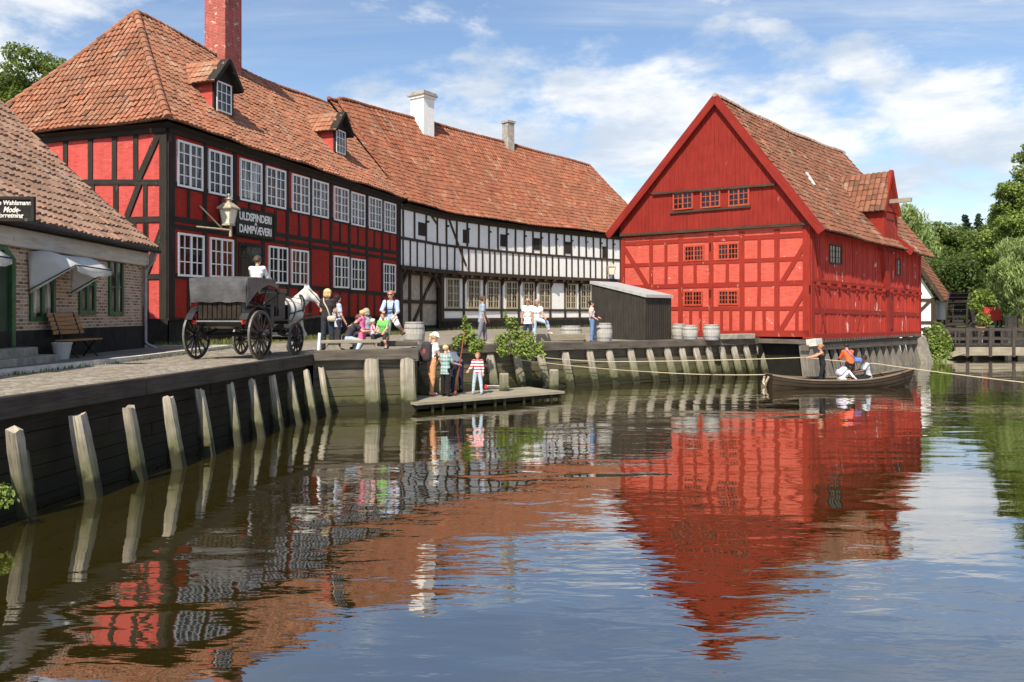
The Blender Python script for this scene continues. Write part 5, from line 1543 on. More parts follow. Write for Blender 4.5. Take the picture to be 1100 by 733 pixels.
# ---------------------------------------------------------------- horse
def horse(label, loc, yaw, s=1.0):
    root = thing('horse', label, 'horse', loc, None, R(yaw))
    B = [((0,-.62,1.22),(0,-.2,1.20),.30,.31), ((0,-.2,1.18),(0,.3,1.17),.33,.32), ((0,.3,1.18),(0,.6,1.22),.31,.26), ((0,-.55,1.32),(0,.35,1.33),.2,.2),
         ((0,.52,1.28),(0,.92,1.52),.23,.17), ((0,.92,1.52),(.03,1.10,1.68),.16,.125), ((.03,1.10,1.72),(.17,1.20,1.58),.118,.105), ((.17,1.20,1.58),(.34,1.33,1.34),.10,.07), ((.34,1.33,1.34),(.38,1.36,1.27),.074,.062)]
    for sd in (-1, 1):
        B += [((.02+sd*.06,1.06,1.83),(.03+sd*.075,1.06,1.95),.04,.014),
              ((sd*.15,-.62,1.15),(sd*.18,-.45,.92),.22,.15), ((sd*.18,-.45,.92),(sd*.17,-.80,.52),.12,.068), ((sd*.17,-.80,.52),(sd*.17,-.74,.16),.062,.05), ((sd*.17,-.74,.16),(sd*.17,-.66,.06),.055,.068)]
    B += [((-.16,.52,1.05),(-.16,.48,.78),.16,.095), ((-.16,.48,.78),(-.15,.50,.44),.085,.062), ((-.15,.5,.44),(-.15,.50,.14),.052,.048), ((-.15,.5,.14),(-.15,.55,.05),.055,.07),
          ((.16,.52,1.05),(.16,.60,.78),.16,.095), ((.16,.60,.78),(.15,.80,.50),.085,.066), ((.15,.80,.50),(.15,.60,.24),.055,.048), ((.15,.60,.24),(.15,.53,.20),.055,.07)]
    v, q = blend_mesh(B, .024, .09)
    ey = MB()
    for sd in (-1, 1): ey.ell((.13+sd*.075, 1.19-sd*.07, 1.66), .022, 5)
    me = np_mesh('body', [(v, q, 0), (ey.v, ey.f, 1)], [M['horse_coat'], M['eye']])
    o = bpy.data.objects.new('body', me); COL.objects.link(o); o.parent = root; ORG[o.name] = Vector((0,0,0)); 
    def part(name, prims, mat, h=.02, k=.03):
        v, q = blend_mesh(prims, h, k); me = np_mesh(name, [(v, q, 0)], [mat]); o = bpy.data.objects.new(name, me); COL.objects.link(o); o.parent = root; return o
    for p in [(-.17,-.66), (.17,-.66), (-.15,.56)]: part('hoof', [((p[0], p[1]-.02, .09), (p[0], p[1]+.04, .03), .07, .088)], M['horse_dark'])
    part('hoof', [((.15, .55, .24), (.15, .48, .19), .075, .085)], M['horse_dark'])
    part('mane', [((.02, .52+.07*i, 1.50+.044*i), (.10, .50+.07*i, 1.34+.045*i), .05, .04) for i in range(9)]+[((.02,1.1,1.85),(.10,1.22,1.72),.05,.03)], M['horse_hair'], .02, .09)
    part('tail', [((0,-.88,1.32),(0,-.99,1.1),.05,.07), ((0,-.99,1.1),(0,-1.0,.6),.07,.05)], M['horse_hair'])
    m = MB()
    def band(y, z, rx_, rz_, w, tilt=0):
        m.tube([(rx_*math.cos(a), y+tilt*math.sin(a), z+rz_*math.sin(a)) for a in [2*math.pi*i/24 for i in range(24)]], w, 6, closed=True)
    band(-.35, 1.22, .335, .335, .022); band(0.0, 1.20, .355, .365, .026); band(.22, 1.21, .35, .36, .02); band(.62, 1.28, .27, .34, .06, .1)
    m.tube([(.30, .62, 1.22), (.37, .1, 1.12), (.36, -.5, 1.1), (.34, -1.1, .98)], .022, 6); m.tube([(-.30, .62, 1.22), (-.37, .1, 1.12), (-.36, -.5, 1.1), (-.34, -1.1, .98)], .022, 6)
    m.tube([(0, -.85, 1.46), (0, -.3, 1.56), (0, .4, 1.56)], .022, 6)
    m.tube([(.31, -.35, 1.3), (.22, -.9, 1.22), (-.22, -.9, 1.22), (-.31, -.35, 1.3)], .022, 6)
    for pth in ([(.13, 1.02, 1.82), (.27, 1.14, 1.62), (.37, 1.24, 1.44), (.33, 1.35, 1.48), (.22, 1.36, 1.44), (.10, 1.30, 1.60), (-.04, 1.16, 1.82), (.03, 1.04, 1.85)],):
        m.tube(pth, .014, 5, closed=True)
    m.tube([(.36, 1.25, 1.40), (.28, .7, 1.5), (.2, -.2, 1.62), (.12, -1.6, 1.95)], .01, 5); m.tube([(.10, 1.30, 1.45), (-.26, .7, 1.5), (-.2, -.2, 1.62), (-.12, -1.6, 1.95)], .01, 5)
    m.build('harness', M['coach_black'], root, local=True, smooth=True)
    root.scale = (s, s, s)
    return root
ORD = ['first', 'second', 'third', 'fourth', 'fifth', 'sixth', 'seventh', 'eighth', 'ninth', 'tenth', 'eleventh', 'twelfth', 'thirteenth', 'fourteenth', 'fifteenth', 'sixteenth']
# ---------------------------------------------------------------- quay walls
fQ1 = Fac([EDGE[0], EDGE[1], EDGE[2]]); fQ2 = Fac([EDGE[2], EDGE[3]]); fQx = Fac([EDGE[3], EDGE[4]]); fQ3 = Fac([EDGE[4], EDGE[5]])
def quay(name_label, f, u0, u1, pm, cm, back, ztop, hcap, wcap, rows=7):
    q = thing('quay_wall', name_label, 'quay wall', f.pt((u0+u1)/2, 0, 0))
    m = MB(); z = -.4; k = 0; zl = ztop-hcap-.004
    while z < zl-.02:
        hgt = min(random.uniform(.2, .3), zl-z); u = u0
        if zl-z-hgt < .1: hgt = zl-z
        while u < u1-.01:
            L = min(u1-u, random.uniform(2.2, 4.5))
            f.bar(m, u+.004, z+hgt/2, u+L-.004, z+hgt/2, hgt-.012, -back-.3, -back+random.uniform(0, .03)); u += L
        z += hgt
    m.build('planking', pm, q)
    m = MB(); u = u0
    while u < u1-.01:
        L = min(u1-u, random.uniform(3.2, 4.6))
        f.bar(m, u+.003, ztop-hcap/2+random.uniform(-.006, .006), u+L-.003, ztop-hcap/2, hcap, -wcap, 0.0); u += L
    m.build('cap_beam', cm, q, bevel=.015)
    return q
uq = fQ1.U[1]
quay('dark quay wall of wet planks with a long cap beam along the cobbles in the foreground', fQ1, uq-9, fQ1.L, M['dark_plank'], M['cap_edge'], .22, QZ+.03, .32, .13)
quay('short weathered plank quay wall facing the viewer under the low bench', fQ2, 0, fQ2.L, M['mid_plank'], M['cap_timber'], .22, QZ+.13, .30, .45)
quay('short side quay wall behind the stepped end of the jetty', fQx, 0, fQx.L, M['mid_plank'], M['cap_timber'], .2, QZ+.03, .26, .35)
quay('long weathered plank quay wall below the white house, leading to the red mill', fQ3, 0, fQ3.L, M['mid_plank'], M['cap_timber'], .25, QZ+.05, .30, .42)
def pile(label, A, B, w, h, out, mat, group):
    c = Vector((B[0], B[1], 0))
    A, B = Vector(A), Vector(B); m = MB(); rp = random.Random(label); NS, NR = 9, 12
    d = (B-A).normalized(); up = Vector(out); sd_ = d.cross(up).normalized(); u_ = sd_.cross(d).normalized(); ph = [rp.uniform(-.010, .010) for _ in range(NS)]
    rings = []; bow = rp.uniform(-.03, .03)
    for i in range(NR):
        f = i/(NR-1); ww = w*(1+.10*f)*(.93 if i == 0 else 1); hh_ = h*(1+.25*f)*(.93 if i == 0 else 1); ctr = A.lerp(B, f)+sd_*bow*math.sin(math.pi*f)
        ring = []
        for j, (x, y) in enumerate([(-.5, -.36), (-.36, -.5), (.36, -.5), (.5, -.36), (.5, .36), (.36, .5), (0, .5+rp.uniform(-.03, .03)), (-.36, .5), (-.5, .36)]):
            e = 1+rp.uniform(-.035, .035)
            ring.append(ctr+sd_*(x*ww*e+ph[j])+u_*(y*hh_*e+ph[-j])+(d*rp.uniform(-.03, .05) if i == 0 else Vector()))
        rings.append(ring)
    L = (B-A).length; uo = rp.random()*20
    for i in range(NR-1):
        for j in range(NS):
            j2 = (j+1) % NS; m.quad(rings[i][j], rings[i][j2], rings[i+1][j2], rings[i+1][j], [(uo+L*i/NR, j*w*.5), (uo+L*i/NR, (j+1)*w*.5), (uo+L*(i+1)/NR, (j+1)*w*.5), (uo+L*(i+1)/NR, j*w*.5)])
    m.poly(rings[0][::-1], [(uo, 0)]*NS); m.poly(rings[-1], [(uo, 0)]*NS)
    o = m.build('timber_pile', mat, None, org=c); weld(o, .0002); o.data.polygons.foreach_set('use_smooth', [False]*len(o.data.polygons))
    return tag(o, label, 'pile', group)
tops = [(15,461),(83,445),(138,438),(180,427),(214,419),(247,412),(270,408),(292,404),(311,400),(329,396),(345,393)]
bots = [(30,555),(99,534),(151,516),(193,502),(225,490),(256,479),(281,471),(301.5,461),(322,456),(338,452),(353,446)]
sz = [.22,.30,.23,.26,.2,.2,.2,.2,.18,.2,.2]
extra = {0: 'splintered timber pile nearest the left edge of the photo, notched halfway down', 1: 'thick pale timber pile, second from the left edge', 3: 'broad pale timber pile with a long sunlit face, fourth from the left edge'}
for i, (tp, bt) in enumerate(zip(tops, bots)):
    B = on_z(bt[0], bt[1], 0); A = Vector((0, 0, 1.27)); u = fQ1.u(tp[0]); 
    D = F*(CAMZ-1.27)/(tp[1]-HZ); D = min(max(D, B.y-.5), B.y+.6)
    A = at(tp[0], D, 1.27)
    d = (B-A); B2 = B+d*.35
    n = fQ1.N[1]
    pile(extra.get(i, 'leaning timber pile of the near quay wall, %s from the left edge' % ORD[i]), A, B2, sz[i]*.78, sz[i]*.74, (n.x, n.y, 0), M['grey_timber'], 'piles along the near quay wall')
# secondary dark piles close to the wall
for i in range(11):
    u = fQ1.u(tops[i][0])+.42; A = fQ1.pt(u, 1.25, -.32); B = fQ1.pt(u+.06, -.5, -.12)
    if u > fQ1.L-.1: continue
    pile('dark inner timber pile set against the near planks, %s from the left edge' % ORD[i], A, B, .17, .15, (fQ1.N[1].x, fQ1.N[1].y, 0), M['mid_plank'], 'inner piles along the near quay wall')
for px, w, lb in ((399, .40, 'wide square grey pile in the middle of the short quay wall below the bench'), (438, .42, 'wide square grey pile at the corner next to the jetty')):
    u = fQ2.u(px); n = fQ2.N[0]
    pile(lb, fQ2.pt(u, 1.5, -.10), fQ2.pt(u+.05, -.7, .32), w, .30, (n.x, n.y, 0), M['grey_timber'], 'square piles of the short quay wall')
n3 = fQ3.N[0]
for i, px in enumerate([528,556,582,609,635,656,679,699,718,734,749,763,777,790,803,817]):
    u = fQ3.u(px); sl = random.uniform(.02, .10)
    pile('grey tapered pile below the white house, %s from the jetty' % ORD[i], fQ3.pt(u, 1.36, -.13), fQ3.pt(u+sl, -.6, .42), .30, .12, (n3.x, n3.y, 0), M['grey_timber'], 'piles along the far quay wall')
# ---------------------------------------------------------------- jetty
jA, jB = on_z(449, 433, .27), on_z(606, 420.5, .27)
fJ = Fac([jA, jB]); jet = thing('jetty', 'low wooden landing stage just above the water with people standing on it', 'jetty', jA)
m = MB(); dpt = 1.95
for k in range(9):
    d0 = -dpt*k/9; fJ.bar(m, random.uniform(-.05, .05), .235, fJ.L+random.uniform(-.05, .05), .235, .07, d0-dpt/9+.012, d0)
m.build('deck', M['deck_timber'], jet)
m = MB(); fJ.bar(m, .05, .12, fJ.L-.05, .12, .13, -.35, -.18); fJ.bar(m, .05, .12, fJ.L-.05, .12, .13, -1.75, -1.6); m.build('bearer', M['dark_plank'], jet)
for k in range(5):
    for o in (0, .36):
        m = MB(); u = .55+k*1.12+o; 
        if u > fJ.L-.05: continue
        m.tube([fJ.pt(u, -.5, -.12), fJ.pt(u, .2, -.12)], .055, 8); m.build('leg', M['grey_timber'], jet)
def stump(px, py_top, py_bot, r, label, z0=.27, sq=True):
    D = F*(CAMZ-z0)/(py_bot-HZ); p = at(px, D, z0); zt = zat(py_top, D)
    m = MB(); m.beam((p.x, p.y, z0-.1), (p.x, p.y, zt), r*2, r*1.9, (0, 1, 0))
    tag(m.build('mooring_stump', M['grey_timber'], None, org=p, bevel=.03), label, 'stump', 'stumps on the landing stage')
stump(471, 405.5, 424, .17, 'short grey timber stump on the jetty beside the boy in the checked shirt')
stump(541.5, 401, 420, .155, 'short grey timber stump on the jetty to the right of the white toy boat')
stump(595, 397, 417, .155, 'short grey timber stump at the right end of the jetty')
# diagonal brace at the jetty's left end
m = MB(); m.beam(at(444, 25.2, 1.05), at(457, 24.2, .25), .3, .08, (0, 1, 0)); tag(m.build('timber_brace', M['mid_plank'], None, org=at(450, 24.7, .25)), 'slanting green stained timber brace between the corner pile and the jetty', 'timber')
# toy boat
p = on_z(534, 417.5, .28); m = MB(); v = []
sx = [-.36, -.3, 0, .3, .4]; wd = [.06, .085, .095, .07, .01]; tb = thing('toy_boat', 'small white toy boat with a red stern lying on the jetty', 'toy boat', p)
for i in range(4):
    for sd in (-1, 1):
        a = [(sx[i], 0, 0), (sx[i+1], 0, 0), (sx[i+1], sd*wd[i+1], .1), (sx[i], sd*wd[i], .1)]
        m.quad(*a) if sd < 0 else m.quad(*a[::-1])
    m.quad((sx[i], -wd[i], .1), (sx[i+1], -wd[i+1], .1), (sx[i+1], wd[i+1], .1), (sx[i], wd[i], .1))
m.build('hull', M['toy_white'], tb, local=True)
m = MB(); m.box((-.38, 0, .06), (.09, .15, .13)); m.build('stern', M['red_lens'], tb, local=True, bevel=.02)

# ---------------------------------------------------------------- ground strips
u0, u1 = 0, LB
strip = [fB.pt(0, 0, .05), fB.pt(LB+1.5, 0, .05), fB.pt(LB+1.6, 0, 2.2), fB.pt(LB-5, 0, 1.8), fB.pt(LB-10, 0, 1.1), fB.pt(0, 0, 1.0)]
o = sheet('pavement', [(p.x, p.y) for p in strip], QZ+.10, M['paving'])
m = MB()
for a, b in zip(strip[1:], strip[2:]): m.beam((a.x, a.y, QZ+.05), (b.x, b.y, QZ+.05), .16, .125)
setting(m.build('kerb', M['stone_pale'], None))
gs = [fA.pt(-1.0, 0, .12), fA.pt(LA, 0, .12), fA.pt(LA, 0, 1.5), fA.pt(9, 0, 2.6), fA.pt(3, 0, 2.9), fA.pt(-.8, 0, 2.4)]
sheet('verge', [(p.x, p.y) for p in gs], QZ+.010, M['earth_grass'])
def tufts(name, pts, n, h, label):
    m = MB()
    for _ in range(n):
        p = pts(); a = random.random()*6.28; l = h*random.uniform(.5, 1.3); w = .014
        d = Vector((math.cos(a), math.sin(a), 0)); sd = Vector((-d.y, d.x, 0))*w; k = random.random()
        b = p+d*l*.25+Vector((0, 0, l*.6)); t = p+d*l*.6+Vector((0, 0, l))
        m.quad(p-sd, p+sd, b+sd*.7, b-sd*.7, [(k, k)]*4); m.poly([b-sd*.7, b+sd*.7, t], [(k, k)]*3)
    o = m.build(name, M['grass_blade'], None); tag(o, label, 'grass', None, 'stuff')
def vp():
    u = random.uniform(-.8, LA-1); q = fA.pt(u, QZ, random.uniform(.15, 2.5)*(1-.3*u/LA)); return q
tufts('grass', vp, 5200, .16, 'tufts of grass along the foot of the red house')

def kp():
    i = random.choice([1, 2, 3, 4]); a, b = strip[i], strip[i+1]; t = random.random(); q = a.lerp(b, t); return Vector((q.x+random.uniform(.08, .25), q.y+random.uniform(-.1, .1), QZ))
tufts('weeds', kp, 420, .07, 'weeds growing along the kerb of the shop pavement')
def wpp():
    q = fW.pt(random.uniform(0, LW-4), QZ, random.uniform(-.1, .35)); return q
tufts('weeds', wpp, 1600, .2, 'weeds along the foot of the white house')
# ---------------------------------------------------------------- leaves, bushes, trees
def leaves(name, blobs, n, size, mat, parent=None, org=None, droop=0.0, flat=.5, shell=.55, local=False, seed=1):
    """blobs: (centre, radii); leaf-sized faces spread through each clump, denser towards its outside"""
    rnd = np.random.default_rng(seed)
    vol = np.array([b[1][0]*b[1][1]*b[1][2] for b in blobs])**.75; cnt = np.maximum(6, (n*vol/vol.sum())).astype(int)
    C = []; Nn = []
    for (c, r), k in zip(blobs, cnt):
        d = rnd.normal(size=(k, 3)); d /= np.linalg.norm(d, axis=1)[:, None]
        rr = shell+(1-shell)*rnd.random(k)**.6
        lump = 1+.22*np.sin(d[:, 0]*5+c[0])*np.sin(d[:, 1]*4.3+c[1])*np.cos(d[:, 2]*4.7)
        C.append(np.array(c)+d*np.array(r)*(rr*lump)[:, None]); Nn.append(d)
    C = np.concatenate(C); Nn = np.concatenate(Nn); k = len(C)
    nr = Nn*.6+rnd.normal(size=(k, 3))*.6; nr[:, 2] += flat; nr /= np.linalg.norm(nr, axis=1)[:, None]
    a = rnd.normal(size=(k, 3)); a[:, 2] -= droop*3; a -= nr*(a*nr).sum(1)[:, None]; a /= np.linalg.norm(a, axis=1)[:, None]
    b = np.cross(nr, a); s = size*rnd.uniform(.6, 1.35, k)[:, None]
    wl = 1.0+droop*1.2; ww = .55-.28*droop
    V = np.stack([C-a*s*wl*.5, C+b*s*ww*.5+nr*s*.05, C+a*s*wl*.5, C-b*s*ww*.5+nr*s*.05], 1).reshape(-1, 3)
    me = bpy.data.meshes.new(name)
    me.vertices.add(4*k); me.vertices.foreach_set('co', V.ravel())
    me.loops.add(4*k); me.loops.foreach_set('vertex_index', np.arange(4*k)); me.polygons.add(k); me.polygons.foreach_set('loop_start', np.arange(k)*4)
    me.update(calc_edges=True)
    uv = me.uv_layers.new(name='UVMap'); uv.data.foreach_set('uv', np.repeat(rnd.random((k, 2)), 4, 0).ravel())
    me.materials.append(mat); me.validate()
    return link_mesh(name, me, parent, local, org)
def clumps(c, r, n, rnd, lo=.28, hi=.45, squash=.8):
    out = []
    for _ in range(n):
        d = Vector((rnd.gauss(0, 1), rnd.gauss(0, 1), rnd.gauss(0, 1))).normalized()*rnd.uniform(.35, .85)
        q = rnd.uniform(lo, hi)
        out.append(((c[0]+d.x*r[0], c[1]+d.y*r[1], c[2]+d.z*r[2]), (r[0]*q, r[1]*q, r[2]*q*squash)))
    return out
def trunk_limbs(base, tops, r, rnd, fork=.45):
    m = MB(); b = Vector(base); c = sum((Vector(t) for t in tops), Vector())/len(tops); f = b.lerp(c, fork); f.x, f.y = b.x+(f.x-b.x)*.4, b.y+(f.y-b.y)*.4
    m.tube([b-Vector((0,0,.3)), b+Vector((0,0,.25)), b.lerp(f, .5), f], [r*1.5, r, r*.85, r*.7], 9)
    for t in tops:
        t = Vector(t); mid = f.lerp(t, .5)+Vector((rnd.uniform(-.3,.3), rnd.uniform(-.3,.3), .3)); m.tube([f-Vector((0,0,.1)), mid, t], [r*.5, r*.28, r*.08], 6)
    return m
def tree(label, base, crowns, mat, n, leaf, trunk_r=.25, seed=1, nclump=22, droop=0.0, group='trees beyond the mill', name='tree', cat='tree', hang=None):
    rnd = random.Random(seed); t = thing(name, label, cat, base, group)
    bl = []
    for c, r in crowns: bl += clumps(c, r, nclump, rnd); 
    if hang:
        ext = []
        for c, r in bl:
            if rnd.random() < .8: ext.append(((c[0], c[1], c[2]-r[2]*hang), (r[0]*.5, r[1]*.5, r[2]*hang)))
        bl += ext
    leaves('crown', bl, n, leaf, mat, t, droop=droop, seed=seed, flat=.5 if not droop else .0)
    trunk_limbs(base, [b[0] for b in bl[:9]], trunk_r, rnd).build('trunk', M['bark'], t, smooth=True)
    return t
def CR(px, py, D, rx, rz, ry=None):
    """crown ellipsoid whose centre stands at depth D; radii in metres"""
    return ((( px-CX)/F*D, D, zat(py, D)), (rx, ry or rx, rz))
def G(px, D): return at(px, D, QZ)
tree('dark green broad tree rising behind the roof of the red house', G(40, 62), [CR(38, 88, 62, 3.3, 2.9), CR(70, 82, 63, 2.2, 1.8), CR(5, 100, 61, 3, 2.6)], M['leaf_mid'], 17000, .30, .3, 2, 20, group=None)
tree('pale feathery willow rising just behind the far end of the mill roof', G(962, 84), [CR(976, 248, 84, 2.6, 3.6), CR(966, 250, 84, 3.0, 4.2), CR(982, 275, 86, 3, 3.6), CR(950, 300, 84, 4, 4)], M['leaf_willow'], 16000, .34, .3, 3, 22, droop=.8)
tree('round dark green tree on the skyline behind the white mill house', G(1015, 108), [CR(1010, 262, 108, 4.6, 3.6), CR(1025, 270, 108, 4, 3)], M['leaf_mid'], 14000, .42, .3, 4, 22)
tree('low dark tree mass directly above the white mill house roof', G(1030, 80), [CR(1022, 300, 80, 4.2, 3.6), CR(1045, 305, 82, 4.2, 3.8), CR(1005, 296, 84, 3.4, 3.0), CR(1060, 318, 80, 3.4, 3.4)], M['leaf_dark'], 24000, .36, .3, 5, 22)
tree('large pale green weeping willow behind the dark trees', G(1066, 96), [CR(1048, 296, 96, 4.4, 3.2), CR(1074, 292, 97, 4.5, 3.6), CR(1060, 308, 94, 5, 3.4)], M['leaf_willow'], 26000, .36, .35, 6, 24, droop=.9, hang=1.3)
tree('broad olive green tree filling the gap behind the willow and the tall tree', G(1072, 82), [CR(1062, 268, 82, 3.4, 2.6), CR(1080, 258, 83, 3.2, 3.0), CR(1100, 262, 82, 3.6, 3.4), CR(1074, 290, 80, 3.6, 2.8)], M['leaf_mid'], 24000, .30, .3, 66, 18)
tree('weeping willow with hanging pale branches at the right edge above the stone wall', G(1098, 58), [CR(1084, 296, 58, 1.8, 1.5), CR(1100, 290, 58, 2.2, 2.0), CR(1122, 285, 58, 3, 3)], M['leaf_willow'], 26000, .27, .3, 7, 22, droop=1.0, hang=2.0)
def sp_tree(label, base, crowns, mat, n, leaf, seed, **k): return tree(label, base, crowns, mat, n, leaf, .35, seed, **k)
sp_tree('tall leafy broadleaf tree leaning into the photo at the right edge', G(1135, 68), [CR(1090, 205, 68, 2.0, 1.5), CR(1106, 180, 68, 2.8, 2.0), CR(1082, 246, 68, 2.0, 1.5), CR(1118, 222, 68, 3.6, 2.6), CR(1130, 195, 68, 3.4, 3.0), CR(1098, 266, 69, 3.4, 1.8), CR(1076, 268, 69, 1.8, 1.2), CR(1096, 232, 69, 2.6, 2.2), CR(1086, 218, 68, 1.4, 1.2)], M['leaf_bright'], 44000, .27, 8, nclump=15)
def conifer(px, py, D, h, w, label, seed):
    rnd = random.Random(seed); zt = zat(py, D); b = at(px, D, QZ); t = thing('conifer', label, 'tree', b, 'conifers on the skyline')
    bl = []
    for k in range(16):
        f = k/15; z = zt-.3-h*f
        for j in range(3): 
            a = rnd.random()*6.28; r = w*(.10+1.3*f)*rnd.uniform(.6, 1.0); bl.append(((b.x+math.cos(a)*r*.75, D+math.sin(a)*r*.75, z), (r*.6+.2, r*.6+.2, .32)))
    leaves('crown', bl, 6500, .45, M['leaf_conifer'], t, seed=seed, flat=.2)
    m = MB(); m.tube([(b.x, D, QZ), (b.x, D, zt)], [.3, .04], 6); m.build('trunk', M['bark'], t)
conifer(1037, 231, 120, 9, 2.4, 'dark conifer, left one of three on the skyline', 41); conifer(1051, 230, 121, 9, 2.4, 'dark conifer, middle one of three on the skyline', 42); conifer(1069, 223, 120, 10, 2.9, 'dark conifer, right one of three on the skyline', 43)
# wood behind the houses and the far bank
bl = []
rnd = random.Random(77)
for k in range(26): px = 880+k*18; bl += [CR(px+rnd.uniform(-8, 8), 326+rnd.uniform(-8, 10), 128+rnd.uniform(-6, 6), 7, 7.5)]
w = leaves('far_wood', bl, 26000, .62, M['leaf_mid'], None, seed=77); tag(w, 'dense green wood closing the far bank behind all the trees', 'wood', None, 'stuff')
bl = [((rnd.uniform(45, 62), rnd.uniform(68, 76), QZ+rnd.uniform(.3, 1.2)), (1.8, 1.2, 1.1)) for _ in range(16)]
u_ = leaves('undergrowth', bl, 9000, .22, M['leaf_dark'], None, seed=78); tag(u_, 'dark low shrubs along the far bank behind the bridge', 'shrubs', None, 'stuff')
def bush(label, c, blobs, n, leaf, mat, seed, group=None, stems=True):
    t = thing('bush', label, 'bush', c, group)
    leaves('foliage', blobs, n, leaf, mat, t, seed=seed, flat=.7, shell=.3)
    m = MB(); c = Vector(c)
    for b in blobs: m.tube([c, c.lerp(Vector(b[0]), .6)+Vector((0, 0, .05)), b[0]], [.02, .014, .005], 5)
    m.build('stem', M['bark'], t); return t
def BL(px, py, D, r, rz=None): return (((px-CX)/F*D, D, zat(py, D)), (r, r*.8, rz or r))
bush('leafy green bush on the quay beside the man in the grey T-shirt', at(501, 27.6, QZ), [BL(494, 366, 27.6, 0.258), BL(505, 362, 27.6, 0.275), BL(515, 369, 27.4, 0.206), BL(501, 352, 27.8, 0.189), BL(488, 372, 27.4, 0.172), BL(510, 374, 27.3, 0.241), BL(499, 343, 27.8, 0.086, .2)], 1050, .13, M['leaf_bright'], 51)
bush('larger leafy green bush spilling over the quay edge beside the women in white', at(555, 28.0, QZ), [BL(540, 366, 28, 0.310), BL(553, 358, 28, 0.327), BL(566, 364, 27.9, 0.310), BL(578, 373, 27.6, 0.241), BL(560, 374, 27.5, 0.361), BL(541, 376, 27.5, 0.258), BL(549, 346, 28, 0.224), BL(570, 381, 27.4, 0.215), BL(582, 381, 27.4, 0.129), BL(543, 338, 28.1, 0.086, .16)], 1750, .135, M['leaf_bright'], 52)
bush('light green bush at the foot of the pale end pier of the mill', at(1006, 45.5, .2), [BL(1003, 372, 45.5, .65), BL(1009, 364, 45.6, .65), BL(1003, 386, 45.2, .5), BL(1013, 378, 45.4, .55), BL(998, 358, 45.8, .4), BL(1016, 370, 45.6, .4), BL(1007, 352, 45.8, .35)], 2000, .2, M['leaf_bright'], 53)
bush('small wild plant growing from the near quay wall at the left edge', fQ1.pt(fQ1.u(6), .45, -.25), [(tuple(on_z(7, 535, .42)), (.14, .10, .16)), (tuple(on_z(2, 528, .5)), (.12, .1, .12))], 130, .07, M['leaf_bright'], 54)
bush('tall potted green plant standing behind the bridge railing', at(1053, 50.5, 1.5), [BL(1054, 318, 50.5, .7, .5), BL(1048, 328, 50.5, .5, .5), BL(1062, 322, 50.5, .5, .4), BL(1056, 342, 50.5, .45, .5), BL(1060, 346, 50.5, .3)], 1500, .2, M['leaf_bright'], 55)

# ---------------------------------------------------------------- footbridge
br = thing('footbridge', 'dark wooden footbridge with a slatted railing crossing to the far bank', 'bridge', at(1000, 47.5, 0))
DB = 47.6; X0 = at(997, DB).x; X1 = at(1330, DB).x; zd = zat(370, DB)
m = MB()
for k in range(int((X1-X0)/.22)): x = X0+k*.22; m.box((x+.11, DB+.9, zd-.04), (.205, 2.0, .07))
m.build('deck', M['bridge_timber'], br)
m = MB(); m.box(((X0+X1)/2+.8, DB-.08, zd-.42), (X1-X0-1.6, .16, .52)); m.box(((X0+X1)/2+.8, DB+1.9, zd-.42), (X1-X0-1.6, .16, .5)); m.build('girder', M['deck_timber'], br)
for dy, lb in ((-.12, 0), (1.95, 1)):
    m = MB()
    for py, h in ((353, .15), (363, .12)): m.box(((X0+X1)/2-.3, DB+dy, zat(py, DB)-h/2), (X1-X0+.6, .07, h))
    m.build('railing', M['bridge_timber'], br)
    for px in (1012.5, 1037.5, 1062, 1087, 1112, 1137, 1162, 1187, 1212):
        x = at(px, DB).x; m = MB(); low = .15 if px > 1020 and dy < 0 else zd
        m.box((x, DB+dy-.03, (zat(352, DB)+low)/2), (.19, .12, zat(352, DB)-low)); m.build('post', M['bridge_timber'], br)
        m = MB(); m.box((x+.72, DB+dy+.01, (zat(353, DB)+zd)/2), (.10, .06, zat(353, DB)-zd)); m.build('baluster', M['bridge_timber'], br)
m = MB(); m.beam(at(1005, DB-.2, .0), at(1036, DB-.15, zat(377, DB)), .3, .16, (0, 1, 0)); m.build('brace', M['deck_timber'], br)
for px in (1042, 1090, 1140):
    m = MB(); m.tube([at(px, DB+.9, -.5), at(px, DB+.9, zd-.1)], .16, 8); m.build('support_post', M['mid_plank'], br)
m = MB(); p = at(1053.5, 50.0, 0); zt = zat(351, 50); zb_ = zat(359, 50)
pot = thing('plant_pot', 'terracotta plant pot on a white pedestal behind the bridge railing', 'pot', (p.x, p.y, zb_-1.0))
m.lathe((p.x, p.y, zb_), [(.16, 0), (.25, .36), (.28, .36), (.28, .46), (.22, .46)], 14); m.build('pot', M['terracotta'], pot, smooth=False)
m = MB(); m.lathe((p.x, p.y, zb_-1.0), [(.2, 0), (.2, .08), (.10, .12), (.12, .85), (.19, .95), (.19, 1.0)], 12); m.build('pedestal', M['stone_pale'], pot)
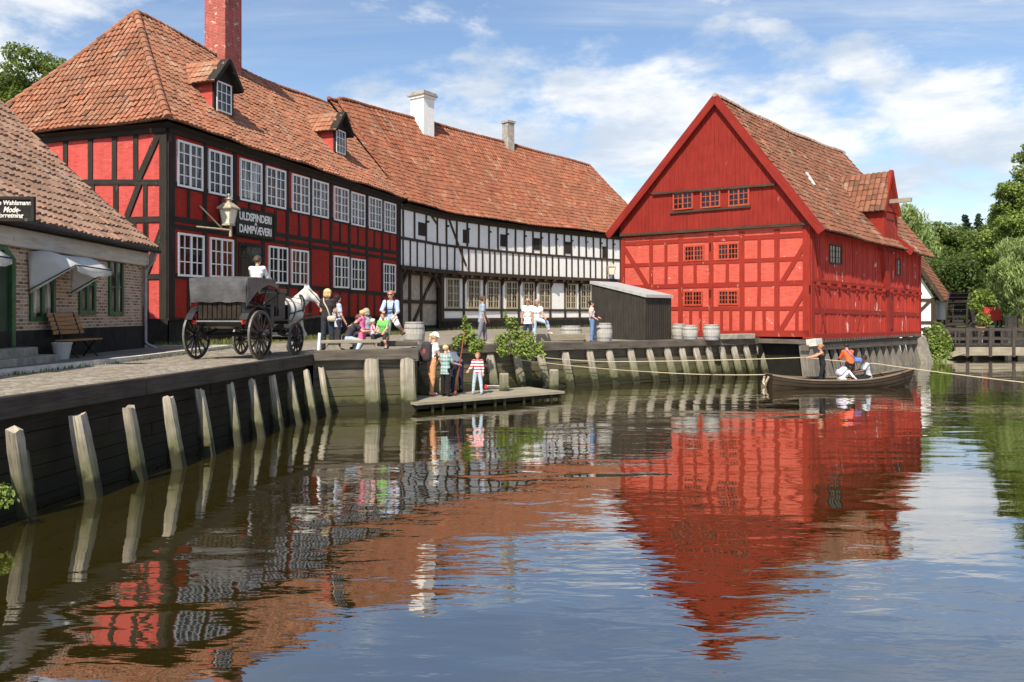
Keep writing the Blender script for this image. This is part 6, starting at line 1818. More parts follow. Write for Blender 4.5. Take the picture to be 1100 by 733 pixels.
# stone wall and red trailer on the far bank
m = MB(); p0, p1 = at(1083, 60, QZ), at(1240, 58.8, QZ); f = Fac([p0, p1]); f.rect(m, 0, QZ-1.7, f.L, zat(341.5, 60), -.5, 0); f.rect(m, -.05, zat(341.5, 60), f.L, zat(340, 60)+.03, -.55, .06)
o = m.build('stone_wall', M['stone'], None, org=p0); tag(o, 'low pale stone wall on the far bank at the right edge', 'wall')
p = at(1063, 63, QZ); ct = thing('cart', 'small red box cart parked under the trees beyond the bridge', 'cart', p)
m = MB(); m.box((p.x, p.y, 2.75), (1.25, 1.9, 1.1), -.3); m.build('box_body', M['cart_red'], ct, bevel=.05)
for sx_ in (-.62, .62):
    for sy_ in (-.55, .55):
        m = MB(); c = Vector((p.x, p.y, 1.98))+Matrix.Rotation(-.3, 3, 'Z') @ Vector((sx_, sy_, 0)); m.lathe(c, [(.33, -.05), (.33, .05)], 14, axis=Matrix.Rotation(-.3, 3, 'Z') @ Vector((1, 0, 0))); m.build('wheel', M['iron'], ct)

# ---------------------------------------------------------------- barrels
def barrel_obj(label, c, h, r, lie=False, rz=0.0, group='weathered barrels on the quay'):
    t = thing('barrel', label, 'barrel', c, group); m = MB()
    prof = [(r*.82, 0), (r*.93, h*.2), (r, h*.5), (r*.93, h*.8), (r*.82, h), (r*.78, h), (r*.78, h-.04)]
    ax = (0, 0, 1) if not lie else (math.cos(rz), math.sin(rz), 0); cc = Vector(c)+(Vector((0, 0, r)) if lie else Vector()); 
    n = 20; a = Vector(ax)
    m.lathe(cc, prof, n, axis=ax); m.build('staves', M['barrel_timber'], t)
    for f in (.06, .26, .74, .94):
        q = MB(); rr = r*(.82+.18*math.sin(math.pi*f)**.9)+.006; q.lathe(cc+a*(h*f-.02), [(rr, 0), (rr+.003, .02), (rr, .04)], n, axis=ax, close=False); q.build('hoop', M['zinc'], t)
    return t
def ground_pt(px, py): return on_z(px, py, QZ)
barrel_obj('large grey barrel standing between the seated man and the white house porch', at(445, 28.6, QZ), .86, .40)
barrel_obj('low pale barrel to the left of the woman in blue jeans', at(613.5, 33, QZ), .64, .47)
barrel_obj('pale barrel behind the woman in blue jeans against the black shed', at(648.5, 31.4, QZ), .78, .36)
barrel_obj('grey barrel tight against the black shed, left of three before the mill', at(729.5, 34.8, QZ), .70, .34)
barrel_obj('grey barrel in the middle of three before the mill gable', at(741, 33.8, QZ), .66, .35)
barrel_obj('grey barrel on the right of three before the mill gable', at(764, 33.9, QZ), .68, .37)
# timber baulk and benches on the quay
p0, p1 = at(573, 31.0, QZ), at(626, 32.0, QZ); m = MB(); m.beam(p0+Vector((0,0,.2)), p1+Vector((0,0,.2)), .35, .28); 
o = m.build('timber_baulk', M['deck_timber'], None, org=p0, bevel=.02); tag(o, 'long squared timber lying on the quay behind the women in white', 'timber')
p0, p1 = at(627, 32.3, QZ), at(642, 32.2, QZ); m = MB(); m.beam(p0+Vector((0,0,.16)), p1+Vector((0,0,.16)), .4, .32); o = m.build('timber_baulk', M['deck_timber'], None, org=p0, bevel=.02); tag(o, 'short block of timber on the quay at the feet of the woman in blue jeans', 'timber')
p0, p1 = at(772, 34.4, QZ), at(808, 35.4, QZ); m = MB(); m.beam(p0+Vector((0,0,.13)), p1+Vector((0,0,.13)), .4, .24); o = m.build('stone_block', M['stone'], None, org=p0, bevel=.03); tag(o, 'long low stone block along the foot of the mill gable', 'stone')
def low_bench(label, p0, p1, h, w=.32):
    t = thing('bench', label, 'bench', p0); m = MB(); a, b = Vector(p0), Vector(p1); z = Vector((0, 0, h))
    m.beam(a+z-Vector((0,0,.05)), b+z-Vector((0,0,.05)), w, .09); m.build('seat', M['deck_timber'], t, bevel=.008)
    d = (b-a); sd = Vector((-d.y, d.x, 0)).normalized()
    for f in (.22, .80):
        c = a+d*f; m = MB(); dd = d.normalized()
        m.hexa([c-dd*.26-sd*.12, c+dd*.26-sd*.12, c+dd*.26+sd*.12, c-dd*.26+sd*.12], [c-dd*.10-sd*.12+z*.78, c+dd*.10-sd*.12+z*.78, c+dd*.10+sd*.12+z*.78, c-dd*.10+sd*.12+z*.78]); m.build('leg', M['deck_timber'], t)
    return t
bz = QZ+.02
low_bench('low plank bench on two wedge legs at the quay edge where the family sits', at(343, 22.35, bz+.06), at(408, 22.9, bz+.06), .33)
m = MB(); m.beam(at(407, 24.4, QZ+.22), at(446, 24.9, QZ+.22), .5, .16); o = m.build('timber_step', M['cap_timber'], None, org=at(407, 24.4, QZ), bevel=.02); tag(o, 'broad low timber step under the boy in green and the seated man', 'step')
m = MB(); m.tube([at(342, 22.2, QZ+.03), at(343.5, 22.2, QZ+.62)], .045, 8); o = m.build('marker_post', M['white_paint'], None, org=at(342, 22.2, QZ)); tag(o, 'short white post at the left end of the plank bench', 'post')
# slatted bench and pot at the shop
bx = thing('bench', 'brown slatted wooden bench with iron legs against the brick shop house', 'bench', fB.pt(fB.u(60), QZ+.1, .6))
ub0, ub1 = fB.u(42.5), fB.u(76); m = MB()
zs = QZ+.1+.45
for k in range(5): 
    z = zs+.13+k*.105; fB.rect(m, ub0, z, ub1, z+.09, .20-.035*k+.1, .225-.035*k+.1)
m.build('backrest', M['bench_timber'], bx)
m = MB()
for k in range(4): fB.rect(m, ub0, zs-.03, ub1, zs, .36+k*.11, .46+k*.11)
m.build('seat', M['bench_timber'], bx)
for u in (ub0+.25, ub1-.25):
    m = MB(); m.tube([fB.pt(u, QZ+.1, .42), fB.pt(u, zs-.25, .56), fB.pt(u, zs-.04, .72)], .02, 6); m.tube([fB.pt(u, QZ+.1, .78), fB.pt(u, zs-.25, .60), fB.pt(u, zs-.04, .40), fB.pt(u, zs+.65, .17)], .02, 6); m.build('leg', M['iron'], bx)
p = fB.pt(fB.u(40.5), QZ+.1, .55); m = MB(); m.lathe(p, [(.15, 0), (.215, .36), (.225, .36), (.225, .40), (.19, .40), (.18, .33), (.0, .32)], 18, close=False); o = m.build('plant_pot', M['pot_grey'], None, org=p, smooth=False); tag(o, 'empty grey flower pot beside the shop door steps', 'pot')

# ---------------------------------------------------------------- signs and lamps
def sign_on(fac, px0, px1, py0, py1, d, label, lines, name='shop_sign', fm=None, thick=.05, slant=0.0):
    u0, za = fac.uz(px0, py0); u1, _ = fac.uz(px1, py0); zb = fac.uz(px0, py1)[1]
    t = thing(name, label, 'sign', fac.pt((u0+u1)/2, zb, d))
    m = MB(); fac.rect(m, u0, zb, u1, za, d, d+thick); m.build('board', M['sign_black'], t)
    m = MB(); w = .05
    for a in ((u0-.01, zb-.01, u1+.01, zb+w), (u0-.01, za-w, u1+.01, za+.01)): fac.rect(m, *a, d-.005, d+thick+.03)
    for a in ((u0-.01, zb+w, u0+w, za-w), (u1-w, zb+w, u1+.01, za-w)): fac.rect(m, *a, d-.005, d+thick+.028)
    m.build('frame', fm or M['black_timber'], t)
    for body, fx, fz, hh, wid, bold, shear in lines:
        me = text_mesh(body, 1.0, 1.0, .008, shear, 1.0, bold)
        xs = [v.co.x for v in me.vertices]; ys = [v.co.y for v in me.vertices]
        sx = wid*(u1-u0)/(max(xs)-min(xs)); sy = hh*(za-zb)/(max(ys)-min(ys)); cx, cy = (max(xs)+min(xs))/2, (max(ys)+min(ys))/2
        uc = u0+(u1-u0)*fx; zc = zb+(za-zb)*fz
        for v in me.vertices:
            q = fac.pt(uc+(v.co.x-cx)*sx, zc+(v.co.y-cy)*sy, d+thick+.006+v.co.z); v.co = q
        me.materials.clear(); me.materials.append(M['sign_white'])
        link_mesh('lettering', me, t)
    return t
sign_on(fA, 250.5, 292.5, 222, 252, .07, 'black signboard with white capitals ULDSPINDERI and DAMPVÆVERI over the dark doorway', [('ULDSPINDERI', .5, .71, .30, .82, .03, 0), ('&', .5, .485, .11, .06, .015, 0), ('DAMPVÆVERI', .5, .25, .30, .82, .03, 0)])
f_s = fB
sg = sign_on(Fac([at(-40, 15.6), at(60, 15.7)]), -16, 38, 212, 237.5, .0, 'black shop sign with pale lettering standing on the eaves of the brick shop house', [('Marie Wahlsmann', .52, .76, .2, .86, .012, .12), ('Mode-', .57, .47, .24, .34, .014, .3), ('forretning', .54, .2, .26, .52, .014, .3)])
# wall lamp on the red house
u, z = fA.uz(243, 246)
lp = thing('wall_lamp', 'old lantern on an iron bracket beside the signboard of the red house', 'lamp', fA.pt(u-.6, z, .05))
ul = fA.u(238); pl = fA.pt(ul, 0, 1.25); s_ = pl.y/F; c = at(245.5, pl.y, zat(241, pl.y))
m = MB(); hb = .95
def ring(r, z): return [Vector((c.x+r*math.cos(a), c.y+r*math.sin(a), c.z+z)) for a in [math.pi/4+i*math.pi/2-.25 for i in range(4)]]
a, b = ring(.22, .0), ring(.34, .62)
for k in range(4): m.quad(a[k], a[(k+1) % 4], b[(k+1) % 4], b[k])
m.build('lamp_glass', M['lamp_glass'], lp)
m = MB()
for k in range(4): m.beam(a[k], b[k], .045, .045)
for rr, z0, z1 in ((.27, -.06, .02),): 
    q0, q1 = ring(.26, -.06), ring(.26, .02); m.hexa(q0, q1)
q0, q1, q2, q3 = ring(.46, .60), ring(.46, .66), ring(.17, .88), ring(.15, 1.0)
m.hexa(q0, q1); m.hexa(q1, q2); m.hexa(ring(.12, .86), ring(.12, 1.02)); m.hexa(ring(.19, 1.0), ring(.05, 1.12)); m.ell((c.x, c.y, c.z+1.17), .07, 6)
m.build('lamp_hood', M['lamp_metal'], lp)
m = MB(); w0 = fA.pt(fA.u(222), z, .05)
m.tube([(c.x+.08, c.y, c.z-.5), (c.x+.08, c.y, c.z-.02)], .06, 8)
m.tube([fA.pt(ul-1.55, c.z-.22, .06), (c.x+.08, c.y, c.z-.24)], .04, 6); m.tube([fA.pt(ul-1.35, c.z+.62, .06), (c.x-.22, c.y-.0, c.z-.22)], .03, 6)
m.build('bracket', M['lamp_metal'], lp)
# lantern on the white house
u, z = fW.uz(651.5, 291); c = fW.pt(u, z, .55); 
l2 = thing('wall_lamp', 'pale lantern hanging on the white half-timbered house beside the shed roof', 'lamp', c)
m = MB(); a = [Vector((c.x+x*.2, c.y+y*.2, c.z-.35)) for x, y in ((-1,-1),(1,-1),(1,1),(-1,1))]; b = [Vector((c.x+x*.3, c.y+y*.3, c.z+.25)) for x, y in ((-1,-1),(1,-1),(1,1),(-1,1))]
for k in range(4): m.quad(a[k], a[(k+1) % 4], b[(k+1) % 4], b[k])
m.build('lamp_glass', M['lamp_glass'], l2)
m = MB()
for k in range(4): m.beam(a[k], b[k], .05, .05)
e = [p+(p-c).normalized()*.1 for p in b]; t_ = [Vector((c.x+x*.08, c.y+y*.08, c.z+.62)) for x, y in ((-1,-1),(1,-1),(1,1),(-1,1))]; m.hexa(e, t_); m.ell((c.x, c.y, c.z+.68), .08, 5)
m.tube([fW.pt(u, z+.2, .0), c+Vector((0, 0, .3))], .03, 6); m.tube([fW.pt(u, z-.45, .0), c+Vector((0, 0, -.4))], .03, 6)
m.build('lamp_hood', M['lamp_metal'], l2)

# ---------------------------------------------------------------- rowing boat
bc = on_z(901, 415.5, 0); bl_ = 5.65; byaw = R(3.5)
boat = thing('rowing_boat', 'dark clinker-built wooden rowing boat with four people in it', 'boat', (bc.x, bc.y, 0), None, byaw)
def sec(t):      # t 0..1 from transom to bow: half breadth, sheer, keel
    x = -bl_/2*.97+bl_*.97*t; w = .76*(max(0, 1-((t-.42)/.60)**2))**.75 if t > .42 else .76*(1-.55*((.42-t)/.42)**2.2)
    sh = .31+.40*max(0, (t-.5)/.5)**2.2+.18*max(0, (.35-t)/.35)**2; kl = -.22+.10*max(0, (t-.75)/.25)**2*3
    return x, w, sh, kl
def hullpt(t, f, sd, off=0):
    x, w, sh, kl = sec(t); a = f*math.pi/2
    return Vector((x+.22*f*max(0, (t-.7)/.3)**2, sd*(w*math.sin(a)**.8+off), kl+(sh-kl)*(1-math.cos(a))**.95+0*off))
m = MB(); N = 26; S = 6
for sd in (-1, 1):
    for k in range(S):
        f0, f1 = k/S, (k+1)/S
        for i in range(N):
            t0, t1 = i/N, (i+1)/N
            q = [hullpt(t0, f0, sd, .028), hullpt(t1, f0, sd, .028), hullpt(t1, f1+.02, sd, .006), hullpt(t0, f1+.02, sd, .006)]
            m.quad(*(q if sd < 0 else q[::-1]), uv=[(t0*6, k+.0), (t1*6, k), (t1*6, k+.3), (t0*6, k+.3)])
            q2 = [hullpt(t0, f0, sd, -.012), hullpt(t1, f0, sd, -.012), hullpt(t1, f1, sd, -.012), hullpt(t0, f1, sd, -.012)]
            m.quad(*(q2[::-1] if sd < 0 else q2), uv=[(t0*6, k), (t1*6, k), (t1*6, k+.3), (t0*6, k+.3)])
            l = [hullpt(t0, f0, sd, .028), hullpt(t1, f0, sd, .028), hullpt(t1, f0, sd, -.012), hullpt(t0, f0, sd, -.012)]; m.quad(*(l[::-1] if sd < 0 else l), uv=[(t0*6, k)]*4)
tr = [hullpt(0, f/8, -1, .0) for f in range(9)][::-1]+[hullpt(0, f/8, 1, .0) for f in range(1, 9)]
m.poly(tr, [(p.y*1.0, p.z) for p in tr]); m.poly([p+Vector((.05, 0, 0)) for p in tr][::-1], [(p.y, p.z) for p in tr])
m.build('hull', M['boat_timber'], boat, local=True)
m = MB()
for sd in (-1, 1):
    for i in range(N): m.beam(hullpt(i/N, 1, sd, .0)+Vector((0,0,.0)), hullpt((i+1)/N, 1, sd, .0), .075, .05)
m.build('gunwale', M['boat_trim'], boat, local=True)
for t in (.16, .36, .60, .80):
    x, w, sh, kl = sec(t); m = MB(); m.box((x, 0, .17), (.26, w*1.75, .04)); m.build('thwart', M['boat_timber'], boat, local=True)
m = MB(); m.box((0, 0, -.02), (bl_*.72, .75, .03)); m.build('floor_boards', M['boat_timber'], boat, local=True)
m = MB(); m.tube([(-bl_/2*.97-.05, .35, .38), (-bl_/2*.97-.12, .28, .15), (-bl_/2*.97-.08, .15, .05), (-bl_/2*.97-.12, .0, .2), (-bl_/2*.97-.06, -.1, .4)], .04, 6)
o = m.build('rope_fender', M['rope'], boat, local=True)
def BP(lx, ly, z=0): 
    q = Matrix.Rotation(byaw, 3, 'Z') @ Vector((lx, ly, 0)); return Vector((bc.x+q.x, bc.y+q.y, z))

# ---------------------------------------------------------------- carriage
cz = R(-8.5)
cp = Vector((-7.28, 19.95, QZ))
car = thing('horse_carriage', 'black horse-drawn carriage with a folded leather hood and red rear lamps', 'carriage', cp, None, cz)
def wheel(x, y, r, nsp, out):
    m = MB(); ax = Vector((1, 0, 0)); c = Vector((x, y, r))
    N = 36
    def W_(t, rr, s): return c+Vector((s, rr*math.cos(t), rr*math.sin(t)))
    for k in range(N):
        t0, t1 = 2*math.pi*k/N, 2*math.pi*(k+1)/N
        m.hexa([W_(t0, r-.075, -.03), W_(t0, r-.075, .03), W_(t0, r-.012, .03), W_(t0, r-.012, -.03)], [W_(t1, r-.075, -.03), W_(t1, r-.075, .03), W_(t1, r-.012, .03), W_(t1, r-.012, -.03)])
    for k in range(nsp):
        t = 2*math.pi*(k+.3)/nsp; m.beam(W_(t, .07, .02*out), W_(t, r-.06, 0), .048, .034, (1, 0, 0), .036, .028)
    w = m.build('wheel', M['coach_black'], car, local=True)
    m = MB(); m.lathe(c-ax*.12, [(.06, 0), (.095, .03), (.10, .2), (.065, .22), (.06, .26)] if out > 0 else [(.06, -.02), (.065, .02), (.10, .04), (.095, .21), (.06, .24)], 14, axis=ax); m.build('hub', M['coach_black'], w, local=True)
    m = MB()
    for k in range(N):
        t0, t1 = 2*math.pi*k/N, 2*math.pi*(k+1)/N
        m.hexa([W_(t0, r-.014, -.026), W_(t0, r-.014, .026), W_(t0, r, .026), W_(t0, r, -.026)], [W_(t1, r-.014, -.026), W_(t1, r-.014, .026), W_(t1, r, .026), W_(t1, r, -.026)])
    m.build('tyre', M['wheel_rim'], w, local=True)
hw_ = .87
for sx_ in (-1, 1): wheel(sx_*hw_, 0, .63, 14, sx_); wheel(sx_*(hw_-.04), 2.25, .47, 12, sx_)
m = MB()
m.tube([(-hw_, 0, .63), (hw_, 0, .63)], .04, 8); m.tube([(-hw_+.04, 2.25, .47), (hw_-.04, 2.25, .47)], .04, 8); m.beam((0, 0, .66), (0, 2.25, .55), .1, .1)
m.build('axles', M['iron'], car, local=True)
m = MB()
for sx_ in (-.55, .55):
    for y0, z0 in ((0, .66), (2.2, .52)):
        m = MB()
        for o in (0, 1): m.tube([(sx_, y0-.5, z0+.11), (sx_, y0-.25, z0+.11+(.09 if o else -.06)), (sx_, y0, z0+.11+(.12 if o else -.09)), (sx_, y0+.25, z0+.11+(.09 if o else -.06)), (sx_, y0+.5, z0+.11)], .025, 6)
        m.build('spring', M['iron'], car, local=True)
m = MB()
def cross(y, w, z0, z1): return [Vector((-w, y, z0)), Vector((w, y, z0)), Vector((w, y, z1)), Vector((-w, y, z1))]
def shell(secs, mb):
    for a, b in zip(secs, secs[1:]): mb.hexa(a, b)
shell([cross(-.40, .60, .98, 1.50), cross(-.32, .66, .85, 1.50), cross(.35, .68, .78, 1.42)], m)
shell([cross(.352, .66, .76, 1.02), cross(1.05, .66, .76, 1.02)], m); shell([cross(1.052, .66, .78, 1.4), cross(1.25, .66, .80, 1.45)], m); shell([cross(1.252, .55, .95, 1.1), cross(2.1, .55, .95, 1.1)], m)
m.build('body', M['coach_black'], car, local=True, bevel=.03)
m = MB()
for k in range(9): m.box((-.52+k*.13, -.415, 1.26), (.10, .03, .42))
m.build('rear_panel', M['coach_wood'], car, local=True)
m = MB(); m.box((0, -.44, .985), (1.42, .04, .035)); m.build('trim', M['zinc'], car, local=True)
m = MB(); m.box((0, .12, 1.12), (1.2, .5, .16)); m.build('seat', M['leather'], car, local=True, bevel=.03)
for sx_ in (-.66, .66):
    m = MB(); m.lathe((sx_, -.50, .96), [(.03, 0), (.055, .01), (.055, .06)], 12, axis=(0, 1, 0)); m.build('tail_lamp', M['red_lens'], car, local=True)
    m = MB()                                            # mudguard over the rear wheel
    for k in range(8):
        a0, a1 = R(20+k*16), R(20+(k+1)*16); r = .73
        m.hexa([(sx_*1.1-.1, r*math.cos(a0), .63+r*math.sin(a0)), (sx_*1.1+.1, r*math.cos(a0), .63+r*math.sin(a0)), (sx_*1.1+.1, (r+.02)*math.cos(a0), .63+(r+.02)*math.sin(a0)), (sx_*1.1-.1, (r+.02)*math.cos(a0), .63+(r+.02)*math.sin(a0))],
               [(sx_*1.1-.1, r*math.cos(a1), .63+r*math.sin(a1)), (sx_*1.1+.1, r*math.cos(a1), .63+r*math.sin(a1)), (sx_*1.1+.1, (r+.02)*math.cos(a1), .63+(r+.02)*math.sin(a1)), (sx_*1.1-.1, (r+.02)*math.cos(a1), .63+(r+.02)*math.sin(a1))])
    m.build('mudguard', M['coach_black'], car, local=True)
# raised hood: leather over hoops
m = MB(); NX, NY, NZ = 14, 10, 6
def rp(i, j):                                            # the flat rear flap
    x = -1+2*i/NX; f = j/NZ
    return Vector((x*(.73+.05*f), -.50-.03*math.sin(math.pi*f)+.012*math.sin(i*1.9+j*.8)*(1-f), 1.46+.64*f-.03*x*x*(f == 1)-.012*math.cos(i*1.3)*(j == 0)))
def tp(i, k):                                            # the top, arched over the hoops
    x = -1+2*i/NX; g = k/NY; y = -.50+g*1.75
    return Vector((x*(.78+.02*math.sin(math.pi*g)), y, 2.10-.03*x*x+.05*math.sin(math.pi*g)-.13*g**3-.012*abs(math.sin(g*math.pi*3))))
for i in range(NX):
    for j in range(NZ): m.quad(rp(i, j), rp(i+1, j), rp(i+1, j+1), rp(i, j+1))
    for k in range(NY): m.quad(tp(i, k), tp(i+1, k), tp(i+1, k+1), tp(i, k+1))
for i, sx_ in ((0, -1), (NX, 1)):
    for k in range(NY):
        h0, h1 = (.60*(1-k/NY)**2.2+.10, .60*(1-(k+1)/NY)**2.2+.10)
        a, b = tp(i, k), tp(i, k+1); dn = lambda p, h: p-Vector((sx_*.03, 0, h))
        m.quad(a, b, dn(b, h1), dn(a, h0))
hd = m.build('hood', M['leather'], car, local=True)
md = hd.modifiers.new('thick', 'SOLIDIFY'); md.thickness = .012
for sx_ in (-.78, .78):
    m = MB()
    m.tube([(sx_*.88, .45, 1.35), (sx_, 1.3, 1.72)], .018, 6); m.tube([(sx_*.88, .45, 1.35), (sx_, .55, 1.9)], .018, 6); m.tube([(sx_*.88, .45, 1.35), (sx_, -.1, 1.9)], .018, 6); m.tube([(sx_*.9, -.3, 1.5), (sx_*.9, .45, 1.36), (sx_*.9, .9, 1.3)], .02, 6)
    m.build('hood_frame', M['iron'], car, local=True)
m = MB(); m.box((0, 2.0, 1.80), (1.15, .45, .12)); m.box((0, 1.8, 1.42), (.95, .08, .7)); m.box((-.5, 2.0, 1.4), (.06, .4, .75)); m.box((.5, 2.0, 1.4), (.06, .4, .75)); m.box((0, 2.55, 1.15), (.95, .06, .55)); m.box((0, 2.3, .98), (.95, .6, .05)); m.beam((-.45, 1.75, 1.80), (-.45, 1.68, 2.1), .05, .05, (0, 1, 0)); m.beam((.45, 1.75, 1.80), (.45, 1.68, 2.1), .05, .05, (0, 1, 0)); m.box((0, 1.7, 2.03), (.95, .05, .2))
m.build('driver_box', M['coach_black'], car, local=True, bevel=.015)
m = MB()
for sx_ in (-.95+.42, .42+.0+.11): pass
m.tube([(-.42, 2.3, .62), (-.36, 3.3, 1.0), (.12, 5.0, 1.15)], .035, 8); m.tube([(.46, 2.3, .62), (.52, 3.3, 1.0), (.95, 4.8, 1.15)], .035, 8); m.box((0, 2.75, .66), (1.1, .07, .07))
m.build('shafts', M['coach_wood'], car, local=True)
def CPt(x, y, z): 
    q = Matrix.Rotation(cz, 3, 'Z') @ Vector((x, y, z)); return cp+q
hp = at(301, 23.1, QZ)
horse('white horse in black harness pulling the carriage with one foreleg raised', hp, -27, 1.06)
# ---------------------------------------------------------------- people
c = cloth
K = dict
white_c = c('white', (.80, .79, .76)); navy = c('navy', (.03, .04, .09)); black_c = c('black', (.016, .015, .017)); jeans = c('jeans', (.13, .22, .38)); pale_jeans = c('pale_jeans', (.42, .52, .62))
khaki = c('khaki', (.42, .33, .22)); grey_c = c('grey', (.22, .25, .30)); blue_c = c('blue', (.38, .50, .72)); dark_c = c('dark', (.045, .04, .05))
SIT = (88, 8, 88)
# on the carriage
loc = CPt(-.22, 1.98, 0)
person('coachman in white shirt and flat cap sitting high on the carriage box', loc, -8.5, 1.78, K(pz=1.98, lean=4, legL=(75, 6, 70), legR=(75, 6, 70), armL=(35, 10, 80, -8), armR=(35, 10, 80, -8)), top=white_c, sleeve=1.9, hem=-.04, legs=dark_c, hair=M['hair_brown'], cap=(c('cap', (.06, .055, .05)), 'peak'), shoes=black_c)
person('passenger in a red top and pale jeans sitting under the carriage hood', CPt(.34, .95, 0), 175, 1.68, K(pz=1.20, legL=(80, 6, 80), legR=(80, 6, 80), armL=(20, 8, 50, -5), armR=(20, 8, 50, -5)), top=c('redtop', (.34, .05, .05)), legs=pale_jeans, hair=M['hair_dark'], female=True, shoes=black_c)
# the family on the quay
_, W = person('blonde woman in dark T-shirt and jeans seen from behind', at(352, 23.1, QZ+.05), -8, 1.88, K(armL=(12, 10, 40, -10), armR=(14, 10, 60, -10)), top=c('brownblack', (.035, .028, .028)), legs=c('darkjeans', (.03, .035, .05)), hair=M['hair_blond'], hairlen='bob', female=True, shoes=black_c)
def strap(label, name, pts, mat, r=.018, flat=.5, cat='strap', org=None):
    m = MB(); m.tube(pts, r, 6, flat=flat); return m
def shoulder_bag(label, W, side, dropv, size, mat, smat, fwd_off=-.16, across=True, cat='bag'):
    s = W['s']; up = Vector((0, 0, 1)); rt, fw = W['right'], W['fwd']
    bp = W['P']+rt*(.24*s*side)+fw*(fwd_off*.5*s)+up*dropv
    t = thing('shoulder_bag', label, cat, bp)
    v, f = blend_mesh([(tuple(bp-rt*size*.45-up*size*.1), tuple(bp+rt*size*.45-up*size*.1), size*.32, size*.32), (tuple(bp-rt*size*.40-up*size*.45), tuple(bp+rt*size*.40-up*size*.45), size*.36, size*.36)], .018, .05)
    link_mesh('pouch', np_mesh('pouch', [(v, f, 0)], [mat]), t)
    so = W['sho'+('L' if side > 0 else 'R')] if across else W['sho'+('R' if side > 0 else 'L')]
    neck = W['neck']; top = so.lerp(neck, .35)+up*.055*s
    m = MB(); b = fw*.16*s
    m.tube([bp+rt*size*.3*-side-fw*.02, W['chest']-fw*.135*s+rt*side*.05*s, W['chest'].lerp(top, .6)-fw*.125*s, top-fw*.04*s, top+fw*.04*s, W['chest'].lerp(top, .5)+fw*.13*s, W['chest']+fw*.145*s+rt*side*.08*s, bp+rt*size*.3*side+fw*.06], .02*s, 6)
    m.build('strap', smat, t, smooth=True); return t
shoulder_bag('pale canvas shoulder bag worn across the back of the blonde woman', W, .75, .02, .17, c('bag', (.50, .44, .34)), c('bag', (.50, .44, .34)), -.34)
person('dark haired person in a pale blue shirt half hidden behind the blonde woman', at(362.5, 24.3, QZ), -60, 1.78, K(armR=(10, 12, 30, 0)), top=c('paleblue', (.50, .58, .72)), sleeve=.6, hem=-.2, legs=dark_c, hair=M['hair_dark'], hairlen='bob', female=True, shoes=black_c)
person('short haired man in dark T-shirt sitting behind the plank bench, leaning right', at(372, 23.5, QZ), -65, 1.80, K(pz=.42, lean=32, head=12, legL=(70, 10, 95), legR=(84, 14, 110), armL=(55, 8, 85, -5), armR=(48, 14, 95, -15)), top=dark_c, legs=pale_jeans, hair=M['hair_brown'], shoes=c('brownshoe', (.10, .05, .03)))
person('girl in a pink dress standing in front of the seated man', at(389, 23.6, QZ), 75, 1.27, K(armL=(45, 10, 70, 0), armR=(35, 8, 60, 0)), child=True, top=c('pink', (.72, .16, .34)), sleeve=.35, hem=-.25, legs=c('pink', (.72, .16, .34)), skirt=True, hair=M['hair_blond'], hairlen='bun')
person('fair haired woman sitting behind the girl in the pink dress', at(395.5, 24.4, QZ), 60, 1.72, K(pz=.56, lean=8, legL=SIT, legR=SIT, armL=(30, 8, 80, -10), armR=(30, 8, 80, -10)), top=c('greyblue', (.35, .38, .42)), hair=M['hair_grey'], hairlen='bob', female=True, legs=dark_c, shoes=black_c)
person('small white-haired toddler in a pink and white striped shirt', at(400.5, 23.5, QZ), -70, 1.0, K(armL=(20, 8, 70, 0), armR=(20, 8, 70, 0)), child=True, top=stripes('pinkstripe', (.70, .10, .26, 1), (.72, .55, .60, 1), 11, 'X'), legs=dark_c, hair=c('fairhair', (.68, .58, .40)), hairlen='short', shoes=white_c)
person('boy in a bright green T-shirt sitting on the low step', at(412.5, 24.1, QZ), 165, 1.40, K(pz=.55, lean=8, legL=(75, 14, 80), legR=(75, 14, 80), armL=(30, 6, 55, -8), armR=(30, 6, 55, -8)), child=True, top=c('green', (.16, .50, .12)), sleeve=.5, legs=c('darkshort', (.05, .06, .05)), leglen='knee', hair=M['hair_brown'], shoes=dark_c)
_, W = person('tall man in light blue shirt, white shorts and sunglasses with one foot raised', at(420.5, 25.0, QZ), 172, 1.93, K(lean=6, legL=(0, 4, 2), legR=(0, 4, 2), armL=(22, 12, 50, -12), armR=(35, 10, 75, -25)) | K(legL=(66, 26, 118)), top=blue_c, sleeve=1.05, hem=-.1, legs=white_c, leglen='knee', hair=M['hair_ginger'], glasses=True, shoes=c('brownshoe', (.10, .05, .03)))
h_ = W['wriR']+Vector((0, -.05, -.08)); soft('pullover', [(h_, h_+Vector((-.05, -.08, -.35)), .05, .13), (h_, h_+Vector((.12, -.06, -.40)), .05, .12), (h_+Vector((-.05, -.08, -.35)), h_+Vector((-.16, -.08, -.60)), .12, .10), (h_+Vector((.10, -.06, -.4)), h_+Vector((.05, -.06, -.66)), .10, .08)], .02, .05, c('cream', (.70, .65, .55)), 'cream pullover hanging from the hand of the man in the blue shirt', 'pullover')
s = W['s']; m = MB()
for sd in (-1, 1): m.tube([W['P']+W['right']*sd*.12*s+W['t']*.12*s+W['fwd']*.13*s, W['chest']+W['right']*sd*.10*s+W['fwd']*.15*s, W['sho'+('L' if sd < 0 else 'R')].lerp(W['neck'], .35)+W['fwd']*.05*s+Vector((0, 0, .06)), W['chest']+W['right']*sd*.08*s-W['fwd']*.15*s], .026, 6)
m.ell(W['chest']-W['fwd']*.22*s+Vector((0, 0, .02)), (.17, .13, .24), 6); m.box(tuple(W['chest']+W['fwd']*.165*s), (.2, .04, .03))
tag(m.build('backpack', black_c, None, org=W['P'], smooth=True), 'black backpack with chest straps on the man in the blue shirt', 'backpack')
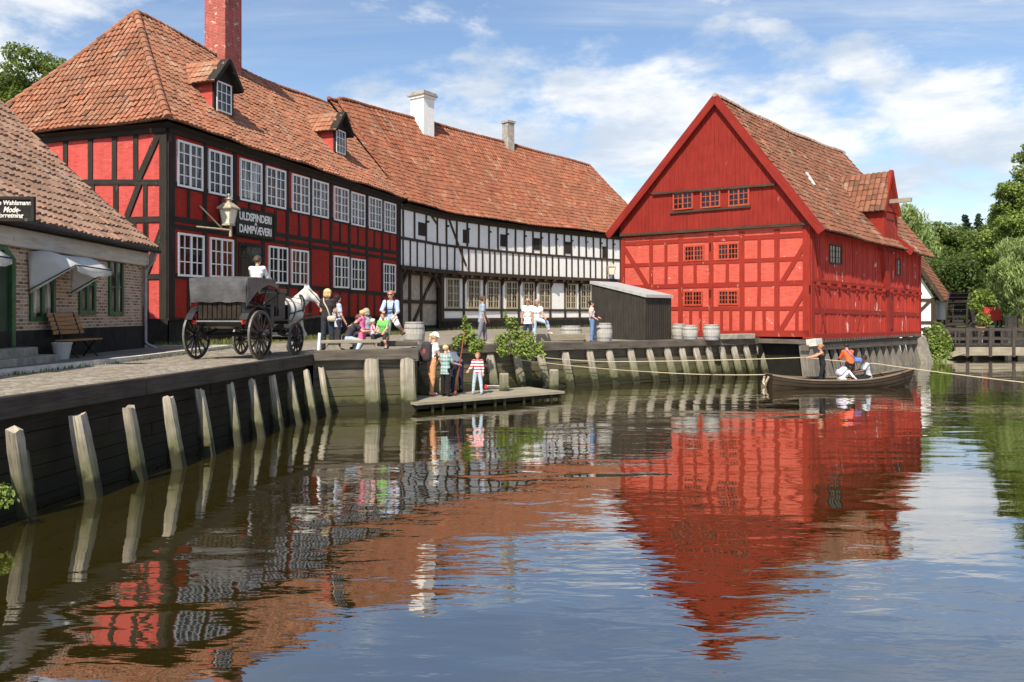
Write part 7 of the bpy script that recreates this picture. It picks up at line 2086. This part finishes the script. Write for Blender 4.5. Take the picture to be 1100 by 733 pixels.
# on the landing stage
jz = .27
def rucksack(label, W, mat, k=1.0, pocket=None):
    s = W['s']*k; b = W['chest']-W['fwd']*.20*s; t = W['t']; rt = W['right']
    th_ = thing('backpack', label, 'backpack', b)
    v, f = blend_mesh([(tuple(b+t*.16*s-rt*.06*s), tuple(b-t*.16*s-rt*.06*s), .12*s, .14*s), (tuple(b+t*.16*s+rt*.06*s), tuple(b-t*.16*s+rt*.06*s), .12*s, .14*s), (tuple(b-W['fwd']*.10*s-t*.10*s-rt*.05*s), tuple(b-W['fwd']*.10*s-t*.10*s+rt*.05*s), .09*s, .09*s)], .02, .04)
    link_mesh('pack', np_mesh('pack', [(v, f, 0)], [mat]), th_)
    if pocket:
        m = MB(); m.ell(b-W['fwd']*.105*s+rt*.10*s-t*.03*s, (.05*s, .05*s, .11*s), 6); m.build('pocket', pocket, th_, smooth=True)
    m = MB()
    for sd, n in ((-1, 'L'), (1, 'R')): m.tube([b+t*.12*s+rt*sd*.08*s, W['sho'+n].lerp(W['neck'], .3)+Vector((0, 0, .055*s)), W['chest']+rt*sd*.11*s+W['fwd']*.13*s, W['chest']-t*.12*s+rt*sd*.14*s-W['fwd']*.02*s], .022*s, 6)
    m.build('strap', mat, th_, smooth=True)
_, W = person('woman in a white top, tan trousers and white sun hat standing on the jetty', at(463.5, 24.2, jz), -55, 1.98, K(lean=6, head=22, armL=(18, 6, 75, -8), armR=(20, 6, 78, -8), legL=(6, 3, 4), legR=(-4, 3, 2)), female=True, top=white_c, sleeve=.4, legs=c('tan', (.60, .30, .15)), hair=M['hair_blond'], hairlen='tail', cap=(white_c, 'brim'), shoes=c('pinkshoe', (.55, .28, .28)))
rucksack('dark backpack with a red pocket worn by the woman in the sun hat', W, c('packdark', (.05, .04, .045)), 1.0, c('packred', (.35, .06, .05)))
_, W = person('boy in a green and white checked shirt holding a long stick, seen from behind', at(478.5, 23.9, jz), -35, 1.60, K(head=8, armL=(10, 8, 30, -5), armR=(25, 10, 75, 10)), child=True, top=plaid('plaid', (.42, .52, .50), (.08, .18, .17), (.12, .24, .22), 9), sleeve=.8, hem=-.18, legs=black_c, hair=M['hair_blond'], shoes=black_c)
hnd = W['wriR']+W['fwd']*.07
m = MB(); lo_ = Vector((hnd.x-.14, hnd.y, jz+.02)); hi_ = hnd+(hnd-lo_)*1.05; m.tube([lo_, hnd, hi_], [.026, .022, .016], 8); m.tube([lo_+Vector((0,0,-.0)), lo_.lerp(hnd, .14)], .036, 8)
tag(m.build('stick', M['stick'], None, org=lo_, smooth=True), 'long reddish brown pole held upright by the boy in the checked shirt', 'pole')
person('man in dark overalls bending forward on the jetty between the two boys', at(492, 24.75, jz), 40, 1.88, K(lean=62, head=-12, legL=(8, 6, 6), legR=(6, 6, 4), armL=(60, 8, 50, -12), armR=(30, 6, 25, 0)), top=c('slate', (.12, .14, .19)), sleeve=1.8, legs=c('overall', (.025, .022, .05)), hair=M['hair_dark'], cap=(c('cap2', (.03, .03, .035)), 'peak'), shoes=black_c)
person('small boy in red and white striped jumper and pale jeans on the jetty', at(513, 24.6, jz), 172, 1.32, K(armL=(10, 12, 30, 5), armR=(15, 16, 60, 20), legL=(4, 8, 2), legR=(2, 8, 2)), child=True, top=stripes('redstripe', (.70, .05, .06, 1), (.78, .76, .74, 1), 10.5, 'Z'), sleeve=1.7, hem=-.1, legs=pale_jeans, hair=M['hair_ginger'], shoes=c('greyshoe', (.3, .3, .3)))
# along the quay in front of the white house
person('man in grey-blue T-shirt and grey trousers walking behind the leafy bushes', at(517.5, 28.8, QZ), -80, 1.86, K(lean=3, head=10, legL=(16, 2, 10), legR=(-10, 2, 8), armL=(14, 6, 35, 0), armR=(-4, 8, 20, 0)), top=c('teegrey', (.30, .37, .48)), sleeve=.6, hem=-.12, legs=c('greyt', (.20, .20, .23)), leglen='crop', hair=M['hair_brown'], skin='skin_tan', shoes=c('greyshoe', (.3, .3, .3)))
_, W = person('woman in white T-shirt, navy shorts and sunglasses beside the larger bush', at(567, 30.9, QZ), 172, 1.78, K(armL=(4, 10, 14, 6), armR=(8, 14, 12, 0)), female=True, top=white_c, sleeve=.42, hem=-.2, legs=navy, leglen='short', hair=M['hair_grey'], glasses=True, skin='skin_tan', shoes=white_c)
person('grey haired woman in white T-shirt and pale jeans with one foot raised', at(576.5, 30.5, QZ), -170, 1.75, K(lean=8, head=8, turn=20, legR=(6, 0, 4), legL=(74, 34, 78), armL=(40, 6, 55, 8), armR=(6, 10, 16, 0), toeL=(-.4, .9, 0)), female=True, top=white_c, sleeve=.42, hem=-.1, legs=pale_jeans, leglen='crop', hair=M['hair_grey'], skin='skin_tan', shoes=c('sandal', (.55, .45, .36)))
_, W = person('dark haired woman in pale top and blue jeans standing by the shed', at(636, 31.0, QZ), -88, 1.70, K(lean=-3, legL=(6, 2, 2), legR=(-2, 2, 2), armL=(18, 8, 70, 0), armR=(-12, 14, 60, -8)), female=True, top=c('palepink', (.74, .62, .60)), sleeve=.25, hem=-.04, legs=jeans, hair=M['hair_dark'], hairlen='bun', shoes=dark_c)
m = MB(); s = W['s']; m.tube([W['neck']-W['fwd']*.05*s+Vector((0,0,.02)), W['chest']+W['t']*.08*s+W['fwd']*.13*s+W['right']*.06*s, W['P']+W['t']*.16*s+W['fwd']*.17*s], .014, 5); m.box(tuple(W['P']+W['t']*.13*s+W['fwd']*.19*s), (.10, .12, .09))
tag(m.build('camera', black_c, None, org=W['P']), 'black camera on a neck strap worn by the woman in blue jeans', 'camera')
# in the boat
bz = .0
_, WB = person('woman in a black strapless dress standing in the boat and pulling the rope', BP((884-901)/F*28.4, .12, bz), 82, 1.66, K(lean=8, legL=(12, 4, 8), legR=(-6, 4, 4), armL=(62, 4, 78, -4), armR=(58, 6, 80, -14)), female=True, skin='skin_tan', top=black_c, sleeve=0, hem=-.06, neck_low=.10, legs=black_c, hair=M['hair_ginger'], hairlen='bun')
_, W = person('child in white crouching over the side of the boat with a lilac backpack', BP((901-901)/F*28.4, -.12, bz), -80, 1.42, K(pz=.34, lean=50, head=5, legL=(95, 10, 120), legR=(85, 14, 115), armL=(50, 10, 60, 0), armR=(38, 12, 50, 0)), child=True, skin='skin_brown', top=white_c, sleeve=1.9, legs=white_c, hair=M['hair_dark'], shoes=c('pinkshoe', (.55, .28, .28)))
rucksack('lilac and white patterned backpack on the crouching child in the boat', W, plaid('lilac', (.55, .52, .62), (.72, .70, .74), (.38, .30, .46), 14), 1.0)
_, W = person('person in an orange jacket bending in the middle of the boat, seen from behind', BP((917-901)/F*28.4, .18, bz), 6, 1.74, K(lean=24, head=24, legL=(14, 8, 22), legR=(14, 8, 22), armL=(30, 10, 70, -10), armR=(28, 12, 66, -6)), top=c('orange', (.80, .12, .035)), sleeve=1.9, hem=-.08, legs=c('darkbrown', (.03, .022, .02)), hair=M['hair_dark'], shoes=black_c, skin='skin_tan')
shoulder_bag('blue shoulder bag slung over the orange jacket in the boat', W, 1.05, .10, .19, c('bluebag', (.12, .19, .50)), c('bluebag', (.12, .19, .50)), -.3)
person('man in a light grey T-shirt sitting in the boat facing left', BP((936-901)/F*28.4, .05, bz), 84, 1.80, K(pz=.40, lean=12, head=5, legL=(80, 10, 75), legR=(84, 14, 80), armL=(35, 8, 80, 0), armR=(30, 10, 76, -5)), skin='skin_brown', top=c('teelight', (.45, .49, .52)), sleeve=.7, hem=-.12, legs=black_c, hair=M['hair_dark'], shoes=dark_c)
# ropes
def rope(label, pts, r=.022, sag=.0, n=24):
    P = []
    for a, b in zip(pts, pts[1:]):
        a, b = Vector(a), Vector(b)
        for i in range(n): 
            t = i/n; q = a.lerp(b, t); q.z -= sag*4*t*(1-t); P.append(q)
    P.append(Vector(pts[-1])); m = MB(); m.tube(P, r, 6); return tag(m.build('rope', M['rope'], None, org=P[0], smooth=True), label, 'rope')
pk = fQ3.pt(fQ3.u(553), 1.30, .16)
hand = WB['wriL'].lerp(WB['wriR'], .5)+Vector((-.10, 0, -.01))
rope('upper of two pale ropes, leading to the hands of the boat woman', [pk, fQ3.pt(fQ3.u(640), zat(389, fQ3.pt(fQ3.u(640), 0).y-.5), .5), hand], .017, .03)
rope('lower of two pale ropes, leading to the left end of the boat', [pk+Vector((.1, -.02, -.18)), fQ3.pt(fQ3.u(690), zat(400, fQ3.pt(fQ3.u(690), 0).y-.6), .55), BP(-bl_/2+.0, .2, .46)], .017, .05)
rope('pale rope running from the boat to the right edge of the photo', [hand, BP(.9, .25, .92), BP(1.6, .35, zat(394, 28.6)), at(1100, 26.5, zat(411, 26.5)), at(1330, 25.0, .3)], .019, .02)
rope('short frayed rope end knotted round the tapered pile beside the larger bush', [fQ3.pt(fQ3.u(532), 1.42, .1), fQ3.pt(fQ3.u(540), 1.50, .2), pk], .03, .03)
# ---------------------------------------------------------------- light, sky, camera
EL = 49.0; sd = Vector((-.345, -.939, 0)).normalized()          # towards the sun: behind the viewer's left shoulder
tos = Vector((sd.x*math.cos(R(EL)), sd.y*math.cos(R(EL)), math.sin(R(EL))))
ld = bpy.data.lights.new('sun', 'SUN'); ld.energy = 5.0; ld.angle = R(.5); ld.color = (1, .91, .77)
lo_ = bpy.data.objects.new('sun', ld); COL.objects.link(lo_); lo_.rotation_euler = (-tos).to_track_quat('-Z', 'Y').to_euler(); lo_.location = (-40, -80, 90)
W_ = bpy.data.worlds.new('World'); SC.world = W_; W_.use_nodes = True
t = W_.node_tree; t.nodes.clear()
def nn(ty, **k):
    x = t.nodes.new(ty)
    for a, v in k.items():
        if a in x.inputs: x.inputs[a].default_value = v
        else: setattr(x, a, v)
    return x
sky = nn('ShaderNodeTexSky', sky_type='NISHITA'); sky.sun_disc = False; sky.sun_elevation = R(EL); sky.sun_rotation = math.atan2(sd.x, sd.y)
sky.air_density = 1.0; sky.dust_density = .6; sky.ozone_density = 2.2
bg = nn('ShaderNodeBackground', Strength=.125); t.links.new(sky.outputs[0], bg.inputs[0])
cl = nn('ShaderNodeBackground', Strength=.78); 
tc = nn('ShaderNodeTexCoord'); sp = nn('ShaderNodeSeparateXYZ'); t.links.new(tc.outputs['Generated'], sp.inputs[0])
def mt(op, a, b=0.0):
    m = nn('ShaderNodeMath', operation=op)
    for s, v in zip(m.inputs, (a, b)):
        if isinstance(v, (int, float)): s.default_value = v
        else: t.links.new(v, s)
    return m.outputs[0]
def mr(v, a, b, c=0.0, d=1.0):
    m = nn('ShaderNodeMapRange'); m.interpolation_type = 'SMOOTHSTEP'
    t.links.new(v, m.inputs[0])
    for i, q in enumerate((a, b, c, d)): m.inputs[1+i].default_value = q
    return m.outputs[0]
zc = mt('MAXIMUM', sp.outputs['Z'], .03)
px_, py_ = mt('DIVIDE', sp.outputs['X'], mt('ADD', zc, .12)), mt('DIVIDE', sp.outputs['Y'], mt('ADD', zc, .12))
cb = nn('ShaderNodeCombineXYZ'); t.links.new(px_, cb.inputs[0]); t.links.new(py_, cb.inputs[1])
def ns(vec, scale, detail, rough, dist, sc=(1, 1, 1), rot=0.0, loc=(0, 0, 0)):
    mp = nn('ShaderNodeMapping'); mp.inputs['Scale'].default_value = sc; mp.inputs['Rotation'].default_value = (0, 0, rot); mp.inputs['Location'].default_value = loc
    t.links.new(vec, mp.inputs[0]); n = nn('ShaderNodeTexNoise', Scale=scale, Detail=detail, Roughness=rough, Distortion=dist); t.links.new(mp.outputs[0], n.inputs['Vector']); return n.outputs['Fac']
cirrus = mt('MULTIPLY', mr(ns(cb.outputs[0], 1.0, 8, .62, .6, (.45, 2.1, 1), .35, (3.1, 1.7, 0)), .40, .74), mr(ns(cb.outputs[0], .55, 4, .5, .2, (1, 1, 1), 0, (1.3, 4.1, 0)),  .34, .62))
veil = mt('MULTIPLY', cirrus, .68)
cdir = nn('ShaderNodeCombineXYZ'); t.links.new(sp.outputs['X'], cdir.inputs[0]); t.links.new(sp.outputs['Y'], cdir.inputs[1]); t.links.new(mt('MULTIPLY', sp.outputs['Z'], 2.3), cdir.inputs[2])
cu_n = ns(cdir.outputs[0], 4.2, 9, .60, .15, (1, 1, 1), 0, (.37, 2.2, .41))
band = mt('MULTIPLY', mr(sp.outputs['Z'], -.02, .05), mr(sp.outputs['Z'], .20, .40, 1.0, 0.0))
thr = mt('ADD', cu_n, mt('MULTIPLY', band, .105))
cum = mr(mt('ADD', thr, mt('MULTIPLY', mt('MULTIPLY', mr(sp.outputs['X'], .05, .40), mr(sp.outputs['Z'], .17, .26, 1.0, 0.0)), .15)), .54, .70)
shade = mr(ns(cdir.outputs[0], 5.2, 6, .6, .2, (1, 1, 1.5), 0, (.35, 2.2, .52)), .36, .66)
cr = nn('ShaderNodeValToRGB'); e = cr.color_ramp.elements; e[0].color = (.60, .68, .78, 1); e[1].color = (1.0, 1.0, 1.0, 1); t.links.new(shade, cr.inputs[0])
mask = mt('MAXIMUM', mt('MULTIPLY', cum, .93), veil)
t.links.new(cr.outputs[0], cl.inputs[0])
mx = nn('ShaderNodeMixShader'); t.links.new(mask, mx.inputs[0]); t.links.new(bg.outputs[0], mx.inputs[1]); t.links.new(cl.outputs[0], mx.inputs[2])
ow = nn('ShaderNodeOutputWorld'); t.links.new(mx.outputs[0], ow.inputs[0])
cam = bpy.data.cameras.new('camera'); co = bpy.data.objects.new('camera', cam); COL.objects.link(co); SC.camera = co
co.location = (0, 0, CAMZ); co.rotation_euler = (R(90), 0, 0)
cam.sensor_width = 36; cam.lens = 36*F/1100; cam.shift_y = -(366.5-HZ)/1100; cam.clip_end = 4000; cam.clip_start = .05
SC.render.engine = 'CYCLES'
SC.view_settings.view_transform = 'Standard'; SC.view_settings.look = 'None'; SC.view_settings.gamma = 1; SC.view_settings.exposure = .5
SC.view_settings.use_curve_mapping = False
SC.cycles.max_bounces = 6; SC.cycles.transparent_max_bounces = 6
bpy.context.view_layer.update()
